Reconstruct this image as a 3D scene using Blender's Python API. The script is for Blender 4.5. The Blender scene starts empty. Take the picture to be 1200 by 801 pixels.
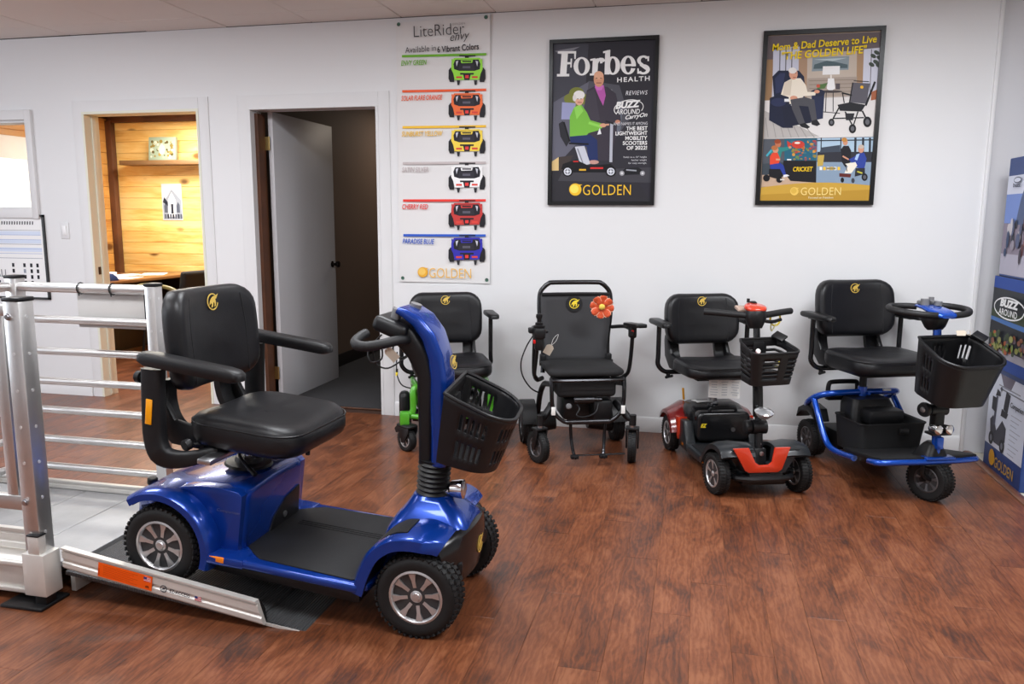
import bpy, bmesh, math, random
from mathutils import Vector, Matrix, Euler
random.seed(7)
R = math.radians
C = bpy.context.scene.collection
SC = bpy.context.scene

# ------------------------------------------------------------------ camera
FPX, YAW, PITCH, ROLL = 930.2, -0.228893, 0.155308, 0.005107
CAM = Vector((0, -4.92565, 1.32681))
FW = Vector((math.sin(YAW) * math.cos(PITCH), math.cos(YAW) * math.cos(PITCH), -math.sin(PITCH)))
_r = Vector((math.cos(YAW), -math.sin(YAW), 0)); _u = _r.cross(FW)
RT = _r * math.cos(ROLL) + _u * math.sin(ROLL); UP = -_r * math.sin(ROLL) + _u * math.cos(ROLL)
cd = bpy.data.cameras.new('camera'); cam = bpy.data.objects.new('camera', cd); C.objects.link(cam)
cd.sensor_width = 36; cd.lens = FPX * 36 / 1200; cd.clip_start = 0.05
cam.matrix_world = Matrix(((RT.x, UP.x, -FW.x, CAM.x), (RT.y, UP.y, -FW.y, CAM.y), (RT.z, UP.z, -FW.z, CAM.z), (0, 0, 0, 1)))
SC.camera = cam

# ------------------------------------------------------------------ world, lights, exposure
w = bpy.data.worlds.new('world'); SC.world = w; w.use_nodes = True
w.node_tree.nodes['Background'].inputs[0].default_value = (0.75, 0.85, 1.0, 1)
w.node_tree.nodes['Background'].inputs[1].default_value = 0.5
vs = SC.view_settings
vs.view_transform = 'Standard'; vs.look = 'None'; vs.gamma = 1; vs.use_curve_mapping = False
vs.exposure = -0.06
SC.cycles.caustics_reflective = False; SC.cycles.caustics_refractive = False

def area(name, loc, size, power, col, target=None, sy=None):
    l = bpy.data.lights.new(name, 'AREA'); l.energy = power; l.color = col
    l.shape = 'RECTANGLE'; l.size = size; l.size_y = sy or size
    o = bpy.data.objects.new(name, l); C.objects.link(o); o.location = loc
    if target is not None:
        o.rotation_euler = (Vector(target) - Vector(loc)).to_track_quat('-Z', 'Y').to_euler()
    return o
COOL = (0.93, 0.96, 1.0)
# cool fill added behind the camera, and daylight from the left windows
area('camera_side_fill', (-2.6, -7.9, 1.5), 4.5, 12, (0.84, 0.91, 1.0), (-1.6, 0, 1.1), 2.0)
area('side_window_daylight', (-6.9, -3.6, 1.5), 2.6, 105, (0.82, 0.90, 1.0), (-3.6, -0.4, 1.2), 1.6)
# the lamp inside the pine office
area('office_lamp', (-4.7, 1.65, 2.28), 0.9, 100, (1.0, 0.97, 0.88), (-4.7, 1.65, 0))

# ------------------------------------------------------------------ materials
MATS = {}
def _new(name):
    m = bpy.data.materials.new(name); m.use_nodes = True
    nt = m.node_tree; b = nt.nodes['Principled BSDF']
    return m, nt, b
def hexc(h):
    def f(c):
        c /= 255.0
        return c / 12.92 if c <= 0.04045 else ((c + 0.055) / 1.055) ** 2.4
    h = h.lstrip('#')
    return tuple(f(int(h[i:i + 2], 16)) for i in (0, 2, 4))
def mat(name, col, rough=0.5, metal=0.0, coat=0.0, spec=0.5, bump=None, var=None, coatrough=0.08):
    """bump = (scale, strength, stretch xyz); var = (scale, amount) mottling of colour"""
    if name in MATS: return MATS[name]
    m, nt, b = _new(name)
    if isinstance(col, str): col = hexc(col)
    b.inputs['Base Color'].default_value = (*col, 1)
    b.inputs['Roughness'].default_value = rough
    b.inputs['Metallic'].default_value = metal
    b.inputs['Coat Weight'].default_value = coat
    b.inputs['Coat Roughness'].default_value = coatrough
    b.inputs['Specular IOR Level'].default_value = spec
    if bump or var:
        tc = nt.nodes.new('ShaderNodeTexCoord')
    if bump:
        mp = nt.nodes.new('ShaderNodeMapping'); mp.inputs['Scale'].default_value = bump[2] if len(bump) > 2 else (1, 1, 1)
        nt.links.new(tc.outputs['Object'], mp.inputs[0])
        n = nt.nodes.new('ShaderNodeTexNoise'); n.inputs['Scale'].default_value = bump[0]; n.inputs['Detail'].default_value = 4
        nt.links.new(mp.outputs[0], n.inputs['Vector'])
        bp = nt.nodes.new('ShaderNodeBump'); bp.inputs['Strength'].default_value = bump[1]; bp.inputs['Distance'].default_value = 0.002
        nt.links.new(n.outputs['Fac'], bp.inputs['Height']); nt.links.new(bp.outputs[0], b.inputs['Normal'])
    if var:
        n = nt.nodes.new('ShaderNodeTexNoise'); n.inputs['Scale'].default_value = var[0]; n.inputs['Detail'].default_value = 5
        nt.links.new(tc.outputs['Object'], n.inputs['Vector'])
        hs = nt.nodes.new('ShaderNodeHueSaturation'); hs.inputs['Color'].default_value = (*col, 1)
        mr = nt.nodes.new('ShaderNodeMapRange'); mr.inputs[1].default_value = .3; mr.inputs[2].default_value = .7
        mr.inputs[3].default_value = 1 - var[1]; mr.inputs[4].default_value = 1 + var[1]
        nt.links.new(n.outputs['Fac'], mr.inputs[0]); nt.links.new(mr.outputs[0], hs.inputs['Value'])
        nt.links.new(hs.outputs[0], b.inputs['Base Color'])
    MATS[name] = m; return m
def pm(h):                                    # printed ink
    return mat('ink_' + h.strip('#'), tuple(min(0.88, c * 1.22) for c in hexc(h)), 0.5, spec=0.2)
def emis(name, col, s):
    if name in MATS: return MATS[name]
    m, nt, b = _new(name)
    b.inputs['Base Color'].default_value = (*col, 1); b.inputs['Emission Color'].default_value = (*col, 1)
    b.inputs['Emission Strength'].default_value = s
    MATS[name] = m; return m
def N(nt, t, **kw):
    n = nt.nodes.new(t)
    for k, v in kw.items():
        if k.startswith('_'): setattr(n, k[1:], v)
        else: n.inputs[k.replace('__', ' ')].default_value = v
    return n
def ramp(nt, stops):
    n = nt.nodes.new('ShaderNodeValToRGB'); e = n.color_ramp.elements
    while len(e) < len(stops): e.new(0.5)
    for i, (p, c) in enumerate(stops):
        e[i].position = p; e[i].color = (*c, 1)
    return n
def wood(name, axis, cols, rough, scale=1.0, knots=0.0, coat=0.0, tone=0.3, bump=0.15, spec=0.5):
    """plank wood: grain runs along axis, every object gets its own offset and tone"""
    m, nt, b = _new(name); L = nt.links.new
    oi = N(nt, 'ShaderNodeObjectInfo'); tc = N(nt, 'ShaderNodeTexCoord')
    geo = N(nt, 'ShaderNodeNewGeometry')
    off = N(nt, 'ShaderNodeVectorMath', _operation='SCALE'); L(oi.outputs['Random'], off.inputs['Scale']); off.inputs[0].default_value = (37.0, 53.0, 71.0)
    add = N(nt, 'ShaderNodeVectorMath', _operation='ADD'); L(geo.outputs['Position'], add.inputs[0]); L(off.outputs[0], add.inputs[1])
    mp = N(nt, 'ShaderNodeMapping'); s = [1.0, 1.0, 1.0]; s[axis] = 0.16
    mp.inputs['Scale'].default_value = [v * scale for v in s]; L(add.outputs[0], mp.inputs[0])
    n1 = N(nt, 'ShaderNodeTexNoise', Scale=7.0, Detail=6.0, Roughness=0.62, Distortion=1.3); L(mp.outputs[0], n1.inputs['Vector'])
    mp2 = N(nt, 'ShaderNodeMapping'); s2 = [1.0, 1.0, 1.0]; s2[axis] = 0.05
    mp2.inputs['Scale'].default_value = [v * scale for v in s2]; L(add.outputs[0], mp2.inputs[0])
    n2 = N(nt, 'ShaderNodeTexNoise', Scale=70.0, Detail=4.0, Roughness=0.6, Distortion=0.6); L(mp2.outputs[0], n2.inputs['Vector'])
    mx = N(nt, 'ShaderNodeMath', _operation='MULTIPLY_ADD'); L(n2.outputs['Fac'], mx.inputs[0]); mx.inputs[1].default_value = 0.35; 
    sub = N(nt, 'ShaderNodeMath', _operation='SUBTRACT'); L(n1.outputs['Fac'], sub.inputs[0]); sub.inputs[1].default_value = 0.175
    L(sub.outputs[0], mx.inputs[2])
    cr = ramp(nt, cols); L(mx.outputs[0], cr.inputs[0])
    hs = N(nt, 'ShaderNodeHueSaturation'); L(cr.outputs[0], hs.inputs['Color'])
    mr = N(nt, 'ShaderNodeMapRange'); L(oi.outputs['Random'], mr.inputs[0]); mr.inputs[3].default_value = 1 - tone; mr.inputs[4].default_value = 1 + tone
    L(mr.outputs[0], hs.inputs['Value']); last = hs.outputs[0]
    if knots:
        mpk = N(nt, 'ShaderNodeMapping'); sk = [1.0, 1.0, 1.0]; sk[axis] = 0.55; mpk.inputs['Scale'].default_value = sk; L(add.outputs[0], mpk.inputs[0])
        vo = N(nt, 'ShaderNodeTexVoronoi', Scale=knots); L(mpk.outputs[0], vo.inputs['Vector'])
        kr = ramp(nt, [(0.0, (1, 1, 1)), (0.075, (1, 1, 1)), (0.15, (0, 0, 0))]); L(vo.outputs['Distance'], kr.inputs[0])
        km = N(nt, 'ShaderNodeMix', _data_type='RGBA'); L(kr.outputs[0], km.inputs[0]); L(last, km.inputs[6]); km.inputs[7].default_value = (*[c * 0.35 for c in cols[0][1]], 1)
        last = km.outputs[2]
    L(last, b.inputs['Base Color'])
    b.inputs['Roughness'].default_value = rough; b.inputs['Coat Weight'].default_value = coat; b.inputs['Coat Roughness'].default_value = 0.22
    b.inputs['Specular IOR Level'].default_value = spec
    bp = N(nt, 'ShaderNodeBump', Strength=bump, Distance=0.003); L(mx.outputs[0], bp.inputs['Height']); L(bp.outputs[0], b.inputs['Normal'])
    MATS[name] = m; return m
def ridged(name, col, freq, axis, rough, metal, strength=0.6, dist=0.0015, var=0.12):
    """fine ridges running across one axis (object space)"""
    m, nt, b = _new(name); L = nt.links.new
    tc = N(nt, 'ShaderNodeTexCoord')
    wv = N(nt, 'ShaderNodeTexWave', _wave_type='BANDS', _bands_direction='XYZ'[axis], Scale=freq)
    L(tc.outputs['Object'], wv.inputs['Vector'])
    bp = N(nt, 'ShaderNodeBump', Strength=strength, Distance=dist); L(wv.outputs['Fac'], bp.inputs['Height']); L(bp.outputs[0], b.inputs['Normal'])
    no = N(nt, 'ShaderNodeTexNoise', Scale=6.0, Detail=5.0); L(tc.outputs['Object'], no.inputs['Vector'])
    cr = ramp(nt, [(0.3, [c * (1 - var) for c in col]), (0.7, [min(1, c * (1 + var)) for c in col])]); L(no.outputs['Fac'], cr.inputs[0])
    L(cr.outputs[0], b.inputs['Base Color']); b.inputs['Roughness'].default_value = rough; b.inputs['Metallic'].default_value = metal
    MATS[name] = m; return m

VINYL = mat('black_vinyl', (0.007, 0.007, 0.0085), 0.40, spec=0.38, bump=(260, 0.25))
PLAST = mat('black_plastic', (0.006, 0.006, 0.007), 0.42, spec=0.38, bump=(500, 0.12))
SATIN = mat('satin_black', (0.006, 0.006, 0.007), 0.26, coat=0.15, spec=0.4)
GRIP = mat('black_foam_grip', (0.010, 0.010, 0.011), 0.55, spec=0.4, bump=(400, 0.3))
RUBBER = mat('tyre_rubber', (0.009, 0.009, 0.0095), 0.62, spec=0.35, bump=(120, 0.2))
MAT = mat('foot_mat_rubber', (0.008, 0.008, 0.009), 0.62, spec=0.35, bump=(300, 0.4))
BLUE = mat('metallic_blue_paint', (0.003, 0.042, 0.30), 0.26, metal=0.45, coat=0.55, spec=0.4, coatrough=0.03)
BLUE2 = mat('bright_blue_paint', (0.004, 0.072, 0.46), 0.26, metal=0.45, coat=0.7, spec=0.4, coatrough=0.03)
GREEN = mat('green_paint', (0.075, 0.36, 0.02), 0.3, coat=0.8)
RED = mat('red_orange_plastic', (0.56, 0.035, 0.010), 0.22, coat=0.8)
DRED = mat('dark_red_paint', (0.20, 0.010, 0.010), 0.25, coat=1.0)
GREY = mat('charcoal_plastic', (0.014, 0.017, 0.020), 0.36, coat=0.2, spec=0.4)
MIDGREY = mat('grey_plastic', (0.16, 0.16, 0.165), 0.4)
AMBER = mat('amber_reflector', (0.92, 0.36, 0.004), 0.25, coat=0.5)
ORANGE = mat('orange_reflector', (0.9, 0.24, 0.01), 0.25, coat=0.6)
CHROME = mat('chrome', (0.8, 0.8, 0.82), 0.12, metal=1.0)
STEEL = mat('steel', (0.5, 0.5, 0.52), 0.3, metal=1.0)
RIM = mat('silver_wheel_rim', (0.62, 0.62, 0.63), 0.33, metal=0.85)
RIMD = mat('dark_wheel_rim', (0.16, 0.16, 0.17), 0.35, metal=0.7)
GOLD = mat('gold_print', (0.72, 0.50, 0.10), 0.35, metal=0.2)
FABRIC = mat('dark_mesh_fabric', (0.036, 0.036, 0.039), 0.8, bump=(700, 0.6))
CLOTH = mat('black_nylon', (0.008, 0.008, 0.009), 0.85, bump=(500, 0.3))
BRASS = mat('brass', (0.55, 0.40, 0.16), 0.35, metal=1.0)
YELLOW = mat('yellow_plastic', (0.80, 0.62, 0.03), 0.4)
PAPER = mat('white_paper', (0.82, 0.82, 0.80), 0.7)
TAN = mat('buff_tag_card', (0.62, 0.54, 0.44), 0.7)
LENS = mat('clear_lens', (0.75, 0.77, 0.80), 0.1, metal=0.6, coat=1.0)
REDLENS = mat('red_button', (0.6, 0.01, 0.01), 0.3)
ALU = mat('mill_aluminium', (0.72, 0.71, 0.70), 0.34, metal=0.92, bump=(40, 0.12, (1, 1, 12)), var=(9, 0.06))
ALUX = mat('extruded_aluminium', (0.74, 0.715, 0.675), 0.46, metal=0.45, bump=(60, 0.1, (0.1, 6, 12)), var=(5, 0.08))
DECK = ridged('deck_aluminium', (0.44, 0.44, 0.445), 28, 1, 0.6, 0.55, 0.25)
TREAD = ridged('anti_slip_tread', (0.085, 0.086, 0.089), 34, 0, 0.42, 0.40, 0.9, 0.002)
WALL = mat('wall_paint', (0.745, 0.748, 0.755), 0.6, bump=(90, 0.06), var=(0.8, 0.012))
WALLG = mat('grey_wall_paint', (0.60, 0.60, 0.62), 0.6)
TRIMW = mat('white_trim_paint', (0.72, 0.72, 0.725), 0.45, spec=0.3)
CREAM = mat('cream_jamb_paint', (0.72, 0.72, 0.60), 0.5)
CEIL = mat('ceiling_tile', (0.78, 0.725, 0.685), 0.85, bump=(160, 0.3))
def hickory(name):
    """hand-scraped hickory: flowing cathedral grain, smoky patches, an own offset for every plank"""
    m, nt, b = _new(name); L = nt.links.new
    oi = N(nt, 'ShaderNodeObjectInfo'); geo = N(nt, 'ShaderNodeNewGeometry')
    off = N(nt, 'ShaderNodeVectorMath', _operation='SCALE'); L(oi.outputs['Random'], off.inputs['Scale']); off.inputs[0].default_value = (37.0, 53.0, 0.0)
    add = N(nt, 'ShaderNodeVectorMath', _operation='ADD'); L(geo.outputs['Position'], add.inputs[0]); L(off.outputs[0], add.inputs[1])
    mp = N(nt, 'ShaderNodeMapping'); mp.inputs['Scale'].default_value = (1.0, 0.22, 1.0); L(add.outputs[0], mp.inputs[0])
    wv = N(nt, 'ShaderNodeTexWave', _bands_direction='X', Scale=15.0, Distortion=14.0, Detail=3.0); wv.inputs['Detail Scale'].default_value = 1.6; wv.inputs['Detail Roughness'].default_value = 0.6
    L(mp.outputs[0], wv.inputs['Vector'])
    mp3 = N(nt, 'ShaderNodeMapping'); mp3.inputs['Scale'].default_value = (1.0, 0.07, 1.0); L(add.outputs[0], mp3.inputs[0])
    fi = N(nt, 'ShaderNodeTexNoise', Scale=110.0, Detail=6.0, Roughness=0.7, Distortion=0.5); L(mp3.outputs[0], fi.inputs['Vector'])
    mp4 = N(nt, 'ShaderNodeMapping'); mp4.inputs['Scale'].default_value = (1.0, 0.45, 1.0); L(add.outputs[0], mp4.inputs[0])
    pa = N(nt, 'ShaderNodeTexNoise', Scale=4.6, Detail=6.0, Roughness=0.66, Distortion=1.6); L(mp4.outputs[0], pa.inputs['Vector'])
    a1 = N(nt, 'ShaderNodeMath', _operation='MULTIPLY_ADD'); L(wv.outputs['Fac'], a1.inputs[0]); a1.inputs[1].default_value = 0.11; L(pa.outputs['Fac'], a1.inputs[2])
    a2 = N(nt, 'ShaderNodeMath', _operation='MULTIPLY_ADD'); L(fi.outputs['Fac'], a2.inputs[0]); a2.inputs[1].default_value = 0.30; L(a1.outputs[0], a2.inputs[2])
    cr = ramp(nt, [(0.48, (0.050, 0.021, 0.014)), (0.61, (0.110, 0.035, 0.0155)), (0.73, (0.166, 0.052, 0.021)), (0.88, (0.232, 0.084, 0.037))]); L(a2.outputs[0], cr.inputs[0])
    hs = N(nt, 'ShaderNodeHueSaturation'); L(cr.outputs[0], hs.inputs['Color'])
    mr = N(nt, 'ShaderNodeMapRange'); L(oi.outputs['Random'], mr.inputs[0]); mr.inputs[3].default_value = 0.93; mr.inputs[4].default_value = 1.07
    L(mr.outputs[0], hs.inputs['Value']); L(hs.outputs[0], b.inputs['Base Color'])
    rr_ = N(nt, 'ShaderNodeMapRange'); L(pa.outputs['Fac'], rr_.inputs[0]); rr_.inputs[3].default_value = 0.30; rr_.inputs[4].default_value = 0.46; L(rr_.outputs[0], b.inputs['Roughness'])
    b.inputs['Coat Weight'].default_value = 0.14; b.inputs['Coat Roughness'].default_value = 0.18; b.inputs['Specular IOR Level'].default_value = 0.38
    bp = N(nt, 'ShaderNodeBump', Strength=0.25, Distance=0.003); L(a2.outputs[0], bp.inputs['Height']); L(bp.outputs[0], b.inputs['Normal'])
    MATS[name] = m; return m
PLANK = hickory('hickory_plank')
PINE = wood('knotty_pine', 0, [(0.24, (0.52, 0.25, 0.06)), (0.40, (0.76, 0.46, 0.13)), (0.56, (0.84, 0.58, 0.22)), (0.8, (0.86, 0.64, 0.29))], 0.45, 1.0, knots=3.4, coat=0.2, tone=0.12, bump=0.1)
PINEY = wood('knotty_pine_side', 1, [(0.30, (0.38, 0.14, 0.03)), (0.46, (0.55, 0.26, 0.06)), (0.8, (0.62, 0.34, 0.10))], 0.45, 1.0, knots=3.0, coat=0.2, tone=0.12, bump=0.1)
DESKW = wood('walnut_desk', 1, [(0.3, (0.10, 0.035, 0.012)), (0.7, (0.22, 0.085, 0.03))], 0.3, 1.0, coat=0.4, tone=0.05)
BROWNT = mat('brown_stained_trim', (0.10, 0.035, 0.014), 0.5, bump=(30, 0.2, (8, 8, 0.5)), var=(6, 0.25))
HALLW = mat('brown_hall_paint', (0.16, 0.112, 0.085), 0.7)
HALLF = mat('dark_carpet', (0.040, 0.040, 0.044), 0.95, bump=(600, 1.0))
DOORW = mat('grey_white_door', (0.60, 0.60, 0.625), 0.45)
TILE = mat('cream_floor_tile', (0.62, 0.58, 0.50), 0.4)
REDUCER = wood('reducer_strip_wood', 1, [(0.3, (0.05, 0.018, 0.008)), (0.7, (0.17, 0.065, 0.03))], 0.35, 1.0, coat=0.3)

# ------------------------------------------------------------------ geometry helpers
def V(*a): return Vector(a if len(a) > 1 else a[0])
def cat_rom(p, k):
    p = [Vector(a) for a in p]
    if k <= 1 or len(p) < 3: return p
    out = []
    for i in range(len(p) - 1):
        a = p[i - 1] if i else p[i] * 2 - p[i + 1]; b, c = p[i], p[i + 1]
        d = p[i + 2] if i + 2 < len(p) else c * 2 - b
        for j in range(k):
            t = j / k
            out.append(0.5 * ((2 * b) + (c - a) * t + (2 * a - 5 * b + 4 * c - d) * t * t + (3 * b - a - 3 * c + d) * t ** 3))
    out.append(p[-1]); return out
def rr(w, h, r, k=4, mid=0):
    """rounded rectangle, centred, CCW"""
    r = min(r, w / 2 - 1e-5, h / 2 - 1e-5); pts = []
    for cx, cy, a0 in ((w / 2 - r, h / 2 - r, 0), (-w / 2 + r, h / 2 - r, 90), (-w / 2 + r, -h / 2 + r, 180), (w / 2 - r, -h / 2 + r, 270)):
        for i in range(k + 1):
            a = R(a0 + 90 * i / k); pts.append((cx + r * math.cos(a), cy + r * math.sin(a)))
    if mid:
        out = []; n = len(pts)
        for i, p in enumerate(pts):
            out.append(p)
            if i % (k + 1) == k:
                q = pts[(i + 1) % n]
                out += [(p[0] + (q[0] - p[0]) * j / (mid + 1), p[1] + (q[1] - p[1]) * j / (mid + 1)) for j in range(1, mid + 1)]
        return out
    return pts
class G:
    def __init__(s, X=None): s.v = []; s.f = []; s.m = []; s.mi = 0; s.X = X
    def add(s, vs, fs, M=None):
        o = len(s.v)
        for p in vs:
            p = Vector(p)
            if M is not None: p = M @ p
            if s.X is not None: p = s.X @ p
            s.v.append(p)
        for f in fs: s.f.append([i + o for i in f]); s.m.append(s.mi)
        return s
    def bm(s, b, M=None):
        b.verts.index_update()
        s.add([v.co.copy() for v in b.verts], [[v.index for v in f.verts] for f in b.faces], M); b.free(); return s
    def box(s, c, size, rot=None, bev=0.0, seg=2):
        b = bmesh.new(); bmesh.ops.create_cube(b, size=1.0)
        for v in b.verts: v.co = Vector((v.co.x * size[0], v.co.y * size[1], v.co.z * size[2]))
        if bev > 0: bmesh.ops.bevel(b, geom=b.edges[:], offset=min(bev, min(size) * 0.49), segments=seg, profile=0.5, affect='EDGES', clamp_overlap=True)
        M = Matrix.Translation(c)
        if rot is not None: M = M @ (rot if isinstance(rot, Matrix) else Euler(rot).to_matrix().to_4x4())
        return s.bm(b, M)
    def bar(s, a, b, w, h, bev=0.0, up=(0, 0, 1)):
        """box running from a to b, w across, h along up"""
        a, b = Vector(a), Vector(b); x = (b - a); ln = x.length; x.normalize()
        y = Vector(up).cross(x).normalized(); z = x.cross(y)
        M = Matrix(((x.x, y.x, z.x, 0), (x.y, y.y, z.y, 0), (x.z, y.z, z.z, 0), (0, 0, 0, 1)))
        return s.box((a + b) / 2, (ln, w, h), M, bev)
    def tube(s, pts, r, n=10, k=4, closed=False, cap=True, flat=1.0):
        p = [Vector(a) for a in pts]
        if closed:
            p = cat_rom([p[-1]] + p + [p[0], p[1]], k); p = p[k:-k - 1] if k > 1 else p[1:-2]
        else: p = cat_rom(p, k)
        m = len(p); rs = r if isinstance(r, (list, tuple)) else [r]
        def rad(i):
            t = i / (m - 1) * (len(rs) - 1); j = min(int(t), len(rs) - 2) if len(rs) > 1 else 0
            return rs[0] if len(rs) == 1 else rs[j] + (rs[j + 1] - rs[j]) * (t - j)
        vs = []; fs = []; nrm = None
        for i in range(m):
            t = (p[(i + 1) % m] - p[i - 1]) if closed else (p[min(i + 1, m - 1)] - p[max(i - 1, 0)])
            t.normalize()
            if nrm is None:
                nrm = Vector((0, 0, 1)) if abs(t.z) < 0.9 else Vector((1, 0, 0))
            nrm = (nrm - t * nrm.dot(t)).normalized(); bn = t.cross(nrm)
            for j in range(n):
                a = 2 * math.pi * j / n
                vs.append(p[i] + (nrm * math.cos(a) * flat + bn * math.sin(a)) * rad(i))
        for i in range(m if closed else m - 1):
            for j in range(n):
                i2 = (i + 1) % m
                fs.append([i * n + j, i * n + (j + 1) % n, i2 * n + (j + 1) % n, i2 * n + j])
        if cap and not closed:
            fs.append(list(range(n))[::-1]); fs.append([(m - 1) * n + j for j in range(n)])
        return s.add(vs, fs)
    def cyl(s, a, b, r0, r1=None, n=16):
        return s.tube([a, b], [r0, r0 if r1 is None else r1], n, 1)
    def lathe(s, prof, c=(0, 0, 0), axis=(0, 0, 1), n=32, closed=False):
        """prof: (radius, height) pairs"""
        q = Vector((0, 0, 1)).rotation_difference(Vector(axis)).to_matrix().to_4x4(); M = Matrix.Translation(c) @ q
        vs = []; fs = []; m = len(prof)
        for (r, h) in prof:
            for j in range(n):
                a = 2 * math.pi * j / n; vs.append((r * math.cos(a), r * math.sin(a), h))
        for i in range(m if closed else m - 1):
            i2 = (i + 1) % m
            for j in range(n): fs.append([i * n + j, i * n + (j + 1) % n, i2 * n + (j + 1) % n, i2 * n + j])
        if not closed:
            if prof[0][0] > 1e-4: fs.append(list(range(n))[::-1])
            if prof[-1][0] > 1e-4: fs.append([(m - 1) * n + j for j in range(n)])
        return s.add(vs, fs, M)
    def loft(s, rings, cap=True, closed=True):
        n = len(rings[0]); vs = [p for r in rings for p in r]; fs = []
        for i in range(len(rings) - 1):
            for j in range(n if closed else n - 1):
                fs.append([i * n + j, i * n + (j + 1) % n, (i + 1) * n + (j + 1) % n, (i + 1) * n + j])
        if cap and closed:
            fs.append(list(range(n))[::-1]); fs.append([(len(rings) - 1) * n + j for j in range(n)])
        return s.add(vs, fs)
    def prism(s, pts, t0, t1, ax='xz', bev=0.0, M=None, seg=2):
        """2-D outline extruded along the third axis from t0 to t1"""
        def mk(u, v, t): return {'xz': (u, t, v), 'xy': (u, v, t), 'yz': (t, u, v)}[ax]
        b = bmesh.new(); A = [b.verts.new(mk(u, v, t0)) for u, v in pts]; B = [b.verts.new(mk(u, v, t1)) for u, v in pts]
        n = len(pts); b.faces.new(A); b.faces.new(B[::-1])
        for i in range(n): b.faces.new([A[i], B[i], B[(i + 1) % n], A[(i + 1) % n]][::-1])
        bmesh.ops.recalc_face_normals(b, faces=b.faces)
        if bev: bmesh.ops.bevel(b, geom=[e for e in b.edges if (e.verts[0] in A) == (e.verts[1] in A)], offset=bev, segments=seg, profile=0.5, affect='EDGES', clamp_overlap=True)
        return s.bm(b, M)
    def ball(s, c, r, n=12, sc=(1, 1, 1)):
        b = bmesh.new(); bmesh.ops.create_uvsphere(b, u_segments=n, v_segments=max(6, n // 2), radius=r)
        return s.bm(b, Matrix.Translation(c) @ Matrix.Diagonal((*sc, 1)))
    def sweep(s, path, sec):
        """cross-section (u = normal offset, y) swept along an xz path of (x, z, nx, nz)"""
        return s.loft([[(x + nx * u, y, z + nz * u) for (u, y) in sec] for (x, z, nx, nz) in path])
def path_normals(p, k=4):
    q = cat_rom([(a, 0, b) for a, b in p], k); out = []
    for i, a in enumerate(q):
        t = (q[min(i + 1, len(q) - 1)] - q[max(i - 1, 0)]).normalized(); out.append((a.x, a.z, -t.z, t.x))
    return out
def obj(name, g, mats, parent=None, smooth=38, loc=None, rot=None, label=None, kind=None, solid=None):
    me = bpy.data.meshes.new(name); me.from_pydata([tuple(p) for p in g.v], [], g.f)
    if not isinstance(mats, (list, tuple)): mats = [mats]
    for m in mats: me.materials.append(m)
    if len(mats) > 1: me.polygons.foreach_set('material_index', g.m)
    b = bmesh.new(); b.from_mesh(me); bmesh.ops.recalc_face_normals(b, faces=b.faces); b.to_mesh(me); b.free()
    if smooth:
        me.polygons.foreach_set('use_smooth', [True] * len(me.polygons)); me.set_sharp_from_angle(angle=R(smooth))
    me.update()
    o = bpy.data.objects.new(name, me); C.objects.link(o)
    if parent is not None: o.parent = parent
    if loc is not None: o.location = loc
    if rot is not None: o.rotation_euler = rot
    if label: o['label'] = label
    if kind: o['kind'] = kind
    if solid:
        sm = o.modifiers.new('thickness', 'SOLIDIFY'); sm.thickness = solid; sm.offset = 0
    return o
def thing(name, label, cat, loc=(0, 0, 0), rot=(0, 0, 0), group=None):
    o = bpy.data.objects.new(name, None); C.objects.link(o); o.empty_display_size = 0.1
    o.location = loc; o.rotation_euler = rot; o['label'] = label; o['category'] = cat
    if group: o['group'] = group
    return o
def tag(o, label, cat, group=None):
    o['label'] = label; o['category'] = cat
    if group: o['group'] = group
    return o
def struct(name, g, mats, parent=None, **k):
    return obj(name, g, mats, parent, kind='structure', **k)
def inst(src, parent=None, loc=None, rot=None, scale=None):
    o = src.copy(); C.objects.link(o)
    if parent is not None: o.parent = parent
    if loc is not None: o.location = loc
    if rot is not None: o.rotation_euler = rot
    if scale is not None: o.scale = scale
    return o
def ray_to(px, py, ax, v):
    """measured photo position -> point on the world plane axis = v"""
    d = FW + RT * ((px - 600) / FPX) - UP * ((py - 400.5) / FPX)
    return CAM + d * ((v - CAM[ax]) / d[ax])
_txt = {}
def text_mesh(body, w, h, shear=0.0, bold=0.0, sp=1.0):
    cu = bpy.data.curves.new('lettering', 'FONT'); cu.body = body; cu.size = 1; cu.shear = shear; cu.offset = bold
    cu.space_character = sp; cu.resolution_u = 3; cu.align_x = 'LEFT'
    o = bpy.data.objects.new('lettering', cu); C.objects.link(o)
    dg = bpy.context.evaluated_depsgraph_get(); me = bpy.data.meshes.new_from_object(o.evaluated_get(dg))
    bpy.data.objects.remove(o); bpy.data.curves.remove(cu)
    xs = [v.co.x for v in me.vertices]; ys = [v.co.y for v in me.vertices]
    x0, x1, y0, y1 = min(xs), max(xs), min(ys), max(ys)
    sx = w / (x1 - x0); sy = h / (y1 - y0) if h else sx
    for v in me.vertices: v.co = Vector(((v.co.x - (x0 + x1) / 2) * sx, (v.co.y - (y0 + y1) / 2) * sy, 0))
    me.name = 'lettering'
    return me
def lettering(body, w, h, M, m, parent, **k):
    """flat lettering centred on the matrix M (X right, Y up, Z out), in the parent's space"""
    me = text_mesh(body, w, h, **k); me.transform(M); me.materials.append(m)
    o = bpy.data.objects.new('lettering', me); C.objects.link(o); o.parent = parent; return o
def frame_m(c, x, y):
    x = Vector(x).normalized(); z = x.cross(Vector(y)).normalized(); y = z.cross(x)
    return Matrix(((x.x, y.x, z.x, c[0]), (x.y, y.y, z.y, c[1]), (x.z, y.z, z.z, c[2]), (0, 0, 0, 1)))

# ================================================================== THE SETTING
ZC = 2.557
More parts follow.
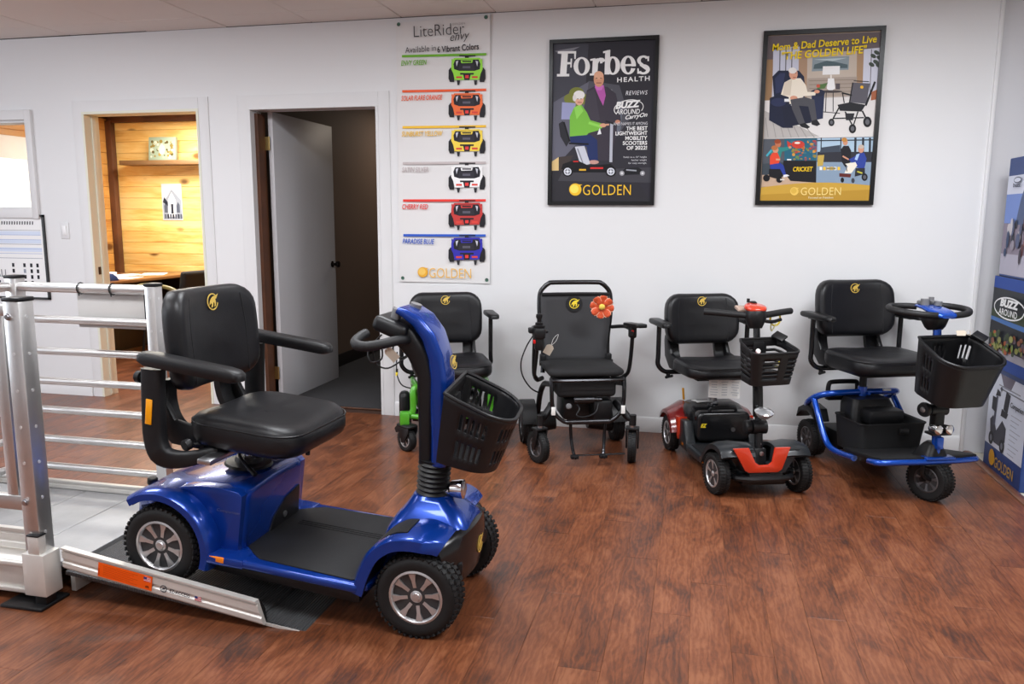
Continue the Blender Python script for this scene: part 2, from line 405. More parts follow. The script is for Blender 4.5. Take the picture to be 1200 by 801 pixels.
# floor: dark seams below, single planks on top
floor = struct('floor', G().box((-2.2, -2.85, -0.02), (10.0, 10.7, 0.024)), mat('dark_seam', (0.05, 0.02, 0.012), 0.7))
pk = G().box((0, 0, 0), (0.1272, 1.1994, 0.008), bev=0.0006, seg=1)
plank0 = None
def plank(x, y0, y1):
    global plank0
    s = (y1 - y0) / 1.2
    if plank0 is None:
        plank0 = obj('plank', pk, PLANK, floor, smooth=None); o = plank0
    else: o = inst(plank0, floor)
    o.location = (x, (y0 + y1) / 2, -0.004); o.scale = (1, s, 1); return o
rp = random.Random(3)
offs = [0.0, 0.45, 0.85, 0.2, 0.65, 1.05, 0.33]
far = G()
for i in range(-56, 12):
    x = 0.0215 + 0.0638 + 0.12766 * i
    if x > 1.52: continue
    y = -4.4 - offs[i % 7] - rp.uniform(0, .1)
    first = True
    if x > -5.5:
        ylim = 2.45 if -4.9 < x < -3.3 else 0.0
        while y < ylim - 0.02:
            y1 = min(y + 1.2, ylim)
            if ylim - y1 < 0.18: y1 = ylim
            if y1 > -4.35: plank(x, y, y1)
            if first: start = y if y1 > -4.35 else y1; first = False
            y = y1
    else: start = 0.0
    yy = start
    while yy > -8.1:
        y0 = max(yy - 1.2, -8.15); far.box((x, (yy + y0) / 2, -0.004), (0.1264, yy - y0 - 0.002, 0.008)); yy = y0
for i in range(-48, -5):
    x = 0.0215 + 0.0638 + 0.12766 * i
    if -4.9 < x < -3.3 or x > -3.2 or x < -6.1: continue
    far.box((x, 1.22, -0.004), (0.1264, 2.44, 0.008))
obj('plank', far, PLANK, floor, smooth=None, kind='stuff')
# cream tile beyond the reducer strip
struct('floor', G().box((3.2, -4.0, -0.012), (3.26, 8.4, 0.02)), TILE)
struct('trim_1', G().prism([(1.535, -0.003), (1.59, -0.003), (1.585, 0.004), (1.565, 0.011), (1.548, 0.0105), (1.538, 0.006)], -8.1, -0.002, 'xz'), REDUCER)

# back wall with its openings
OPEN = [(-6.1, -4.735, 1.37, 2.0), (-4.262, -3.335, -0.02, 2.045), (-2.965, -2.035, -0.02, 2.045)]
g = G(); WT = 0.13
def wbox(x0, x1, z0, z1, y0=0.0, y1=WT): g.box(((x0 + x1) / 2, (y0 + y1) / 2, (z0 + z1) / 2), (x1 - x0, y1 - y0, z1 - z0))
xs = -7.2
for a, b, z0, z1 in OPEN:
    wbox(xs, a, 0, ZC)
    wbox(a, b, z1, ZC)
    if z0 > 0: wbox(a, b, 0, z0)
    xs = b
wbox(xs, 1.517, 0, ZC)
struct('wall_back', g, WALL)
struct('wall_back_right', G().box((3.1, 0.065, ZC / 2), (3.16, 0.12, ZC)), WALLG)
struct('trim_2', G().box((1.524, 0.03, ZC / 2), (0.022, 0.09, ZC), bev=0.006), TRIMW)
struct('wall_left', G().box((-7.25, -4.1, ZC / 2), (0.1, 8.3, ZC)), WALL)
struct('wall_front', G().box((-1.3, -8.25, ZC / 2), (12.0, 0.1, ZC)), WALL)
struct('wall_right', G().box((4.7, -4.1, ZC / 2), (0.1, 8.3, ZC)), WALL)

# baseboards
bprof = [(0, 0), (-0.014, 0), (-0.014, 0.072), (-0.010, 0.080), (-0.009, 0.088), (-0.004, 0.094), (0, 0.094)]
n = 0
for nm, a, b in (('baseboard_left', -7.2, -4.345), ('baseboard_middle', -3.255, -3.045), ('baseboard_right', -1.955, 1.512)):
    struct(nm, G().prism(bprof, a, b, 'yz'), TRIMW)

# door casings and jambs
def casing(name, x0, x1, zt, cw, jm):
    g = G()
    prof = [(0, 0), (cw, 0), (cw, -0.006), (cw * 0.85, -0.009), (cw * 0.25, -0.008), (0, -0.006)]
    g.prism([(x0 - u, v) for u, v in prof], 0, zt + cw, 'xy')
    g.prism([(x1 + u, v) for u, v in prof], 0, zt + cw, 'xy')
    g.prism([(v, zt + u) for u, v in prof], x0, x1, 'yz')
    o = struct(name, g, TRIMW)
    j = G()
    j.box((x0 + 0.009, WT / 2 - 0.003, zt / 2 - 0.0095), (0.018, WT + 0.012, zt - 0.019)); j.box((x1 - 0.009, WT / 2 - 0.003, zt / 2 - 0.0095), (0.018, WT + 0.012, zt - 0.019))
    j.box(((x0 + x1) / 2, WT / 2 - 0.003, zt - 0.009), (x1 - x0, WT + 0.012, 0.018))
    for x in (x0 + 0.022, x1 - 0.022): j.box((x, 0.075, zt / 2), (0.011, 0.035, zt - 0.02), bev=0.003)
    obj('jamb', j, jm, o); return o
c1 = casing('trim_3', -4.262, -3.335, 2.045, 0.075, CREAM)
obj('strike_plate', G().box((-4.2425, 0.035, 0.93), (0.003, 0.024, 0.055)), mat('dark_bronze', (0.05, 0.035, 0.025), 0.4, metal=0.7), c1)
c2 = casing('trim_4', -2.965, -2.035, 2.045, 0.075, TRIMW)
# interior window on the left
wn = struct('window_1', G(), TRIMW)
g = G(); x0, x1, z0, z1 = -6.1, -4.735, 1.37, 2.0
for a, b in (((x0 + x1) / 2, z1 + 0.035), ((x0 + x1) / 2, z0 - 0.03)):
    g.box((a, -0.008, b), (x1 - x0 + 0.11, 0.03, 0.07), bev=0.005)
for x in (x0 - 0.03, x1 + 0.028): g.box((x, -0.008, (z0 + z1) / 2), (0.055, 0.034, z1 - z0 + 0.14), bev=0.007)
obj('window_frame', g, TRIMW, wn)
g = G()
for b in (z1 - 0.008, z0 + 0.008): g.box(((x0 + x1) / 2, WT / 2, b), (x1 - x0, WT, 0.016))
for x in (x0 + 0.008, x1 - 0.008): g.box((x, WT / 2, (z0 + z1) / 2), (0.016, WT, z1 - z0))
obj('window_reveal', g, TRIMW, wn)
glass, nt, b = _new('window_glass'); b.inputs['Roughness'].default_value = 0.0; b.inputs['IOR'].default_value = 1.45; b.inputs['Transmission Weight'].default_value = 1.0
obj('pane', G().box(((x0 + x1) / 2, 0.09, (z0 + z1) / 2), (x1 - x0 - 0.03, 0.004, z1 - z0 - 0.03)), glass, wn)

# ceiling with square tiles and recessed lamps
ceil = struct('ceiling', G().box((-1.3, -4.1, ZC + 0.05), (12.0, 8.4, 0.06)), mat('ceiling_grid_dark', (0.16, 0.14, 0.13), 0.8))
ct = G().box((0, 0, 0), (0.606, 0.606, 0.014), bev=0.004, seg=1)
tile0 = obj('tile', ct, CEIL, ceil, smooth=None); used = False
LAMPS = [(-4.31, -1.495), (-1.87, -1.495), (0.57, -1.495), (-4.31, -3.325), (-1.87, -3.325), (0.57, -3.325), (-4.31, -5.765), (-1.87, -5.765), (0.57, -5.765)]
LAMPW = dict(zip(LAMPS, (34, 40, 58, 24, 34, 36, 10, 12, 12)))
cg = G()
for i in range(-5, 14):
    for k in range(-1, 13):
        xa = -3.70 + 0.61 * (i - 0) ; ya = -0.275 - 0.61 * k
        if any(abs(xa - lx) < 0.05 or abs(xa - 0.61 - lx) < 0.05 for lx, ly in LAMPS if abs(ya - ly) < 0.05): continue
        cx, cy = xa + 0.305, ya - 0.305
        if k == -1: cy = -0.1375
        if k <= 1 and -7 < cx < 2:
            o = tile0 if not used else inst(tile0, ceil); used = True
            dz = rp.uniform(0, 0.004)
            o.location = (cx, cy, ZC + 0.008 + dz)
            o.scale = (1, 0.448 if k == -1 else 1, 1)
            o.rotation_euler = (rp.uniform(-.004, .004), rp.uniform(-.004, .004), 0)
        else:
            cg.box((cx, cy, ZC + 0.009), (0.606, 0.606 if k > -1 else 0.272, 0.014))
obj('tile', cg, CEIL, ceil, smooth=None, kind='stuff')
DIFF = emis('lamp_diffuser', (0.95, 0.97, 1.0), 4.0)
def ceiling_lamp(x, y, first=[None]):
    if first[0] is None:
        t = thing('ceiling_light', 'white recessed ceiling light panel among the ceiling tiles', 'ceiling light', (x + 0.61, y - 0.305, ZC), group='recessed ceiling lights')
        g = G()
        for s in (-1, 1):
            g.box((s * 0.595, 0, 0.004), (0.022, 0.606, 0.016)); g.box((0, s * 0.293, 0.004), (1.168, 0.02, 0.016))
        obj('frame', g, TRIMW, t); obj('diffuser', G().box((0, 0, 0.008), (1.168, 0.566, 0.006)), DIFF, t); first[0] = t
    else:
        t = inst(first[0], None, (x + 0.61, y - 0.305, ZC))
        for c in list(first[0].children): inst(c, t)
    area('ceiling_lamp', (x + 0.61, y - 0.305, ZC - 0.012), 1.15, LAMPW[(x, y)], COOL, None, 0.55)
    return t
for i, l in enumerate(LAMPS):
    t = ceiling_lamp(*l)
    t['label'] = 'recessed white ceiling light panel, %s one in the row %s' % (('left', 'middle', 'right')[i % 3], ('nearest the poster wall', 'over the middle of the room', 'farthest from the poster wall')[i // 3])

# ---------------- pine office behind the left doorway
OY = 2.45; OX = -6.06
wo = struct('wall_office', G().box((-4.65, OY + 0.06, 1.25), (2.95, 0.06, 2.5)), BROWNT)
bd = G().box((0, 0, 0), (2.82, 0.016, 0.1145), bev=0.004, seg=1); b0 = None
zz = 0.06
while zz < 2.32:
    if b0 is None: b0 = obj('board', bd, PINE, wo, smooth=None, loc=(-4.65, OY + 0.02, zz)); b0.location = (-4.65, OY + 0.02, zz)
    else: inst(b0, wo, (-4.65, OY + 0.02, zz))
    zz += 0.116
wl = struct('wall_office_left', G().box((OX - 0.06, 1.29, 0.7), (0.06, 2.4, 1.4)), BROWNT)
struct('wall_office_left', G().box((OX - 0.06, 1.96, 1.9), (0.06, 1.1, 1.0)).box((OX - 0.06, 0.24, 1.9), (0.06, 0.3, 1.0)).box((OX - 0.06, 0.9, 2.3), (0.06, 1.05, 0.42)), BROWNT)
bd = G().box((0, 0, 0), (0.016, 2.3, 0.1145), bev=0.004, seg=1); b0 = None
zz = 0.06
while zz < 2.32:
    segs = [(0.13, 2.43)] if zz < 1.2 or zz > 1.98 else [(0.13, 0.36), (1.45, 2.43)]
    for a, b in segs:
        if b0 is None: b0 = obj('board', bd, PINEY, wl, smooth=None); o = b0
        else: o = inst(b0, wl)
        o.location = (OX - 0.02, (a + b) / 2, zz); o.scale = (1, (b - a) / 2.3, 1)
    zz += 0.116
w2 = struct('window_2', G(), TRIMW)
g = G()
for z in (1.27, 1.93): g.box((OX, 0.905, z), (0.05, 1.09, 0.2), bev=0.006)
for y in (0.39, 1.41): g.box((OX, y, 1.62), (0.05, 0.08, 0.62), bev=0.006)
obj('window_frame', g, TRIMW, w2)
obj('pane', G().box((OX - 0.03, 0.905, 1.6), (0.004, 1.0, 0.5)), emis('daylit_glass', (1.0, 0.98, 0.92), 1.7), w2)
struct('trim_5', G().box((-4.65, OY - 0.01, 2.325), (2.82, 0.05, 0.09), bev=0.005), BROWNT)
struct('trim_6', G().box((OX + 0.02, OY - 0.02, 1.15), (0.07, 0.07, 2.3), bev=0.005), BROWNT)
struct('ceiling_office', G().box((-4.65, 1.29, 2.41), (3.0, 2.36, 0.06)), mat('office_ceiling_paint', (0.7, 0.66, 0.58), 0.8))
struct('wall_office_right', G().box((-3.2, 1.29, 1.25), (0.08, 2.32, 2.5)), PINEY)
# desk, chair, shelf and pictures
dk = thing('office_desk', 'dark walnut desk with papers on it, seen through the left doorway', 'desk', (-5.38, 1.55, 0))
obj('desk_top', G().box((0, 0, 0.738), (0.76, 1.72, 0.028), bev=0.006), DESKW, dk)
DARKW = mat('black_brown_panel', (0.018, 0.009, 0.006), 0.5)
obj('front_panel', G().box((-0.1, 0, 0.37), (0.02, 1.62, 0.70)), DARKW, dk)
obj('side_panel', G().box((0, 0.82, 0.362), (0.70, 0.03, 0.724)), DARKW, dk); obj('side_panel', G().box((0, -0.82, 0.362), (0.70, 0.03, 0.724)), DARKW, dk)
for i, (x, y, a, m, l) in enumerate(((-5.2, 1.46, 0.2, PAPER, 'white paper lying flat nearest the blue object on the desk'), (-5.45, 1.78, -0.3, PAPER, 'white paper sheet in the middle of the desk'), (-5.28, 1.98, 0.5, PAPER, 'white paper sheet lying farthest along the desk'))):
    tag(obj('paper_sheet', G().box((0, 0, 0.0015), (0.22, 0.30, 0.003)), m, None, smooth=None, loc=(x, y, 0.752), rot=(0, 0, a)), l, 'paper')
pb = G().box((0, 0, 0.018), (0.26, 0.34, 0.036), bev=0.003)
tag(obj('paper_stack', pb, PAPER, None, loc=(-5.55, 1.50, 0.752), rot=(0, 0, 0.3)), 'thick stack of white papers on the desk', 'paper')
bp_ = G().prism([(-0.06, 0), (0.06, 0), (0.045, 0.03), (0.012, 0.062), (-0.012, 0.062), (-0.045, 0.03)], -0.045, 0.045, 'xz', 0.006)
tag(obj('tape_dispenser', bp_, mat('navy_plastic', (0.02, 0.06, 0.22), 0.35), None, loc=(-5.12, 1.19, 0.752), rot=(0, 0, 0.9)), 'small dark blue desk object with sloping sides beside the papers', 'desk object')
oc = thing('office_chair', 'dark office chair with curved olive arms pulled up to the desk', 'chair', (-4.62, 1.42, 0), (0, 0, R(170)))
OLIVE = mat('olive_arm', (0.20, 0.18, 0.07), 0.4)
obj('seat', G().box((0, 0, 0.46), (0.48, 0.48, 0.09), bev=0.035, seg=3), CLOTH, oc)
obj('backrest', G().box((-0.27, 0, 0.68), (0.07, 0.44, 0.34), (0, R(-10), 0), 0.03, 3), CLOTH, oc)
for s in (-1, 1):
    obj('armrest', G().tube([(0.20, s * 0.26, 0.45), (0.24, s * 0.28, 0.60), (0.16, s * 0.29, 0.705), (-0.05, s * 0.29, 0.725), (-0.24, s * 0.27, 0.69), (-0.28, s * 0.23, 0.6)], 0.018, 10, 4), OLIVE, oc)
    for t in (-1, 1): obj('leg', G().cyl((t * 0.19, s * 0.19, 0.43), (t * 0.23, s * 0.23, 0), 0.016, 0.013, 10), PLAST, oc)
sh = thing('wall_shelf', 'narrow brown floating shelf on the pine wall', 'shelf', (-5.31, OY + 0.011, 1.862))
obj('shelf_board', G().box((0, -0.1, 0), (1.02, 0.2, 0.045), bev=0.004), mat('brown_shelf', (0.16, 0.085, 0.035), 0.5), sh)
obj('shelf_end', G().box((0.515, -0.1, 0), (0.012, 0.202, 0.047)), DARKW, sh)
# pale picture block standing on the shelf
pc = thing('canvas_block', 'pale green picture block standing on the brown shelf', 'picture', (-5.37, OY - 0.10, 1.8845), (R(-6), 0, R(4)))
obj('block', G().box((0, 0, 0.118), (0.30, 0.035, 0.235), bev=0.004), mat('pale_sage', (0.24, 0.30, 0.22), 0.6), pc)
rq = random.Random(5); g = G(); cols = [pm('#8e9280'), pm('#6e5e2c'), pm('#a8a898'), pm('#4a4020'), pm('#806c38')]
for k in range(46):
    g.mi = k % 5; x = rq.uniform(-0.12, 0.12); z = rq.uniform(0.03, 0.19); r = rq.uniform(0.008, 0.022)
    g.prism([(x + r * math.cos(a * R(60)), z + r * math.sin(a * R(60))) for a in range(6)], -0.0178 - 0.0001 * k / 10, -0.0175, 'xz')
g.mi = 2; g.prism([(0.05 * math.cos(a * R(45)) * .7, 0.11 + 0.055 * math.sin(a * R(45))) for a in range(8)], -0.0185, -0.018, 'xz')
obj('printed_flowers', g, cols, pc, smooth=None)
mp_ = thing('photo_print', 'glossy black and white photo print pinned on the pine wall', 'picture', (-5.372, OY + 0.009, 1.47))
obj('sheet', G().box((0, 0, 0), (0.235, 0.003, 0.375)), pm('#b6bac4'), mp_)
g = G(); cols = [pm('#868e9c'), pm('#4a5160'), pm('#d4d8de'), pm('#272c38')]
g.mi = 0; g.prism([(-0.11, -0.18), (0.11, -0.18), (0.11, 0.02), (0.06, 0.07), (0.0, 0.13), (-0.05, 0.06), (-0.11, 0.0)], -0.0022, -0.0018, 'xz')
g.mi = 2; g.prism([(-0.045, -0.15), (0.045, -0.15), (0.045, 0.02), (0.0, 0.1), (-0.045, 0.02)], -0.0026, -0.0022, 'xz')
g.mi = 3; g.prism([(-0.015, -0.12), (0.015, -0.12), (0.015, -0.02), (-0.015, -0.02)], -0.003, -0.0026, 'xz')
g.mi = 3; g.prism([(-0.11, 0.0), (-0.05, -0.04), (-0.05, 0.0), (-0.09, 0.05)], -0.003, -0.0026, 'xz')
for i in range(7): g.mi = (1, 3)[i % 2]; x = -0.095 + i * 0.031; g.prism([(x, -0.17), (x + 0.022, -0.17), (x + 0.022, -0.125), (x, -0.125)], -0.0032, -0.0028, 'xz')
for x in (-0.075, 0.07): g.mi = 1; g.prism([(x - 0.018, -0.11), (x + 0.018, -0.11), (x + 0.02, -0.03), (x, 0.0), (x - 0.02, -0.04)], -0.003, -0.0026, 'xz')
obj('printed_scene', g, cols, mp_, smooth=None)

# ---------------- dark hall behind the open door
struct('wall_hall_left', G().box((-3.11, 2.1, 1.25), (0.06, 3.9, 2.5)), HALLW)
struct('wall_hall_rear', G().box((-2.4, 4.1, 1.25), (1.5, 0.1, 2.5)), HALLW)
struct('wall_hall_right', G().box((-1.75, 2.1, 1.25), (0.1, 3.9, 2.5)), HALLW)
struct('ceiling_hall', G().box((-2.4, 2.1, 2.45), (1.5, 4.0, 0.06)), HALLW)
struct('floor_hall', G().box((-2.4, 2.12, -0.005), (1.5, 4.0, 0.03)), HALLF)
struct('baseboard_hall', G().box((-3.073, 2.1, 0.06), (0.014, 3.8, 0.12), bev=0.004), mat('black_baseboard', (0.015, 0.013, 0.013), 0.5))
struct('trim_7', G().box((-2.5, 0.125, 0.0), (0.93, 0.03, 0.012), bev=0.004), REDUCER)
tag(obj('wall_outlet', G().box((-3.078, 2.6, 0.43), (0.006, 0.075, 0.12), bev=0.002), MIDGREY), 'small grey outlet plate low on the brown hall wall', 'outlet')
struct('trim_8', G().box((-2.935, 0.09, 1.0), (0.024, 0.09, 2.02)), BROWNT)
dr = struct('door_1', G().box((0.0, 0.455, 1.02), (0.035, 0.91, 2.02), bev=0.002), DOORW, loc=(-2.885, 0.14, 0), rot=(0, 0, R(0)))
BRZ = mat('dark_bronze_knob', (0.02, 0.016, 0.014), 0.25, metal=0.8)
g = G().lathe([(0.026, 0), (0.026, 0.004), (0.012, 0.008), (0.011, 0.028), (0.022, 0.036), (0.027, 0.048), (0.024, 0.06), (0.0, 0.064)], (0.017, 0.85, 0.95), (1, 0, 0), 20)
obj('door_knob', g, BRZ, dr)
for z in (1.82, 0.22): obj('hinge', G().box((-0.03, -0.008, z), (0.05, 0.006, 0.09)).cyl((-0.006, -0.012, z - .045), (-0.006, -0.012, z + .045), 0.006, n=8), BRASS, dr)

# light switch, calendar board
ls = thing('light_switch', 'white rocker light switch plate beside the left doorway', 'light switch', (-4.48, -0.001, 1.218))
obj('plate', G().box((0, -0.003, 0), (0.072, 0.006, 0.118), bev=0.003), TRIMW, ls)
obj('rocker', G().box((0, -0.008, 0), (0.034, 0.006, 0.068), (R(5), 0, 0), 0.002), mat('bright_white_plastic', (0.86, 0.86, 0.86), 0.3), ls)
cb = thing('calendar_board', 'framed white planner board with a row of black rings under the left window', 'board', (-5.05, 0, 1.02))
BW, BH = 0.80, 0.62
obj('frame', G().box((0, -0.008, BH / 2 - .008), (BW, 0.016, 0.016)).box((0, -0.008, -BH / 2 + .008), (BW, 0.016, 0.016)).box((BW / 2 - .008, -0.008, 0), (0.016, 0.016, BH)).box((-BW / 2 + .008, -0.008, 0), (0.016, 0.016, BH)), mat('black_frame', (0.012, 0.012, 0.013), 0.35), cb)
obj('sheet', G().box((0, -0.004, 0), (BW - .02, 0.006, BH - .02)), pm('#dde2ee'), cb)
g = G(); cols = [pm('#1c1c22'), pm('#9aa6c8'), pm('#c4cde2'), pm('#8a8f9c')]
for i in range(30): g.mi = 0; x = -0.36 + i * 0.0225; g.prism([(x, 0.238), (x + .009, 0.238), (x + .012, 0.262), (x + .003, 0.262)], -0.0082, -0.0075, 'xz')
for i in range(7): g.mi = 1 if i % 3 else 3; z = 0.195 - i * 0.034; g.prism([(-0.38, z), (0.36, z), (0.36, z + .0035), (-0.38, z + .0035)], -0.0078, -0.0075, 'xz')
for i in range(3): g.mi = 2; z = 0.16 - i * 0.06; g.prism([(-0.38, z), (0.36, z), (0.36, z + .03), (-0.38, z + .03)], -0.0076, -0.0074, 'xz')
rq = random.Random(9)
for cx in (0.085, 0.185, 0.245, 0.30, -0.05):
    for i in range(5 if cx < 0.29 else 3):
        if cx < 0 and i < 3: continue
        g.mi = 0 if rq.random() < .8 else 3; z = -0.045 - i * 0.043; g.prism([(cx, z), (cx + .02, z), (cx + .02, z - .028), (cx, z - .028)], -0.0082, -0.0075, 'xz')
obj('printed_grid', g, cols, cb, smooth=None)
lettering('FALL', 0.14, 0.055, frame_m((-0.025, -0.0085, -0.12), (1, 0, 0), (0, 0, 1)), pm('#55585f'), cb)

area('hall_fill', (-2.4, 2.6, 2.38), 0.5, 9, (1.0, 0.86, 0.72), (-2.4, 2.6, 0))  # fill added so the brown hall wall does not go black

# ================================================================== COMMON VEHICLE PARTS
def arc(cx, cz, r, a0, a1, n=10): return [(cx + r * math.cos(R(a0 + (a1 - a0) * i / n)), cz + r * math.sin(R(a0 + (a1 - a0) * i / n))) for i in range(n + 1)]
def emblem(parent, M, s, m=None, name='emblem'):
    """gold ring with a bird-head swoosh breaking out at the upper right"""
    g = G(M)
    n = 28; ring = []
    o = [(s * math.cos(R(40 + 310 * i / n)), s * math.sin(R(40 + 310 * i / n))) for i in range(n + 1)]
    i_ = [(s * .86 * math.cos(R(350 - 310 * i / n)), s * .86 * math.sin(R(350 - 310 * i / n))) for i in range(n + 1)]
    g.prism(o + i_, 0, s * 0.05, 'xy')
    k = [(-.62, -.38), (-.5, .08), (-.2, .42), (.2, .62), (.62, .66), (1.12, .86), (.86, .52), (.7, .3), (.52, .3), (.60, -.1), (.5, -.5), (.28, -.62), (.34, -.2), (.14, -.02), (.06, -.3), (-.05, -.62), (-.3, -.66), (-.2, -.3), (-.32, -.12)]
    g.prism([(a * s, b * s) for a, b in k], 0, s * 0.05, 'xy')
    return obj(name, g, m or GOLD, parent, smooth=None)
def wheel(parent, c, r, w, rim=RIM, spokes=8, steer=0, proto=None, knobs=True, rimk=0.63, hubr=0.2, twist=0):
    if proto is not None:
        o = inst(proto, parent, c, (0, twist, steer))
        for ch in list(proto.children): inst(ch, o)
        return o
    g = G(); h = w / 2; ri = r * rimk
    prof = [(ri * .97, -h * .72), (ri, -h * .86), (r * .78, -h), (r * .90, -h * .97), (r * .965, -h * .80), (r * .985, -h * .4), (r * .99, 0)]
    prof += [(a, -b) for a, b in prof[:-1][::-1]]
    g.lathe(prof, axis=(0, 1, 0), n=48, closed=True)
    if knobs:
        k = int(2 * math.pi * r / (0.020 if r > .12 else 0.016))
        for i in range(k):
            for j, y in enumerate((-.78, -.36, .0, .36, .78)):
                a = 2 * math.pi * (i + (0.5 if j % 2 else 0)) / k
                rad = r * (0.985 if abs(y) < .7 else 0.965)
                g.box((rad * math.cos(a), y * h, rad * math.sin(a)), (r * .055, w * .155, 2 * math.pi * r / k * .62), (0, -a, (0.5 if j % 2 else -0.5)))
    else:
        k = 40
        for i in range(k):
            for j, y in enumerate((-.55, .55)):
                a = 2 * math.pi * (i + .5 * j) / k
                g.box((r * .985 * math.cos(a), y * h, r * .985 * math.sin(a)), (r * .04, w * .42, 2 * math.pi * r / k * .55), (0, -a, 0.35 if j else -.35))
    o = obj('wheel', g, RUBBER, parent, loc=c, rot=(0, twist, steer))
    g = G()
    g.mi = 1; g.lathe([(ri * .93, -h * .7), (ri * .93, h * .7)], axis=(0, 1, 0), n=32); g.cyl((0, -h * .15, 0), (0, h * .15, 0), ri * .93, n=32)
    g.mi = 0
    for s in (-1, 1):
        g.lathe([(ri * .89, s * h * .60), (ri * .90, s * h * .80), (ri * .95, s * h * .92), (ri * 1.03, s * h * .88), (ri * 1.03, s * h * .66), (ri * .93, s * h * .55)], axis=(0, 1, 0), n=40, closed=True)
        for i in range(spokes):
            a = 2 * math.pi * (i + .3) / spokes; ca, sa = math.cos(a), math.sin(a)
            def P(rad, t, y): return (rad * ca - t * sa, y, rad * sa + t * ca)
            w0, w1 = ri * .085, ri * .105
            ys = (s * h * .52, s * h * .66, s * h * .84, s * h * .60)
            g.loft([[P(hubr * ri, -w0, ys[0]), P(hubr * ri, w0, ys[0]), P(hubr * ri, w0 * .8, ys[1]), P(hubr * ri, -w0 * .8, ys[1])],
                    [P(ri * .62, -w0, ys[0]), P(ri * .62, w0, ys[0]), P(ri * .62, w0 * .8, ys[2] * .93), P(ri * .62, -w0 * .8, ys[2] * .93)],
                    [P(ri * .9, -w1 * 1.4, ys[3]), P(ri * .9, w1 * 1.4, ys[3]), P(ri * .9, w1 * 1.3, ys[2]), P(ri * .9, -w1 * 1.3, ys[2])]])
        g.lathe([(hubr * ri * 1.25, s * h * .3), (hubr * ri * 1.25, s * h * .68), (hubr * ri * .9, s * h * .76), (0, s * h * .78)], axis=(0, 1, 0), n=20)
    obj('rim', g, [rim, mat('dark_rim_barrel', (0.03, 0.03, 0.032), 0.5)], o)
    g = G()
    for s in (-1, 1): g.lathe([(hubr * ri * .8, s * h * .77), (hubr * ri * .7, s * h * .83), (0, s * h * .85)], axis=(0, 1, 0), n=18)
    obj('hub_cap', g, rim, o)
    return o
def pad(w, d, h, r, crown=0.015, inset=0.1, k=5, steps=((0, .90), (.12, .97), (.3, 1.0), (.62, 1.0), (.80, .975), (.92, .92), (1.0, .80), (1.01, .6), (1.02, .4))):
    """upholstered block: rounded plan d (x) by w (y), height h"""
    rings = []
    for t, s in steps:
        dx, dy = d - (1 - s) * min(d, w), w - (1 - s) * min(d, w)
        rings.append([(a, b, t * h) for a, b in rr(dx, dy, r * s, k, 4)])
    dx, dy = d * .2, w * .2
    rings.append([(a, b, h + crown) for a, b in rr(dx, dy, r * .2, k, 4)])
    return G().loft(rings)
def bend(g, fn):
    g.v = [Vector(fn(p)) for p in g.v]; return g
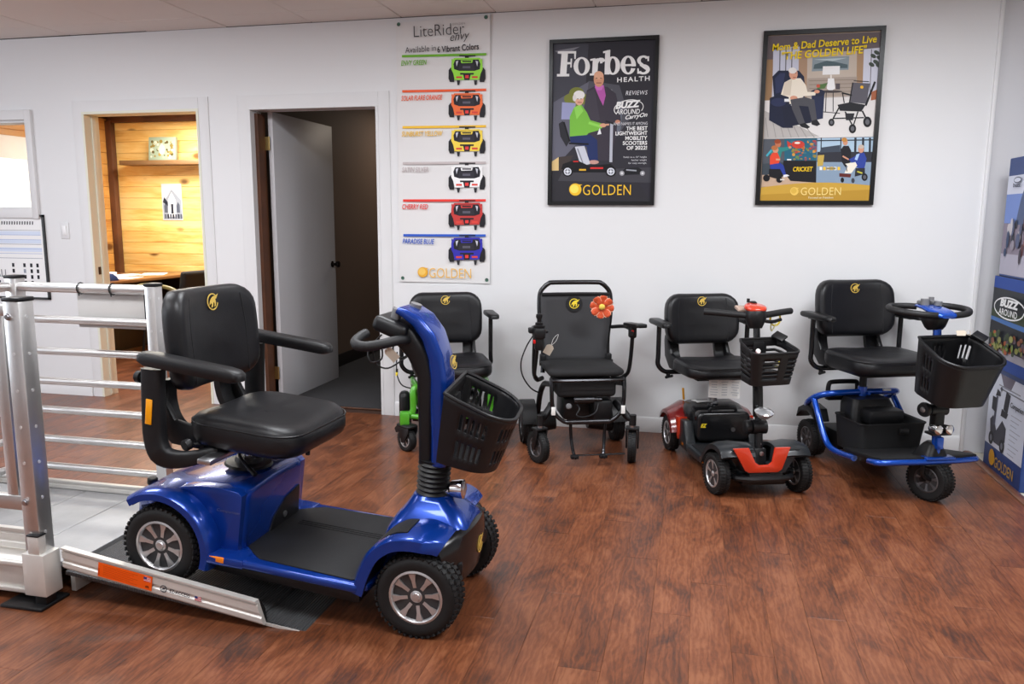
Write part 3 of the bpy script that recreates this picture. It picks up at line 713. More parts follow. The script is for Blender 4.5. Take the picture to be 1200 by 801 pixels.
def seat(parent, pos, turn, w=0.44, d=0.42, ch=0.115, back=(0.165, 0.335), arms='tube', arm_z=0.285, arm_y=0.285, armlen=0.37, tilt=8, arm_mask=(1, 1), reflect=False, emb=0.024):
    X = Matrix.Translation(pos) @ Matrix.Rotation(turn, 4, 'Z')
    g = pad(w, d, ch, 0.10, 0.006)
    bend(g, lambda p: (p.x, p.y, p.z - 0.018 * math.cos(min(1, abs(p.y) / (w / 2)) * math.pi / 2) * (1 if p.z > ch * .5 else 0) * (0.7 if p.x < 0 else 1) + (0.012 * max(0, (p.x) / (d / 2)) ** 3 * (-1) if p.z > ch * .5 else 0)))
    g.v = [X @ (Vector(p) + Vector((0.08, 0, 0))) for p in g.v]
    cu = obj('seat_cushion', g, VINYL, parent, smooth=60)
    sg = G(X).tube([(a + 0.08, b, ch * .70) for a, b in rr(d * .992, w * .992, 0.10, 6)], 0.0028, 6, 1, closed=True)
    obj('seam', sg, VINYL, cu)
    g = G(X); g.box((0.05, 0, -0.008), (d * .72, w * .72, 0.022), bev=0.006)
    obj('seat_plate', g, PLAST, parent)
    # backrest: pad built flat then stood up
    bz, bh = back
    g = pad(w, bh, 0.085, 0.080, 0.002, steps=((0, .93), (.1, .985), (.3, 1.0), (.6, 1.0), (.8, .97), (.93, .91), (1.0, .80), (1.0, .62), (1.005, .45), (1.01, .3)))
    def up(p):  # pad x -> z, pad z -> x (front)
        z = p.x; x = p.z; y = p.y
        # top corners rounder, edges wrap forward
        y2 = y * (1 - 0.055 * max(0, z / (bh / 2)) ** 2 - 0.03 * max(0, -z / (bh / 2)))
        x += 0.05 * (abs(y) / (w / 2)) ** 2.2
        return Vector((x, y2, z))
    BM = X @ Matrix.Translation((-0.245, 0, bz + bh / 2)) @ Matrix.Rotation(R(-tilt), 4, 'Y')
    fs = [up(p) for p in g.v]
    g.v = [BM @ p for p in fs]
    bk = obj('backrest', g, VINYL, parent, smooth=60)
    emblem(bk, BM @ frame_m((0.0888, 0, bh * .34), (0, 1, 0), (0, 0, 1)), emb)
    for s in (-1, 1):
        sg = G(BM); pts = []
        for z in (-.44, -.2, .05, .25, .40):
            y = s * w * (.345 - .02 * max(0, z) * 2); q = up(Vector((z * bh, y, 0.0845))); pts.append((q.x - 0.0005, q.y, q.z))
        sg.tube(pts, 0.0024, 6, 3)
        obj('seam', sg, VINYL, bk)
    # curved side shells joining seat and back
    for s in (-1, 1):
        ck = 0.022 if arms == 'cast' else 0.040
        y0, y1 = s * (w / 2 - 0.110), s * (w / 2 - ck)
        p = path_normals([(-0.02, 0.0), (-0.12, 0.005), (-0.20, 0.045), (-0.232, 0.115), (-0.236, bz + 0.04)], 5)
        sec = [(-0.012, min(y0, y1)), (-0.012, max(y0, y1)), (0.012, max(y0, y1)), (0.012, min(y0, y1))]
        g = G(X).sweep(p, sec)
        # outer cheek
        pts = [(-0.04, -0.012), (-0.17, -0.01), (-0.245, 0.05), (-0.262, 0.14), (-0.256, bz + 0.05), (-0.205, bz + 0.05), (-0.20, 0.135), (-0.16, 0.075), (-0.05, 0.06)]
        g.prism(pts, y1 - s * 0.018, y1 + s * 0.006, 'xz', 0.005)
        obj('side_bracket', g, PLAST, parent)
    for q, s in enumerate((-1, 1)):
        if not arm_mask[q]: continue
        y = s * arm_y
        if arms == 'cast':
            path = [(-0.185, y, arm_z - 0.02), (-0.180, y, arm_z - 0.15), (-0.172, y, 0.03), (-0.14, y, -0.025), (-0.07, y - s * .02, -0.03), (0.0, y - s * 0.09, -0.012)]
            g = G(X)
            rings = []
            cp = cat_rom(path, 4)
            for i, c in enumerate(cp):
                t = (cp[min(i + 1, len(cp) - 1)] - cp[max(i - 1, 0)]).normalized(); side = Vector((0, 1, 0)); nn = side.cross(t).normalized(); side = t.cross(nn)
                f = i / (len(cp) - 1); wd = 0.072 * (1 - .45 * max(0, f - .55) / .45); th = 0.046 * (1 - .4 * max(0, f - .55) / .45)
                rings.append([c + nn * a + side * b for a, b in rr(wd, th, 0.012, 3)])
            g.loft(rings)
            a = obj('armrest', g, PLAST, parent)
            obj('clamp_knob', G(X).lathe([(0.012, 0), (0.012, .012), (0.02, .014), (0.02, .03), (0.016, .034), (0, .034)], (-0.215, y, arm_z - 0.055), (-1, 0, 0), 14), PLAST, a)
            if reflect: obj('reflector', G(X).box((-0.18, y + s * 0.0245, arm_z - 0.16), (0.024, 0.004, 0.085), (0, R(2), 0), bev=0.0019), AMBER, a)
            obj('size_knob', G(X).lathe([(0.018, 0), (0.02, 0.006), (0.02, .02), (0.012, .028), (0.0, .03)], (-0.085, y - s * 0.03, 0.01), (0.3, s * -1, .2), 12).cyl((-0.085, y - s * .05, 0.012), (-0.03, y - s * .12, 0.0), 0.008), PLAST, a)
            pw = 0.058
        else:
            path = [(-0.13, y, arm_z - 0.02), (-0.13, y, 0.08), (-0.128, y, 0.02), (-0.125, y - s * 0.035, -0.018), (-0.122, y - s * 0.09, -0.024), (-0.12, s * 0.08, -0.024)]
            g = G(X).tube(path, 0.0135, 10, 4)
            g.box((-0.10, y, arm_z - 0.016), (0.13, 0.026, 0.012), bev=0.003)
            a = obj('armrest', g, SATIN, parent)
            obj('size_knob', G(X).cyl((-0.12, y - s * .06, -0.05), (-0.12, y - s * .06, -0.03), 0.012).cyl((-0.135, y - s * .09, -0.05), (-0.1, y - s * .04, -0.05), 0.008), PLAST, a)
            pw = 0.055
        pts = rr(armlen, pw, 0.024, 4)
        zs = 1.0 if arms == 'cast' else 0.72
        rings = [[(x * k, yy * k, z * zs) for x, yy in pts] for z, k in ((-0.006, .90), (0.003, 1.0), (0.021, 1.0), (0.031, .94), (0.035, .8))]
        g = G().loft(rings)
        L0 = armlen / 2
        bend(g, lambda p: (p.x, p.y * (1.15 if p.x < -L0 * .55 else 1.0), p.z + (0.018 if arms == 'cast' else 0.004) * max(0, -p.x / L0 - .35) - (0.010 if arms == 'cast' else 0.003) * max(0, p.x / L0 - .3)))
        g.v = [X @ (p + Vector((-0.235 + L0, y, arm_z - 0.010))) for p in g.v]
        obj('arm_pad', g, PLAST, a, smooth=50)
    return X
def basket(parent, outline, z0, z1, cen, taper, X, slots='v', rim=0.006, nseg=80, rows=12, cols=None, m=None, ranges=None, drop=0.0):
    p = [Vector((a, b, 0)) for a, b in outline]
    # even spacing round the outline
    L = [0.0]
    q = p + [p[0]]
    for a, b in zip(q, q[1:]): L.append(L[-1] + (b - a).length)
    ring = []
    for i in range(nseg):
        t = L[-1] * i / nseg; j = max(k for k in range(len(L) - 1) if L[k] <= t + 1e-9)
        ring.append(q[j].lerp(q[j + 1], (t - L[j]) / (L[j + 1] - L[j])))
    xa, xb = min(v.x for v in ring), max(v.x for v in ring)
    c = Vector((cen[0], cen[1], 0)); g = G(X); vs = []; fs = []
    for k in range(rows + 1):
        f = k / rows; s = taper + (1 - taper) * f
        for v in ring: 
            d = v - c; vs.append((c.x + d.x * s, c.y + d.y * s, z0 + (z1 - z0 - drop * (v.x - xa) / (xb - xa)) * f))
    for k in range(rows):
        for i in range(nseg):
            if slots == 'v': hole = k in (2, 3, 4, 7, 8, 9) and i % 2 == 0 and any(a <= i < b for a, b in ranges)
            else: hole = (k % 2 == 1) and 2 <= k <= rows - 3 and any(a <= i < b for a, b in ranges) and True
            if not hole: fs.append([k * nseg + i, k * nseg + (i + 1) % nseg, (k + 1) * nseg + (i + 1) % nseg, (k + 1) * nseg + i])
    fs.append(list(range(nseg)))
    g.add(vs, fs)
    b = obj('basket', g, m or PLAST, parent, smooth=40, solid=0.005)
    top = [(v.x, v.y, z1 - drop * (v.x - xa) / (xb - xa)) for v in ring[::2]]
    obj('basket_rim', G(X).tube(top, rim, 8, 1, closed=True), m or PLAST, b)
    return b

# ================================================================== BIG BLUE FOUR-WHEEL SCOOTER (x forward, near side is -y)
B = thing('mobility_scooter', 'large shiny blue four-wheel mobility scooter in front, its rear wheels on the ramp', 'scooter', (-0.84, -2.435, 0), (0, R(5.0), 0))
w0 = wheel(B, (0, -0.225, 0.138), 0.138, 0.092)
wheel(B, (0, 0.225, 0.138), 0.138, 0.092, proto=w0)
wheel(B, (-0.92, -0.232, 0.138), 0.138, 0.092, proto=w0, twist=0.4); wheel(B, (-0.92, 0.232, 0.138), 0.138, 0.092, proto=w0, twist=1.0)
# deck pan
g = G(); out = [(-0.80, -0.20), (-0.76, -0.275), (-0.20, -0.285), (-0.165, -0.26), (-0.15, -0.18), (-0.05, -0.13), (0.06, -0.12), (0.06, 0.12), (-0.05, 0.13), (-0.15, 0.18), (-0.165, 0.26), (-0.20, 0.285), (-0.76, 0.275), (-0.80, 0.20)]
g.prism(out, 0.118, 0.150, 'xy', 0.012, seg=3)
obj('deck', g, BLUE, B)
g = G().prism([(-0.78, -0.24), (-0.19, -0.262), (-0.19, 0.262), (-0.78, 0.24)], 0.075, 0.12, 'xy', 0.008).box((-0.45, 0, 0.07), (0.9, 0.16, 0.06), bev=0.01)
g.cyl((-0.92, -0.2, 0.138), (-0.92, 0.2, 0.138), 0.03).cyl((0, -0.2, 0.138), (0, 0.2, 0.138), 0.022).box((-0.9, 0, 0.14), (0.26, 0.24, 0.13), bev=0.02).box((0.0, 0, 0.15), (0.16, 0.22, 0.1), bev=0.02)
obj('underbody', g, PLAST, B)
g = G().prism([(-0.645, -0.175), (-0.60, -0.215), (-0.56, -0.245), (-0.22, -0.262), (-0.185, -0.235), (-0.175, -0.13), (-0.175, 0.13), (-0.185, 0.235), (-0.22, 0.262), (-0.56, 0.245), (-0.60, 0.215), (-0.645, 0.175)], 0.150, 0.155, 'xy', 0.002)
fm = obj('foot_mat', g, MAT, B)
g = G()
for y in (0.06, 0.075, 0.09): g.box((-0.40, y, 0.1555), (0.36, 0.005, 0.002))
obj('mat_rib', g, MAT, fm)
# front fenders
fpath = path_normals([(-0.205, 0.118), (-0.188, 0.19), (-0.155, 0.262), (-0.095, 0.310), (-0.02, 0.326), (0.040, 0.320), (0.068, 0.308)], 5)
for s in (-1, 1):
    ya, yb = s * 0.095, s * 0.280
    sec = [(-0.012, ya), (-0.012, yb - s * .012), (-0.030, yb - s * .006), (-0.030, yb), (0.004, yb), (0.012, yb - s * 0.012), (0.012, ya)]
    tip = lambda p: (p.x, p.y * (1 - 0.22 * max(0, min(1, (p.x - 0.0) / 0.085)) ** 1.5), p.z)
    o = obj('front_fender', bend(G().sweep(fpath, sec), tip), BLUE, B, smooth=50)
    mp = path_normals([(-0.197, 0.155), (-0.180, 0.205), (-0.148, 0.268), (-0.092, 0.314), (-0.05, 0.3245)], 5)
    ms = [(0.006, s * 0.12), (0.006, s * 0.235), (0.0135, s * 0.235), (0.0135, s * 0.12)]
    # mat wraps up the fender
    obj('fender_mat', G().sweep([(x, z, nx, nz) for x, z, nx, nz in mp], [(u, y) for u, y in ms]), MAT, o, smooth=50)
    obj('wheel_arch_liner', bend(G().sweep(fpath, [(-0.030, ya), (-0.030, yb - s * .014), (-0.013, yb - s * .014), (-0.013, ya)]), tip), PLAST, o)
# front cowl up to the bellows
def sect(x0, x1, hw, z, r=0.05, k=5): return [((x0 + x1) / 2 + a, b, z) for a, b in rr(x1 - x0, hw * 2, r, k)]
g = G().loft([sect(-0.20, 0.10, 0.13, 0.14), sect(-0.19, 0.12, 0.135, 0.22), sect(-0.17, 0.115, 0.135, 0.285), sect(-0.150, 0.100, 0.115, 0.325), sect(-0.128, 0.070, 0.088, 0.355), sect(-0.115, 0.030, 0.072, 0.378, 0.04), sect(-0.108, 0.012, 0.062, 0.392, 0.035)])
obj('front_cowl', g, BLUE, B, smooth=50)
g = G()
rings = []
for i in range(13):
    y = -0.235 + 0.47 * i / 12; f = 1 - abs(y / 0.235) ** 2.2
    xf = 0.056 + 0.062 * f; zt = 0.302 + 0.022 * f
    rings.append([(xf - 0.10, y, 0.15), (xf - 0.02, y, 0.118), (xf + 0.004, y, 0.15), (xf + 0.012, y, 0.21), (xf + 0.010, y, 0.265), (xf - 0.002, y, zt - 0.012), (xf - 0.022, y, zt), (xf - 0.10, y, zt - 0.01)])
o = obj('front_bumper', G().loft(rings), SATIN, B, smooth=40)
rings = []
for i in range(13):
    y = -0.20 + 0.40 * i / 12; f = 1 - abs(y / 0.235) ** 2.2
    xf = 0.056 + 0.062 * f; zt = 0.302 + 0.022 * f
    rings.append([(xf - 0.12, y, zt - 0.005), (xf - 0.085, y, zt + 0.008), (xf - 0.032, y, zt + 0.004), (xf - 0.028, y, zt - 0.01)])
obj('nose_trim', G().loft(rings), BLUE, o, smooth=40)
emblem(o, frame_m((0.1305, 0.0, 0.236), (0, 1, 0), (-.06, 0, 1)), 0.03)
for y in (-0.12, 0.12): obj('bumper_pocket', G().box((0.090, y, 0.20), (0.03, 0.09, 0.06), (0, 0, -y * 3), 0.012), PLAST, o)
# rear body
rings = []
for x, hw, zt, zb in ((-0.640, 0.175, 0.335, 0.148), (-0.643, 0.188, 0.348, 0.142), (-0.652, 0.198, 0.357, 0.138), (-0.70, 0.200, 0.364, 0.138), (-0.80, 0.200, 0.357, 0.14), (-0.90, 0.195, 0.338, 0.15), (-1.0, 0.188, 0.306, 0.17), (-1.07, 0.170, 0.278, 0.19), (-1.105, 0.135, 0.252, 0.20)):
    lo = min(hw, 0.165) if x < -0.71 else hw
    rings.append([(x, lo, zb), (x, lo, zt - 0.07), (x, hw, zt - 0.055), (x, hw, zt - 0.016), (x, hw - 0.012, zt - 0.003), (x, hw - 0.03, zt + 0.002), (x, hw * .45, zt + 0.007), (x, 0, zt + 0.009),
                  (x, -hw * .45, zt + 0.007), (x, -hw + 0.03, zt + 0.002), (x, -hw + 0.012, zt - 0.003), (x, -hw, zt - 0.016), (x, -hw, zt - 0.055), (x, -lo, zt - 0.07), (x, -lo, zb), (x, 0, zb)])
body = obj('rear_body', G().loft(rings), BLUE, B, smooth=42)
pts = [(0.165, 0.15), (-0.05, 0.15), (-0.02, 0.20), (0.06, 0.245), (0.165, 0.262)]
obj('access_panel', G().prism(pts, -0.642, -0.634, 'yz', 0.002), PLAST, body)
obj('charger_socket', G().lathe([(0.012, 0), (0.012, 0.006), (0, 0.007)], (-0.636, 0.055, 0.185), (1, 0, 0), 14), STEEL, body)
lettering('Companion', 0.085, 0.012, frame_m((-0.694, -0.2235, 0.285), (1, 0, 0), (0, 0, 1)) @ Matrix.Translation((0, 0, 0.0)), mat('silver_script', (0.10, 0.13, 0.25), 0.35, metal=0.4), body, shear=.25)
for y in (-0.15, 0.15): obj('bonnet_knob', G().cyl((-1.04, y, 0.27), (-1.04, y, 0.312), 0.008, n=10).lathe([(0.016, .300), (0.018, .304), (0.018, .320), (0.014, .324), (0, .324)], (-1.04, y, 0), (0, 0, 1), 14), PLAST, body)
# rear fenders: wide arched shells
rp_ = path_normals(arc(-0.92, 0.138, 0.192, -14, 128, 12), 2)
for s in (-1, 1):
    ya, yb = s * 0.16, s * 0.288
    sec = [(-0.010, ya), (-0.010, yb - s * .012), (-0.024, yb - s * .006), (-0.024, yb), (-0.002, yb), (0.008, yb - s * 0.012), (0.012, yb - s * 0.05), (0.012, ya)]
    o = obj('rear_fender', G().sweep([(x, z, -nx, -nz) for x, z, nx, nz in rp_], sec), BLUE, B, smooth=50)
    obj('wheel_arch_liner', G().sweep([(x, z, -nx, -nz) for x, z, nx, nz in rp_], [(-0.026, ya), (-0.026, yb - s * .014), (-0.011, yb - s * .014), (-0.011, ya)]), PLAST, o)
    # web closing the fender against the body
    web = [(-0.722, 0.128), (-0.655, 0.132), (-0.646, 0.345), (-0.66, 0.357), (-0.72, 0.363), (-0.80, 0.357), (-0.86, 0.346), (-0.885, 0.338)] + arc(-0.92, 0.138, 0.195, 84, -4, 12)
    g = G().prism(web, s * 0.150, s * 0.222, 'xz', 0.010, seg=3)
    obj('fender_web', g, BLUE, o, smooth=40)
    obj('side_reflector', G().box((-0.695, s * 0.281, 0.140), (0.056, 0.008, 0.020), bev=0.003), ORANGE, o)
    g = G().prism([(-0.76, s * 0.13), (-0.76, s * 0.275), (-0.735, s * 0.287), (-0.60, s * 0.280), (-0.60, s * 0.13)], 0.118, 0.152, 'xy', 0.008)
    obj('deck_corner', g, BLUE, o)
# seat
obj('seat_post', G().cyl((-0.755, 0, 0.35), (-0.755, 0, 0.475), 0.022, n=18), CHROME, B)
obj('post_socket', G().lathe([(0.085, 0), (0.08, 0.008), (0.05, 0.012), (0.045, 0.028), (0.03, 0.03)], (-0.755, 0, 0.378), (0, 0, 1), 28), PLAST, B)
obj('swivel_lever', G().tube([(-0.77, -0.04, 0.47), (-0.74, -0.085, 0.43), (-0.68, -0.115, 0.400)], 0.006, 8, 3).cyl((-0.69, -0.11, 0.404), (-0.655, -0.125, 0.39), 0.008).cyl((-0.755, 0, 0.46), (-0.77, -0.05, 0.47), 0.008), PLAST, B)
obj('seat_frame', G().box((-0.74, -0.02, 0.475), (0.05, 0.56, 0.018), bev=0.004).box((-0.74, 0, 0.480), (0.20, 0.16, 0.016), bev=0.004), STEEL, B)
obj('lever_pin', G().cyl((-0.50, -.05, .49), (-.50, -.05, .466), .008), PLAST, B)
seat(B, (-0.748, 0, 0.492), R(-2), w=0.46, d=0.425, ch=0.115, back=(0.155, 0.345), arms='cast', arm_z=0.285, arm_y=0.29, armlen=0.385, reflect=True, emb=0.030, tilt=9)
# tiller
rings = []
for z, r in [(0.385 + 0.0085 * i, 0.058 if i % 2 else 0.050) for i in range(16)]:
    rings.append((r, z))
obj('bellows', G().lathe([(0.02, 0.383)] + rings + [(0.02, rings[-1][1] + .001)], (-0.052, 0, 0), (0, 0, 1), 28), mat('bellows_rubber', (0.012, 0.012, 0.012), 0.5), B)
def tsec(x, z, dep, wid, ang, r=0.02):
    ca, sa = math.cos(ang), math.sin(ang)
    return [(x + a * ca, b, z + a * sa) for a, b in rr(dep, wid, min(r, dep * .42), 5)]
# blue front cover sweeping back at the top
cv = [(-0.028, 0.500, 0.052, 0.108, 0.0), (-0.034, 0.60, 0.052, 0.112, 0.0), (-0.042, 0.70, 0.056, 0.118, 0.03), (-0.048, 0.80, 0.056, 0.122, 0.10), (-0.062, 0.87, 0.054, 0.130, 0.30), (-0.090, 0.935, 0.050, 0.142, 0.65), (-0.130, 0.982, 0.042, 0.154, 0.95), (-0.172, 1.006, 0.030, 0.164, 1.1), (-0.196, 1.014, 0.022, 0.168, 1.15)]
tc = obj('tiller_cover', G().loft([tsec(x, z, d, wd, a) for x, z, d, wd, a in cv]), BLUE, B, smooth=50)
emblem(tc, frame_m((-0.0245, 0.035, 0.845), (0.12, 1, 0), (-0.30, 0, 1)), 0.024)
cv = [(-0.075, 0.495, 0.05, 0.09, 0.0), (-0.084, 0.65, 0.056, 0.096, 0.02), (-0.095, 0.80, 0.062, 0.105, 0.1), (-0.125, 0.87, 0.075, 0.12, 0.35), (-0.17, 0.925, 0.08, 0.14, 0.75), (-0.21, 0.955, 0.06, 0.15, 1.1)]
obj('tiller_column', G().loft([tsec(x, z, d, wd, a) for x, z, d, wd, a in cv]), PLAST, B, smooth=50)
g = G(Matrix.Translation((0.05, 0, 0.004))); g.box((-0.265, 0, 0.950), (0.12, 0.20, 0.055), (0, R(16), 0), 0.02, 3)
con = obj('console', g, PLAST, B)
obj('speed_dial', G(Matrix.Translation((0.05, 0, 0.004))).cyl((-0.262, -0.045, 0.975), (-0.255, -0.045, 1.010), 0.017, n=14).cyl((-0.225, 0.02, 0.985), (-0.215, 0.02, 1.026), 0.02, n=14).box((-0.28, 0.05, 0.98), (0.03, 0.03, 0.016), (0, R(16), 0), .004).box((-0.30, -0.02, 0.975), (0.03, 0.05, 0.012), (0, R(16), 0), .003), MIDGREY, con)
obj('horn_button', G(Matrix.Translation((0.05, 0, 0.004))).cyl((-0.295, -0.06, 0.968), (-0.292, -0.06, 0.980), 0.009, n=10), REDLENS, con)
obj('key', G(Matrix.Translation((0.05, 0, 0.004))).box((-0.31, 0.06, 0.985), (0.004, 0.02, 0.03), bev=0.001).cyl((-0.31, 0.06, .96), (-.31, .06, .985), 0.004), STEEL, con)
for s in (-1, 1):
    g = G().tube([(-0.155, s * 0.05, 0.920), (-0.175, s * 0.115, 0.922), (-0.205, s * 0.170, 0.915), (-0.240, s * 0.200, 0.908), (-0.270, s * 0.203, 0.908), (-0.288, s * 0.182, 0.914), (-0.288, s * 0.140, 0.926), (-0.282, s * 0.115, 0.932)], 0.0165, 12, 5)
    obj('handlebar', g, GRIP, B, smooth=60)
obj('cable', G().tube([(-0.25, -0.06, 0.925), (-0.285, -0.08, 0.87), (-0.27, -0.09, 0.835), (-0.235, -0.085, 0.85), (-0.245, -0.08, 0.90), (-0.27, -0.075, 0.885), (-0.262, -0.07, 0.83), (-0.22, -0.06, 0.815), (-0.16, -0.05, 0.86)], 0.003, 6, 5), PLAST, B)
obj('cable', G().tube([(-0.22, 0.04, 0.92), (-0.25, 0.05, 0.86), (-0.22, 0.05, 0.83), (-0.15, 0.04, 0.88)], 0.003, 6, 5), PLAST, B)
hl = obj('headlamp', G().lathe([(0.010, -0.045), (0.028, -0.03), (0.033, 0.0), (0.033, 0.012), (0.028, 0.014)], (0.045, 0.0, 0.418), (1, 0, 0.12), 22).box((-0.005, 0, 0.405), (0.05, 0.03, 0.02), bev=.006), CHROME, B)
obj('lens', G().lathe([(0.028, 0.012), (0.018, 0.018), (0, 0.020)], (0.045, 0.0, 0.418), (1, 0, 0.12), 20), LENS, hl)
# basket
A = []
def arcp(cx, cy, rx, ry, a0, a1, n=12): return [(cx + rx * math.cos(R(a0 + (a1 - a0) * i / n)), cy + ry * math.sin(R(a0 + (a1 - a0) * i / n))) for i in range(n + 1)]
outl = [(0.0, -0.170), (0.04, -0.178)] + arcp(0.118, -0.055, 0.112, 0.125, -80, 0, 8) + arcp(0.118, 0.055, 0.112, 0.125, 0, 80, 8) + [(0.04, 0.178), (0.0, 0.170)]
XB = Matrix.Translation((0, 0, 0.786)) @ Matrix.Rotation(R(5), 4, 'Z') @ Matrix.Rotation(R(8), 4, 'Y') @ Matrix.Translation((0, 0, -0.786))
bk = basket(B, outl, 0.550, 0.786, (0.09, 0), 0.81, XB, 'v', 0.0065, 100, 12, ranges=[(6, 16), (20, 30), (34, 44), (56, 66), (70, 80), (84, 94)], drop=0.05)
obj('basket_bracket', G().box((-0.008, 0, 0.70), (0.04, 0.07, 0.10), bev=0.006), PLAST, bk)
kt = thing('key_tag', 'buff card tag on a loop hanging below the big blue scooter handlebar', 'tag', tuple(ray_to(455, 411, 1, -2.56)), (0.3, R(-42), 0.5))
obj('card', G().prism([(-0.014, -0.045), (0.014, -0.045), (0.014, 0.0), (0.007, 0.01), (-0.007, 0.01), (-0.014, 0.0)], -0.0006, 0.0006, 'xz'), TAN, kt, smooth=None)
obj('string', G().tube([(0, 0, 0.004), (-0.008, 0.0, 0.03), (0.0, 0, 0.055), (0.008, 0, 0.03), (0, 0, 0.004)], 0.0012, 6, 4), PAPER, kt)

# ================================================================== RED AND BLACK FOUR-WHEEL SCOOTER
Rr = thing('mobility_scooter', 'small black four-wheel mobility scooter with red panels and a front basket', 'scooter', (0.323, -0.996, 0), (0, 0, R(-71)))
w0 = wheel(Rr, (0, -0.205, 0.100), 0.100, 0.056, spokes=5, knobs=False, steer=R(6), rimk=0.66)
wheel(Rr, (0, 0.205, 0.100), 0.100, 0.056, proto=w0, steer=R(6))
wheel(Rr, (-0.745, -0.205, 0.102), 0.102, 0.06, proto=w0); wheel(Rr, (-0.745, 0.205, 0.102), 0.102, 0.06, proto=w0)
g = G().prism([(-0.60, -0.17), (-0.52, -0.205), (-0.17, -0.200), (-0.08, -0.135), (0.05, -0.10), (0.05, 0.10), (-0.08, 0.135), (-0.17, 0.200), (-0.52, 0.205), (-0.60, 0.17)], 0.070, 0.112, 'xy', 0.010)
dk_ = obj('deck', g, GREY, Rr)
obj('foot_mat', G().prism([(-0.44, -0.185), (-0.17, -0.18), (-0.09, -0.115), (-0.02, -0.09), (-0.02, 0.09), (-0.09, 0.115), (-0.17, 0.18), (-0.44, 0.185)], 0.112, 0.117, 'xy', 0.002), MAT, Rr)
for s in (-1, 1):
    for x in (-0.53, -0.215): obj('side_reflector', G().box((x, s * 0.205, 0.098), (0.046, 0.006, 0.020), bev=0.002), ORANGE, dk_)
g = G().cyl((-0.745, -0.18, 0.102), (-0.745, 0.18, 0.102), 0.028).box((-0.70, 0, 0.11), (0.22, 0.22, 0.10), bev=0.02).cyl((0, -0.18, 0.10), (0, 0.18, 0.10), 0.014).box((0.0, 0, 0.10), (0.09, 0.12, 0.07), bev=0.01).box((0.03, 0, 0.075), (0.11, 0.22, 0.03), bev=0.01)
obj('axle_housing', g, PLAST, Rr)
# rear shroud
def rsec(x, hw, zt, zb, k=0.06): return [(x, a, (zt + zb) / 2 + b) for a, b in rr(hw * 2, zt - zb, k, 5)]
g = G().loft([rsec(-0.50, 0.150, 0.265, 0.11), rsec(-0.53, 0.165, 0.285, 0.11), rsec(-0.62, 0.170, 0.305, 0.11), rsec(-0.72, 0.165, 0.300, 0.12), rsec(-0.80, 0.14, 0.265, 0.14), rsec(-0.84, 0.11, 0.225, 0.16)])
rb = obj('rear_shroud', g, SATIN, Rr, smooth=50)
g = G().prism(rr(0.30, 0.165, 0.035, 5), -0.54, -0.455, 'yz', 0.02, Matrix.Translation((0, 0, 0.205)), 3)
bat = obj('battery_box', g, SATIN, Rr, smooth=50)
obj('battery_handle', G().tube([(-0.49, -0.075, 0.277), (-0.482, -0.065, 0.303), (-0.48, 0, 0.310), (-0.482, 0.065, 0.303), (-0.49, 0.075, 0.277)], 0.010, 8, 4), PLAST, bat)
obj('charge_port', G().cyl((-0.456, 0.05, 0.19), (-0.450, 0.05, 0.19), 0.012, n=12), STEEL, bat)
lettering('EZ', 0.036, 0.022, frame_m((-0.56, -0.1725, 0.215), (1, 0, 0), (0, 0, 1)), YELLOW, rb, shear=.3, bold=.06)
lettering('EZ', 0.036, 0.022, frame_m((-0.4542, -0.115, 0.215), (0, 1, 0), (0, 0, 1)), YELLOW, bat, shear=.3, bold=.06)
for s in (-1, 1):
    # dark red cap over each rear wheel, brighter side panel below
    pth = path_normals(arc(-0.745, 0.10, 0.135, 15, 150, 10), 2)
    sec = [(-0.006, s * 0.130), (-0.006, s * 0.238), (-0.016, s * 0.246), (0.004, s * 0.242), (0.014, s * 0.22), (0.055, s * 0.145), (0.05, s * 0.130)]
    fe = obj('rear_fender', G().sweep([(x, z, -nx, -nz) for x, z, nx, nz in pth], sec), DRED, Rr, smooth=50)
    g = G().prism([(-0.645, 0.228), (-0.58, 0.235), (-0.572, 0.15), (-0.590, 0.105), (-0.612, 0.125), (-0.620, 0.17)], s * 0.165, s * 0.218, 'xz', 0.008)
    obj('side_panel', g, RED, fe)
    g = G().prism([(-0.60, 0.07), (-0.585, 0.225), (-0.52, 0.225), (-0.47, 0.12), (-0.46, 0.07)], s * 0.150, s * 0.208, 'xz', 0.01)
    obj('shroud_corner', g, GREY, fe)
# flag-like yellow freewheel lever and manual on top
obj('freewheel_lever', G().box((-0.76, -0.135, 0.325), (0.014, 0.012, 0.07), (0.1, 0, 0), 0.004), mat('amber_plastic', (0.75, 0.36, 0.02), 0.35), Rr)
obj('caution_label', G().box((-0.64, -0.055, 0.3085), (0.04, 0.10, 0.0015), (0, R(3), R(8))).box((-0.66, -0.10, 0.308), (0.03, 0.03, .002), (0, 0, 0.4)), PAPER, rb)
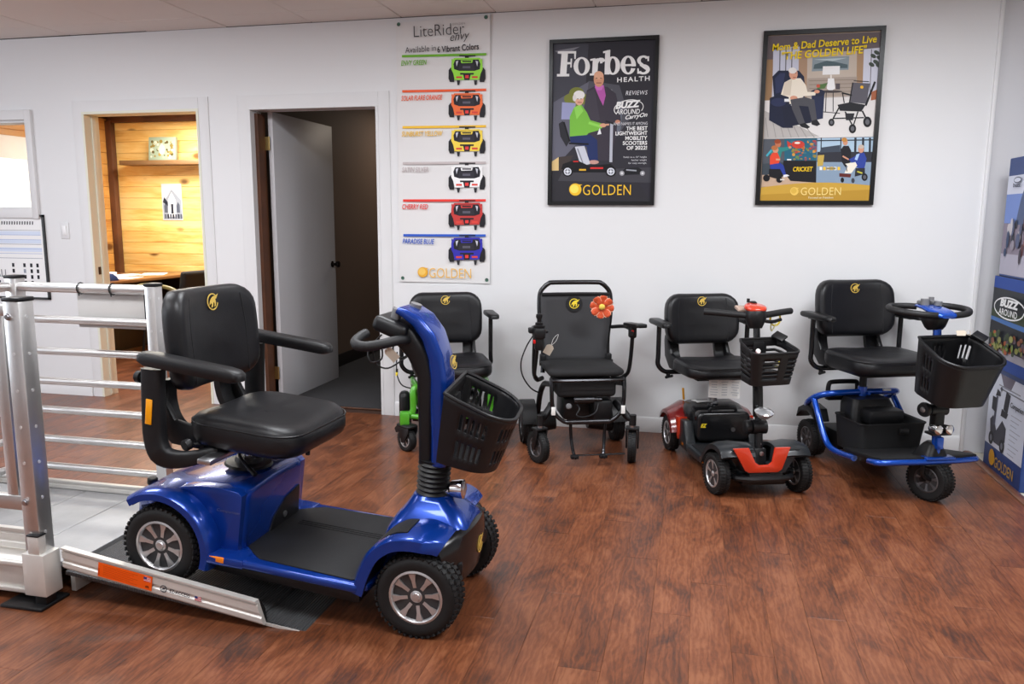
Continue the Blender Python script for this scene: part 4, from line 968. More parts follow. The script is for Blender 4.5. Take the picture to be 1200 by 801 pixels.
# front shell: arms over the wheels and the U-shaped red nose
for s in (-1, 1):
    pth = path_normals([(-0.205, 0.105), (-0.165, 0.155), (-0.11, 0.205), (-0.04, 0.236), (0.03, 0.242), (0.075, 0.232), (0.10, 0.205)], 4)
    sec = [(-0.012, s * 0.055), (-0.012, s * 0.205), (-0.024, s * 0.222), (0.000, s * 0.222), (0.012, s * 0.195), (0.016, s * 0.14), (0.006, s * 0.055)]
    fe = obj('front_fender', G().sweep(pth, sec), GREY, Rr, smooth=50)
    # side of the nose
    g = G().loft([[(0.090, s * 0.060, 0.242), (0.098, s * 0.168, 0.242), (0.104, s * 0.095, 0.130), (0.108, s * 0.020, 0.118), (0.108, s * 0.022, 0.160), (0.100, s * 0.045, 0.165)],
                  [(0.010, s * 0.060, 0.238), (0.010, s * 0.185, 0.240), (0.030, s * 0.105, 0.120), (0.030, s * 0.020, 0.110), (0.030, s * 0.022, 0.160), (0.030, s * 0.045, 0.165)]])
    obj('nose_side', g, GREY, fe, smooth=30)
Un = [(-0.160, 0.246), (-0.082, 0.247), (-0.048, 0.178), (-0.028, 0.162), (0.020, 0.162), (0.036, 0.178), (0.046, 0.247), (0.122, 0.247), (0.086, 0.140), (0.066, 0.126), (-0.078, 0.126), (-0.098, 0.138)]
obj('red_nose', G().prism([(a - 0.012, b + 0.008) for a, b in Un], 0.100, 0.116, 'yz', 0.004), RED, Rr)
obj('front_bumper', G().tube([(0.03, -0.155, 0.10), (0.085, -0.13, 0.100), (0.112, -0.06, 0.102), (0.116, 0, 0.103), (0.112, 0.06, 0.102), (0.085, 0.13, 0.100), (0.03, 0.155, 0.10)], 0.015, 8, 4).box((0.09, 0, 0.113), (0.04, 0.17, 0.03), bev=.008), PLAST, Rr)
# tiller
g = G().cyl((0.022, 0, 0.11), (-0.012, 0, 0.325), 0.020, n=14).box((0.012, 0, 0.165), (0.05, 0.06, 0.12), (0, R(-9), 0), 0.008)
ti = obj('tiller_base', g, PLAST, Rr)
obj('pivot_bolt', G().lathe([(0.011, 0), (0.011, 0.005), (0.006, .0055), (0, .006)], (0.041, 0.0, 0.205), (1, 0, .1), 14), STEEL, ti)
for i in range(3): obj('bolt', G().cyl((0.012 - .007 * i, 0.002, 0.245 + i * .035), (0.020 - .007 * i, 0.002, 0.246 + i * .035), 0.005, n=8), STEEL, ti)
jt = obj('fold_joint', G().cyl((-0.012, -0.035, 0.325), (-0.012, 0.035, 0.325), 0.035, n=20).lathe([(0.03, 0), (0.034, 0.006), (0.034, .024), (0.028, .03), (0, .031)], (-0.012, -0.04, 0.325), (0, -1, 0), 18), PLAST, Rr)
obj('tiller_post', G().cyl((-0.014, 0, 0.33), (-0.095, 0, 0.80), 0.0165, n=14).box((-0.035, 0, 0.45), (0.03, 0.045, 0.16), (0, R(-9.5), 0), 0.006), SATIN, Rr)
hd = obj('handlebar_head', G().lathe([(0.030, -0.05), (0.040, -0.03), (0.052, 0.0), (0.052, 0.03), (0.046, 0.042), (0, 0.044)], (-0.115, 0.0, 0.845), (-0.17, 0, 1), 24), PLAST, Rr, smooth=45)
cap = obj('console_cap', G().prism([(0.052 * math.cos(R(a)) * (1.15 if 90 < a < 270 else 1.0), 0.055 * math.sin(R(a))) for a in range(0, 360, 20)], 0, 0.02, 'xy', 0.008, Matrix.Translation((-0.124, 0, 0.886)) @ Matrix.Rotation(R(12), 4, 'Y'), 3), RED, Rr, smooth=50)
obj('control_panel', G().box((-0.20, 0.0, 0.882), (0.07, 0.13, 0.016), (0, R(14), 0), 0.006), mat('pale_panel', (0.42, 0.30, 0.24), 0.4), cap)
obj('throttle_lever', G().box((-0.175, 0.01, 0.905), (0.03, 0.03, 0.035), (0, R(15), 0), 0.006).box((-0.19, -0.01, 0.925), (0.012, 0.012, 0.02)), PLAST, cap)
for s in (-1, 1):
    g = G().tube([(-0.118, s * 0.03, 0.858), (-0.14, s * 0.09, 0.862), (-0.18, s * 0.16, 0.866), (-0.215, s * 0.225, 0.868)], 0.0165, 12, 4)
    obj('handlebar', g, GRIP, Rr, smooth=60)
obj('brake_lever', G().tube([(-0.12, 0.03, 0.835), (-0.13, 0.09, 0.825), (-0.16, 0.15, 0.832)], 0.009, 8, 3), PLAST, Rr)
hl = obj('headlamp', G().lathe([(0.026, -0.03), (0.042, -0.012), (0.046, 0), (0.03, 0.012), (0, .016)], (0.045, 0.0, 0.415), (0.25, 0, 1), 22), LENS, Rr)
obj('lamp_bracket', G().box((0.0, 0, 0.408), (0.07, 0.02, 0.012), bev=.003), PLAST, hl)
XR = Matrix.Translation((0.005, -0.035, 0)) @ Matrix.Rotation(R(10), 4, 'Z') @ Matrix.Translation((0, 0, 0.66)) @ Matrix.Rotation(R(4), 4, 'Y') @ Matrix.Translation((0, 0, -0.66))
outl = [(0.0, -0.098), (0.03, -0.114)] + arcp(0.13, -0.092, 0.035, 0.035, -80, 0, 4) + arcp(0.13, 0.092, 0.035, 0.035, 0, 80, 4) + [(0.03, 0.114), (0.0, 0.098)]
bk = basket(Rr, outl, 0.575, 0.765, (0.06, 0), 0.82, XR, 'h', 0.006, 84, 15, ranges=[(2, 16), (23, 33), (38, 48), (54, 68), (72, 82)], drop=0.035)
obj('basket_bracket', G(XR).box((-0.015, 0, 0.71), (0.05, 0.06, 0.08), bev=0.006).box((0.02, 0.10, 0.775), (0.06, 0.05, 0.012), (0.4, .3, 0.5), .003), PLAST, bk)
f_ = XR @ frame_m((0.158, 0.015, 0.672), (0, 1, 0), (0.12, 0, 1))
obj('basket_mark', G(f_).lathe([(0.009, 0), (0.009, 0.001), (0, 0.001)], (0, 0.012, 0), (0, 0, 1), 14), YELLOW, bk)
lettering('GOLDEN', 0.044, 0.007, f_ @ Matrix.Translation((0, -0.006, 0.001)), YELLOW, bk)
obj('seat_post', G().cyl((-0.635, 0, 0.29), (-0.635, 0, 0.485), 0.016, n=14).box((-0.655, 0.0, 0.36), (0.035, 0.045, 0.16), bev=.004), STEEL, Rr)
obj('release_button', G().cyl((-0.60, 0, 0.303), (-0.60, 0, 0.312), 0.013, n=12), STEEL, rb)
seat(Rr, (-0.635, -0.02, 0.482), R(4), w=0.44, d=0.36, ch=0.082, back=(0.120, 0.290), arms='tube', arm_z=0.262, arm_y=0.268, armlen=0.25, emb=0.027, tilt=8)
# leaflet hanging under the seat, key ring and a trinket in the basket
lf = thing('instruction_leaflet', 'white folded instruction leaflet hanging under the seat of the red scooter', 'leaflet', (0.165, -0.60, 0.424), (R(2), 0, R(6)))
for k in range(3):
    obj('leaf', G().box((-0.055 + k * 0.055, 0, 0), (0.054, 0.002, 0.10), (0, 0, R(8 if k % 2 else -8))), PAPER, lf, smooth=None)
g = G(); rq = random.Random(12)
for k in range(3):
    for i in range(6): g.box((-0.055 + k * 0.055, -0.0058, 0.038 - i * 0.014), (0.042 - rq.uniform(0, .02), 0.0006, 0.004), (0, 0, R(8 if k % 2 else -8)))
obj('leaflet_print', g, pm('#a9adb2'), lf, smooth=None)
kr = thing('key_ring', 'yellow key ring loop hooked on the right handlebar of the red scooter', 'key ring', (0.477, -0.861, 0.868), (0, 0, R(-71)))
def put(o, px, py, v):
    q = ray_to(px, py, 1, v); o.location = q
put(kr, 908.5, 372, -0.76)
obj('loop', G().tube([(0, 0.026 * math.cos(a * R(30)), 0.034 * math.sin(a * R(30)) - 0.006) for a in range(12)], 0.0048, 6, 2, closed=True), YELLOW, kr)
obj('tag', G().tube([(0.005, -0.018, -0.02), (0.008, -0.025, -0.045), (0.006, -0.018, -0.066), (0.004, -0.006, -0.05), (0.0, 0.004, -0.03)], 0.0035, 6, 4), mat('pale_yellow_cord', (0.7, 0.66, 0.34), 0.5), kr)
tk = thing('small_trinket', 'small round white trinket on a red base inside the red scooter basket', 'trinket', (0.39, -1.02, 0.60), (0, 0, R(-71)))
put(tk, 888.5, 411, -1.08)
tk.location.z -= 0.03
obj('disc', G().lathe([(0.0, -.005), (0.010, -0.005), (0.012, 0), (0.010, 0.005), (0, 0.005)], (0, 0, 0.029), (1, 0, 0.3), 18), PAPER, tk)
obj('base', G().box((0, 0, 0.009), (0.03, 0.045, 0.018), bev=0.004), REDLENS, tk)

# ================================================================== BLUE THREE-WHEEL SCOOTER
Tb = thing('mobility_scooter', 'black three-wheel mobility scooter with a bright blue tube frame in the corner', 'scooter', (1.13, -0.924, 0), (0, 0, R(-69)))
w0 = wheel(Tb, (-0.015, 0.0, 0.102), 0.102, 0.078, rim=RIMD, spokes=7, steer=R(22), rimk=0.58)
wheel(Tb, (-0.76, -0.205, 0.108), 0.108, 0.085, proto=w0); wheel(Tb, (-0.76, 0.205, 0.108), 0.108, 0.085, proto=w0)
g = G().prism([(-0.46, -0.19), (-0.30, -0.235), (-0.05, -0.284), (0.006, -0.278), (0.028, -0.14), (0.034, 0), (0.027, 0.14), (-0.002, 0.244), (-0.05, 0.254), (-0.30, 0.230), (-0.46, 0.19)], 0, 0.022, 'xy', 0.006)
bend(g, lambda p: (p.x, p.y if p.y < 0 else p.y * (1 - .10 * (p.x + .46) / .49), p.z + 0.115 + 0.090 * ((p.x + 0.46) / 0.49)))
dk_ = obj('deck', g, MAT, Tb)
fe = [(-0.075, -0.285, 0.182), (0.004, -0.280, 0.197), (0.028, -0.15, 0.202), (0.034, 0, 0.203), (0.026, 0.13, 0.202), (-0.004, 0.220, 0.197), (-0.06, 0.230, 0.187)]
obj('deck_edge', G().tube(fe, 0.0145, 10, 4), BLUE2, Tb, smooth=60)
obj('edge_plate', G().box((0.026, 0.0, 0.219), (0.05, 0.15, 0.014), (0, 0, 0), 0.005), BLUE2, Tb)
g = G().tube([(-0.80, -0.225, 0.285), (-0.74, -0.243, 0.325), (-0.68, -0.225, 0.365), (-0.635, -0.16, 0.388), (-0.625, 0, 0.394), (-0.635, 0.16, 0.392), (-0.66, 0.225, 0.385), (-0.72, 0.245, 0.36), (-0.78, 0.235, 0.315), (-0.80, 0.225, 0.28)], 0.0175, 12, 5)
obj('frame_tube', g, BLUE2, Tb, smooth=60)
for s in (-1, 1):
    obj('frame_tube', G().tube([(-0.70, s * 0.238, 0.345), (-0.63, s * 0.245, 0.265), (-0.56, s * 0.248, 0.180), (-0.50, s * 0.245, 0.130), (-0.42, s * 0.235, 0.118), (-0.28, s * 0.235, 0.132)], 0.0165, 12, 5), BLUE2, Tb, smooth=60)
    g = G().prism([(-0.88, 0.20), (-0.86, 0.26), (-0.78, 0.30), (-0.70, 0.285), (-0.665, 0.22), (-0.69, 0.235), (-0.76, 0.262), (-0.83, 0.245)], s * 0.155, s * 0.245, 'xz', 0.006)
    obj('rear_fender', g, PLAST, Tb)
obj('post_clamp', G().cyl((-0.625, 0, 0.345), (-0.625, 0, 0.425), 0.025, n=16).cyl((-0.625, 0.02, 0.388), (-0.59, 0.02, 0.388), .008), BLUE2, Tb)
obj('frame_label', G().box((-0.6115, 0.135, 0.405), (0.012, 0.045, 0.012), bev=.003), PAPER, Tb)
obj('seat_post', G().cyl((-0.625, 0, 0.41), (-0.625, 0, 0.53), 0.019, n=14), PLAST, Tb)
g = G().cyl((-0.76, -0.17, 0.108), (-0.76, 0.17, 0.108), 0.03).box((-0.72, 0, 0.12), (0.2, 0.26, 0.11), bev=0.02)
obj('axle_housing', g, PLAST, Tb)
# battery box with open tray edge and tall rear pack
def bsec(z, x0, x1, hw): return [((x0 + x1) / 2 + a, b, z) for a, b in rr(x1 - x0, hw * 2, 0.03, 4)]
bb = obj('battery_box', G().loft([bsec(0.118, -0.58, -0.335, 0.165), bsec(0.20, -0.585, -0.325, 0.172), bsec(0.285, -0.59, -0.315, 0.180), bsec(0.29, -0.592, -0.312, 0.186), bsec(0.296, -0.592, -0.312, 0.186), bsec(0.290, -0.580, -0.325, 0.172), bsec(0.25, -0.575, -0.33, 0.165)]), CLOTH, Tb, smooth=40)
obj('box_latch', G().box((-0.308, 0.045, 0.255), (0.02, 0.05, 0.03), bev=.005), PLAST, bb)
bp2 = obj('battery_pack', G().loft([bsec(0.13, -0.64, -0.50, 0.125), bsec(0.34, -0.655, -0.50, 0.12), bsec(0.375, -0.65, -0.52, 0.105)]).box((-0.47, 0.02, 0.30), (0.12, 0.20, 0.08), bev=.02), PLAST, Tb, smooth=40)
obj('pack_handle', G().tube([(-0.70, -0.16, 0.375), (-0.70, -0.155, 0.425), (-0.70, -0.13, 0.437), (-0.70, -0.01, 0.437), (-0.70, 0.012, 0.425), (-0.70, 0.015, 0.375)], 0.013, 8, 3).box((-0.70, -0.07, 0.36), (0.05, 0.2, 0.05), bev=.012), PLAST, bp2)
seat(Tb, (-0.625, 0.025, 0.532), R(2), w=0.46, d=0.42, ch=0.105, back=(0.135, 0.318), arms='tube', arm_z=0.272, arm_y=0.268, armlen=0.30, emb=0.027, tilt=9)
# steering column
g = G().loft([bsec(0.185, -0.10, 0.045, 0.075), bsec(0.23, -0.09, 0.030, 0.055), bsec(0.275, -0.06, 0.02, 0.035), bsec(0.285, -0.05, 0.01, 0.02)])
obj('column_cowl', g, PLAST, Tb, smooth=50)
obj('steering_fork', G().tube([(0.006, 0, 0.10), (0.006, -0.055, 0.13), (0.008, -0.055, 0.19), (0.004, 0, 0.235)], 0.012, 8, 4).cyl((-0.015, -.05, .102), (-0.015, .05, .102), 0.012), PLAST, Tb)
obj('steering_tube', G().cyl((0.010, 0, 0.22), (0.000, 0, 0.33), 0.02, n=14).box((0.018, 0, 0.29), (0.035, 0.035, 0.06), bev=.006), BLUE2, Tb)
jt = obj('fold_joint', G().box((-0.006, 0, 0.40), (0.05, 0.05, 0.16), bev=0.01).cyl((-0.006, -0.045, 0.445), (-0.006, 0.04, 0.445), 0.028, n=16), PLAST, Tb)
kn = obj('joint_knob', G().lathe([(0.012, -.03), (0.014, 0), (0.034, 0.002), (0.036, 0.012), (0.032, 0.022), (0.0, 0.023)], (-0.006, -0.06, 0.447), (0.25, -1, 0), 18), PLAST, jt)
obj('knob_cap', G().lathe([(0.014, 0.0225), (0.012, 0.026), (0, 0.027)], (-0.006, -0.06, 0.447), (0.25, -1, 0), 14), STEEL, kn)
for y in (-0.028, 0.028):
    obj('headlamp', G().lathe([(0.012, -0.04), (0.020, -0.03), (0.023, 0.0), (0.023, 0.016), (0.018, 0.02), (0, .022)], (0.035, y, 0.360), (1, 0.1, 0.05), 20), CHROME, Tb)
obj('lamp_bracket', G().box((0.01, 0, 0.335), (0.06, 0.10, 0.012), bev=.003), PLAST, Tb)
obj('tiller_post', G().cyl((-0.008, 0, 0.45), (-0.060, 0, 0.80), 0.018, n=14), PLAST, Tb)
obj('tiller_neck', G().cyl((-0.050, 0, 0.74), (-0.065, 0, 0.85), 0.0185, n=14), BLUE2, Tb)
hd = obj('handlebar_head', G().lathe([(0.032, -0.06), (0.045, -0.045), (0.060, -0.01), (0.055, 0.02), (0.0, 0.03)], (-0.085, 0, 0.872), (-0.15, 0, 1), 24), PLAST, Tb, smooth=45)
rings = [[(x, a, z + b * .5) for a, b in rr(wd, th, th * .45, 4)] for x, wd, th, z in ((0.015, 0.07, 0.03, 0.886), (0.0, 0.105, 0.05, 0.890), (-0.05, 0.115, 0.055, 0.902), (-0.12, 0.10, 0.045, 0.915), (-0.18, 0.085, 0.030, 0.918), (-0.20, 0.06, 0.015, 0.916))]
cap = obj('console_cap', G().loft(rings), BLUE2, Tb, smooth=50)
obj('speed_dial', G().cyl((-0.135, -0.02, 0.925), (-0.135, -0.02, 0.955), 0.020, n=14).cyl((-0.11, 0.03, 0.925), (-0.11, 0.03, 0.945), 0.018, n=14).box((-0.16, 0.01, 0.935), (0.04, 0.09, 0.02), bev=.006).cyl((-0.12, .0, .95), (-.12, .0, .965), .012), MIDGREY, cap)
for s in (-1, 1):
    g = G().tube([(-0.01, s * 0.03, 0.888), (-0.015, s * 0.10, 0.893), (-0.05, s * 0.150, 0.898), (-0.11, s * 0.183, 0.903), (-0.18, s * 0.175, 0.908), (-0.225, s * 0.13, 0.911), (-0.22, s * 0.06, 0.912), (-0.19, s * 0.025, 0.912)], 0.0155, 12, 5)
    obj('handlebar', g, GRIP, Tb, smooth=60)
XT = Matrix.Rotation(R(5), 4, 'Z') @ Matrix.Translation((0.0, 0, 0.68)) @ Matrix.Rotation(R(11), 4, 'Y') @ Matrix.Translation((0, 0, -0.68))
outl = [(-0.025, -0.138), (0.02, -0.155)] + arcp(0.13, -0.070, 0.10, 0.095, -80, -5, 6) + arcp(0.13, 0.070, 0.10, 0.095, 5, 80, 6) + [(0.02, 0.155), (-0.025, 0.138)]
bk = basket(Tb, outl, 0.530, 0.790, (0.07, 0), 0.80, XT, 'v', 0.0075, 84, 12, ranges=[(6, 12), (60, 66), (71, 77)], drop=0.055)
f_ = XT @ frame_m((0.206, -0.035, 0.672), (0, 1, 0), (0.14, 0, 1))
lettering('LT', 0.026, 0.016, f_, mat('pale_badge', (0.5, 0.5, 0.5), 0.3), bk, bold=.05)
obj('basket_bracket', G(XT).box((-0.045, 0, 0.70), (0.05, 0.07, 0.10), bev=0.006), PLAST, bk)
obj('basket_clip', G(XT).box((0.02, 0.15, 0.80), (0.06, 0.05, 0.014), (0.3, .3, 0.5), .003), PLAST, bk)
pt = thing('price_tag', 'buff paper tag lying over the back edge of the blue three-wheel scooter basket', 'tag', (1.2, -0.85, 0.80), (R(70), 0, R(20)))
put(pt, 1127, 390, -0.93)
obj('card', G().prism([(-0.026, -0.012), (0.016, -0.013), (0.024, 0.0), (0.016, 0.013), (-0.026, 0.012)], -0.0008, 0.0008, 'xy'), TAN, pt, smooth=None)
obj('string', G().tube([(0.018, 0, 0), (0.032, 0.012, 0.002), (0.044, 0.006, 0.0), (0.04, -0.01, -.002), (0.022, -.004, 0)], 0.0012, 6, 3), TAN, pt)

# ================================================================== FOLDING POWER WHEELCHAIR
Wc = thing('power_wheelchair', 'black folding power wheelchair with a dark mesh back and a joystick', 'wheelchair', (-0.555, -0.73, 0), (0, 0, R(-70)))
DCH = mat('dark_chrome', (0.05, 0.05, 0.054), 0.2, metal=0.9)
def caster(parent, c, r, w, steer, rimm=RIMD):
    o = wheel(parent, c, r, w, rim=rimm, spokes=5, steer=steer, knobs=False, rimk=0.62)
    return o
c0 = caster(Wc, (-0.035, -0.262, 0.088), 0.088, 0.045, R(24))
wheel(Wc, (0.005, 0.255, 0.088), 0.088, 0.045, proto=c0, steer=R(-18))
for (x, y, st) in ((-0.035, -0.262, R(24)), (0.005, 0.255, R(-18))):
    sx = x + 0.03 * math.cos(st) + .005; sy = y + 0.03 * math.sin(st)
    M = Matrix.Translation((x, y, 0.088)) @ Matrix.Rotation(st, 4, 'Z')
    g = G(M)
    for s in (-1, 1): g.prism([(-0.012, -0.012), (0.012, -0.012), (0.040, 0.09), (0.035, 0.105), (0.0, 0.105), (-0.012, 0.012)], s * 0.027, s * 0.036, 'xz', 0.003)
    g.box((0.012, 0, 0.104), (0.06, 0.075, 0.012), bev=0.004)
    fk = obj('caster_fork', g, PLAST, Wc)
    obj('fork_collar', G(M).cyl((0.018, 0, 0.11), (0.018, 0, 0.125), 0.016, n=14), STEEL, fk)
    obj('caster_stem', G(M).cyl((0.018, 0, 0.122), (0.018, 0, 0.180), 0.020, n=14), PLAST, fk)
    s = -1 if y < 0 else 1
    q = M @ Vector((0.018, 0, 0.16))
    obj('fork_arm', G().tube([(q.x, q.y, q.z), (q.x - 0.02, q.y - s * 0.02, 0.250), (q.x - 0.06, s * 0.195, 0.290), (-0.10, s * 0.182, 0.31)], [0.02, 0.021, 0.019], 10, 4), PLAST, Wc)
r0 = wheel(Wc, (-0.44, -0.275, 0.118), 0.118, 0.062, rim=RIMD, spokes=5, rimk=0.62)
wheel(Wc, (-0.44, 0.275, 0.118), 0.118, 0.062, proto=r0)
for s in (-1, 1):
    g = G().sweep([(x, z, -nx, -nz) for x, z, nx, nz in path_normals(arc(-0.44, 0.118, 0.132, 10, 130, 8), 2)], [(-0.006, s * 0.225), (-0.006, s * 0.31), (0.008, s * 0.31), (0.008, s * 0.225)])
    obj('wheel_guard', g, PLAST, Wc)
    obj('motor_hub', G().cyl((-0.44, s * 0.10, 0.13), (-0.44, s * 0.245, 0.118), 0.055, 0.065, n=20), PLAST, Wc)
    # side frame
    obj('side_frame', G().tube([(-0.44, s * 0.205, 0.16), (-0.36, s * 0.205, 0.30), (-0.26, s * 0.2, 0.385), (-0.12, s * 0.2, 0.42), (0.0, s * 0.197, 0.44)], 0.016, 10, 4), PLAST, Wc, smooth=60)
    obj('front_tube', G().tube([(0.0, s * 0.2, 0.475), (0.012, s * 0.2, 0.42), (0.016, s * 0.196, 0.33), (0.018, s * 0.175, 0.275), (0.02, s * 0.13, 0.238), (0.02, s * 0.10, 0.235)], 0.0115, 10, 4), DCH, Wc, smooth=60)
    obj('frame_label', G().box((0.030, s * 0.192, 0.30), (0.004, 0.022, 0.045), bev=.001), PAPER, Wc)
    obj('footrest_strut', G().tube([(0.02, s * 0.095, 0.225), (0.025, s * 0.092, 0.15), (0.045, s * 0.085, 0.085), (0.06, s * 0.08, 0.062)], 0.009, 8, 3), DCH, Wc)
    obj('footrest', G().box((0.066, s * 0.079, 0.054), (0.03, 0.045, 0.022), bev=0.006).cyl((0.05, s * .079, .058), (0.095, s * .079, .052), 0.006, n=8), PLAST, Wc)
    # back tube
    bt = [(-0.33, s * 0.195, 0.44), (-0.345, s * 0.19, 0.52), (-0.36, s * 0.192, 0.64), (-0.375, s * 0.208, 0.76), (-0.385, s * 0.210, 0.86), (-0.39, s * 0.200, 0.910), (-0.392, s * 0.165, 0.948)]
    obj('back_tube', G().tube(bt, 0.0135, 10, 4), DCH, Wc, smooth=60)
    obj('hinge', G().box((-0.34, s * 0.193, 0.515), (0.05, 0.035, 0.07), bev=.008).cyl((-0.32, s * .175, .5), (-.32, s * .215, .5), .016), PLAST, Wc)
    obj('armrest_post', G().tube([(-0.20, s * 0.255, 0.44), (-0.17, s * 0.27, 0.47), (-0.145, s * 0.275, 0.56), (-0.12, s * 0.275, 0.69)], 0.011, 8, 4), PLAST, Wc)
    obj('armrest_link', G().tube([(-0.36, s * 0.215, 0.70), (-0.27, s * 0.262, 0.715), (-0.16, s * 0.275, 0.715)], 0.011, 8, 3), PLAST, Wc)
    obj('armrest_mount', G().tube([(-0.28, s * 0.205, 0.42), (-0.23, s * 0.24, 0.42), (-0.19, s * 0.26, 0.445)], 0.013, 8, 3), PLAST, Wc)
obj('push_handle', G().tube([(-0.391, -0.18, 0.935), (-0.392, -0.155, 0.952), (-0.394, -0.12, 0.958), (-0.394, 0.12, 0.958), (-0.392, 0.155, 0.952), (-0.391, 0.18, 0.935)], 0.0135, 10, 4), DCH, Wc, smooth=60)
obj('cross_bar', G().cyl((0.02, -0.115, 0.235), (0.02, 0.115, 0.235), 0.015, n=12), DCH, Wc)
obj('footrest_rod', G().cyl((0.062, -0.10, 0.060), (0.062, 0.20, 0.062), 0.005, n=8), DCH, Wc)
# back fabric: curved sling
nx, nz = 10, 10; vs = []; fs = []
for k in range(nz + 1):
    f = k / nz; z = 0.495 + 0.395 * f; xb = -0.338 - 0.048 * f; hw = 0.183 + 0.022 * math.sin(max(0, f - .25) / .75 * math.pi * .62)
    for i in range(nx + 1):
        u = -1 + 2 * i / nx; vs.append((xb - 0.03 * (1 - u * u) + 0.012, u * hw, z))
for k in range(nz):
    for i in range(nx): fs.append([k * (nx + 1) + i, k * (nx + 1) + i + 1, (k + 1) * (nx + 1) + i + 1, (k + 1) * (nx + 1) + i])
bs_ = obj('back_sling', G().add(vs, fs), FABRIC, Wc, smooth=60, solid=0.008)
obj('top_hem', G().tube([(-0.375 - 0.026 * (1 - u * u) + .006, u * 0.2, 0.892) for u in [i / 5 - 1 for i in range(11)]], 0.009, 8, 2), CLOTH, bs_)
bm_ = frame_m((-0.3885, -0.005, 0.835), (0, 1, 0), (-0.12, 0, 1))
pat = obj('round_patch', G(bm_).lathe([(0.048, 0), (0.048, 0.003), (0, 0.0035)], (0, 0, 0), (0, 0, 1), 26), CLOTH, bs_)
emblem(bs_, bm_ @ Matrix.Translation((0, 0, 0.0045)), 0.029, YELLOW)
g = pad(0.42, 0.37, 0.042, 0.05, 0.004); g.v = [Vector(p) + Vector((-0.185, 0, 0.475)) for p in g.v]
obj('seat_cushion', g, CLOTH, Wc, smooth=60)
obj('seat_rail', G().tube([(0.005, -0.205, 0.462), (0.012, -0.12, 0.462), (0.012, 0.12, 0.462), (0.005, 0.205, 0.462)], 0.010, 8, 3), DCH, Wc)
ub = obj('under_seat_bag', G().box((-0.14, 0, 0.408), (0.26, 0.33, 0.095), bev=0.025, seg=3), CLOTH, Wc)
obj('bag_flap', G().box((-0.012, 0, 0.425), (0.012, 0.30, 0.05), bev=0.005), CLOTH, ub)
g = G().box((-0.24, 0.03, 0.27), (0.22, 0.28, 0.13), bev=0.02).box((-0.08, 0.095, 0.285), (0.11, 0.11, 0.11), bev=0.015)
pwu = obj('power_unit', g, PLAST, Wc)
obj('motor', G().cyl((-0.03, -0.07, 0.345), (-0.03, 0.04, 0.345), 0.022, n=14).cyl((-0.03, 0.04, 0.345), (-0.03, 0.085, 0.345), 0.012), DCH, Wc)
obj('freewheel_knob', G().lathe([(0.0, -.01), (0.014, -0.008), (0.017, 0), (0.012, 0.012), (0, 0.014)], (-0.01, -0.10, 0.315), (1, -.3, .2), 14), MIDGREY, Wc)
obj('cable', G().tube([(0.0, 0.06, 0.33), (0.02, 0.04, 0.285), (0.02, -0.02, 0.262), (0.01, -0.06, 0.27), (-0.01, -0.04, 0.30), (-0.03, -0.06, 0.33)], 0.004, 6, 4), PLAST, Wc)
obj('cable', G().tube([(-0.09, -0.285, 0.70), (-0.12, -0.32, 0.63), (-0.15, -0.345, 0.54), (-0.16, -0.335, 0.46), (-0.17, -0.285, 0.385), (-0.20, -0.22, 0.345)], 0.0042, 6, 5), PLAST, Wc)
# joystick pod (image left) and arm pad (image right)
js = obj('joystick_pod', G().box((-0.06, -0.262, 0.715), (0.10, 0.062, 0.06), bev=0.012).box((-0.05, -0.262, 0.66), (0.05, 0.045, 0.08), bev=0.01).box((-0.08, -0.30, 0.725), (0.05, 0.03, 0.03), bev=.006).cyl((-.05, -.235, .72), (-.05, -.215, .725), .01), PLAST, Wc)
obj('joystick', G().lathe([(0.030, 0), (0.032, 0.010), (0.020, 0.016), (0.022, 0.026), (0.012, 0.03), (0.012, 0.045), (0.018, 0.058), (0.016, 0.072), (0, 0.08)], (-0.05, -0.262, 0.744), (0, 0, 1), 18), PLAST, js)
obj('red_mark', G().box((-0.03, -0.290, 0.67), (0.02, 0.012, 0.02), bev=.003), REDLENS, js)
obj('joystick_stand', G().tube([(-0.07, -0.265, 0.65), (-0.10, -0.27, 0.55), (-0.13, -0.272, 0.47), (-0.17, -0.25, 0.435)], 0.010, 8, 4), PLAST, Wc)
ap = obj('arm_pad', G().box((-0.12, 0.282, 0.742), (0.19, 0.058, 0.022), (0, R(-4), R(8)), 0.008).box((-0.05, 0.30, 0.748), (0.06, 0.05, 0.022), (0, 0, .2), .006), PLAST, Wc)
obj('arm_clamp', G().box((-0.125, 0.275, 0.705), (0.05, 0.04, 0.07), bev=.01).cyl((-.1, .265, .70), (-.08, .255, .70), .012), PLAST, ap)
obj('red_mark', G().box((-0.098, 0.268, 0.705), (0.008, 0.014, 0.02), bev=.002), REDLENS, ap)
tg = thing('price_tag', 'buff card tag dangling from the wheelchair joystick', 'tag', (-0.75, -0.6, 0.63), (R(8), R(28), R(10)))
put(tg, 646, 404, -0.66)
obj('card', G().prism([(-0.022, -0.06), (0.022, -0.06), (0.022, -0.012), (0.010, 0.0), (-0.010, 0.0), (-0.022, -0.012)], -0.0008, 0.0008, 'xz'), TAN, tg, smooth=None)
obj('string', G().tube([(0, 0, -.004), (0.012, 0.004, 0.03), (0.006, 0.008, 0.07), (-0.006, 0.006, 0.04), (0, 0, -.004)], 0.0011, 6, 4), PAPER, tg)
fl = thing('fabric_flower', 'orange red fabric flower with a yellow centre pinned to the wheelchair back', 'flower', (-0.3, -0.5, 0.82))
put(fl, 705.5, 359, -0.475); fl.rotation_euler = (R(8), 0, R(8))
PET = mat('orange_red_petal', (0.62, 0.085, 0.025), 0.6, var=(60, 0.25)); PETE = mat('pale_petal_edge', (0.85, 0.42, 0.28), 0.6)
pet0 = None
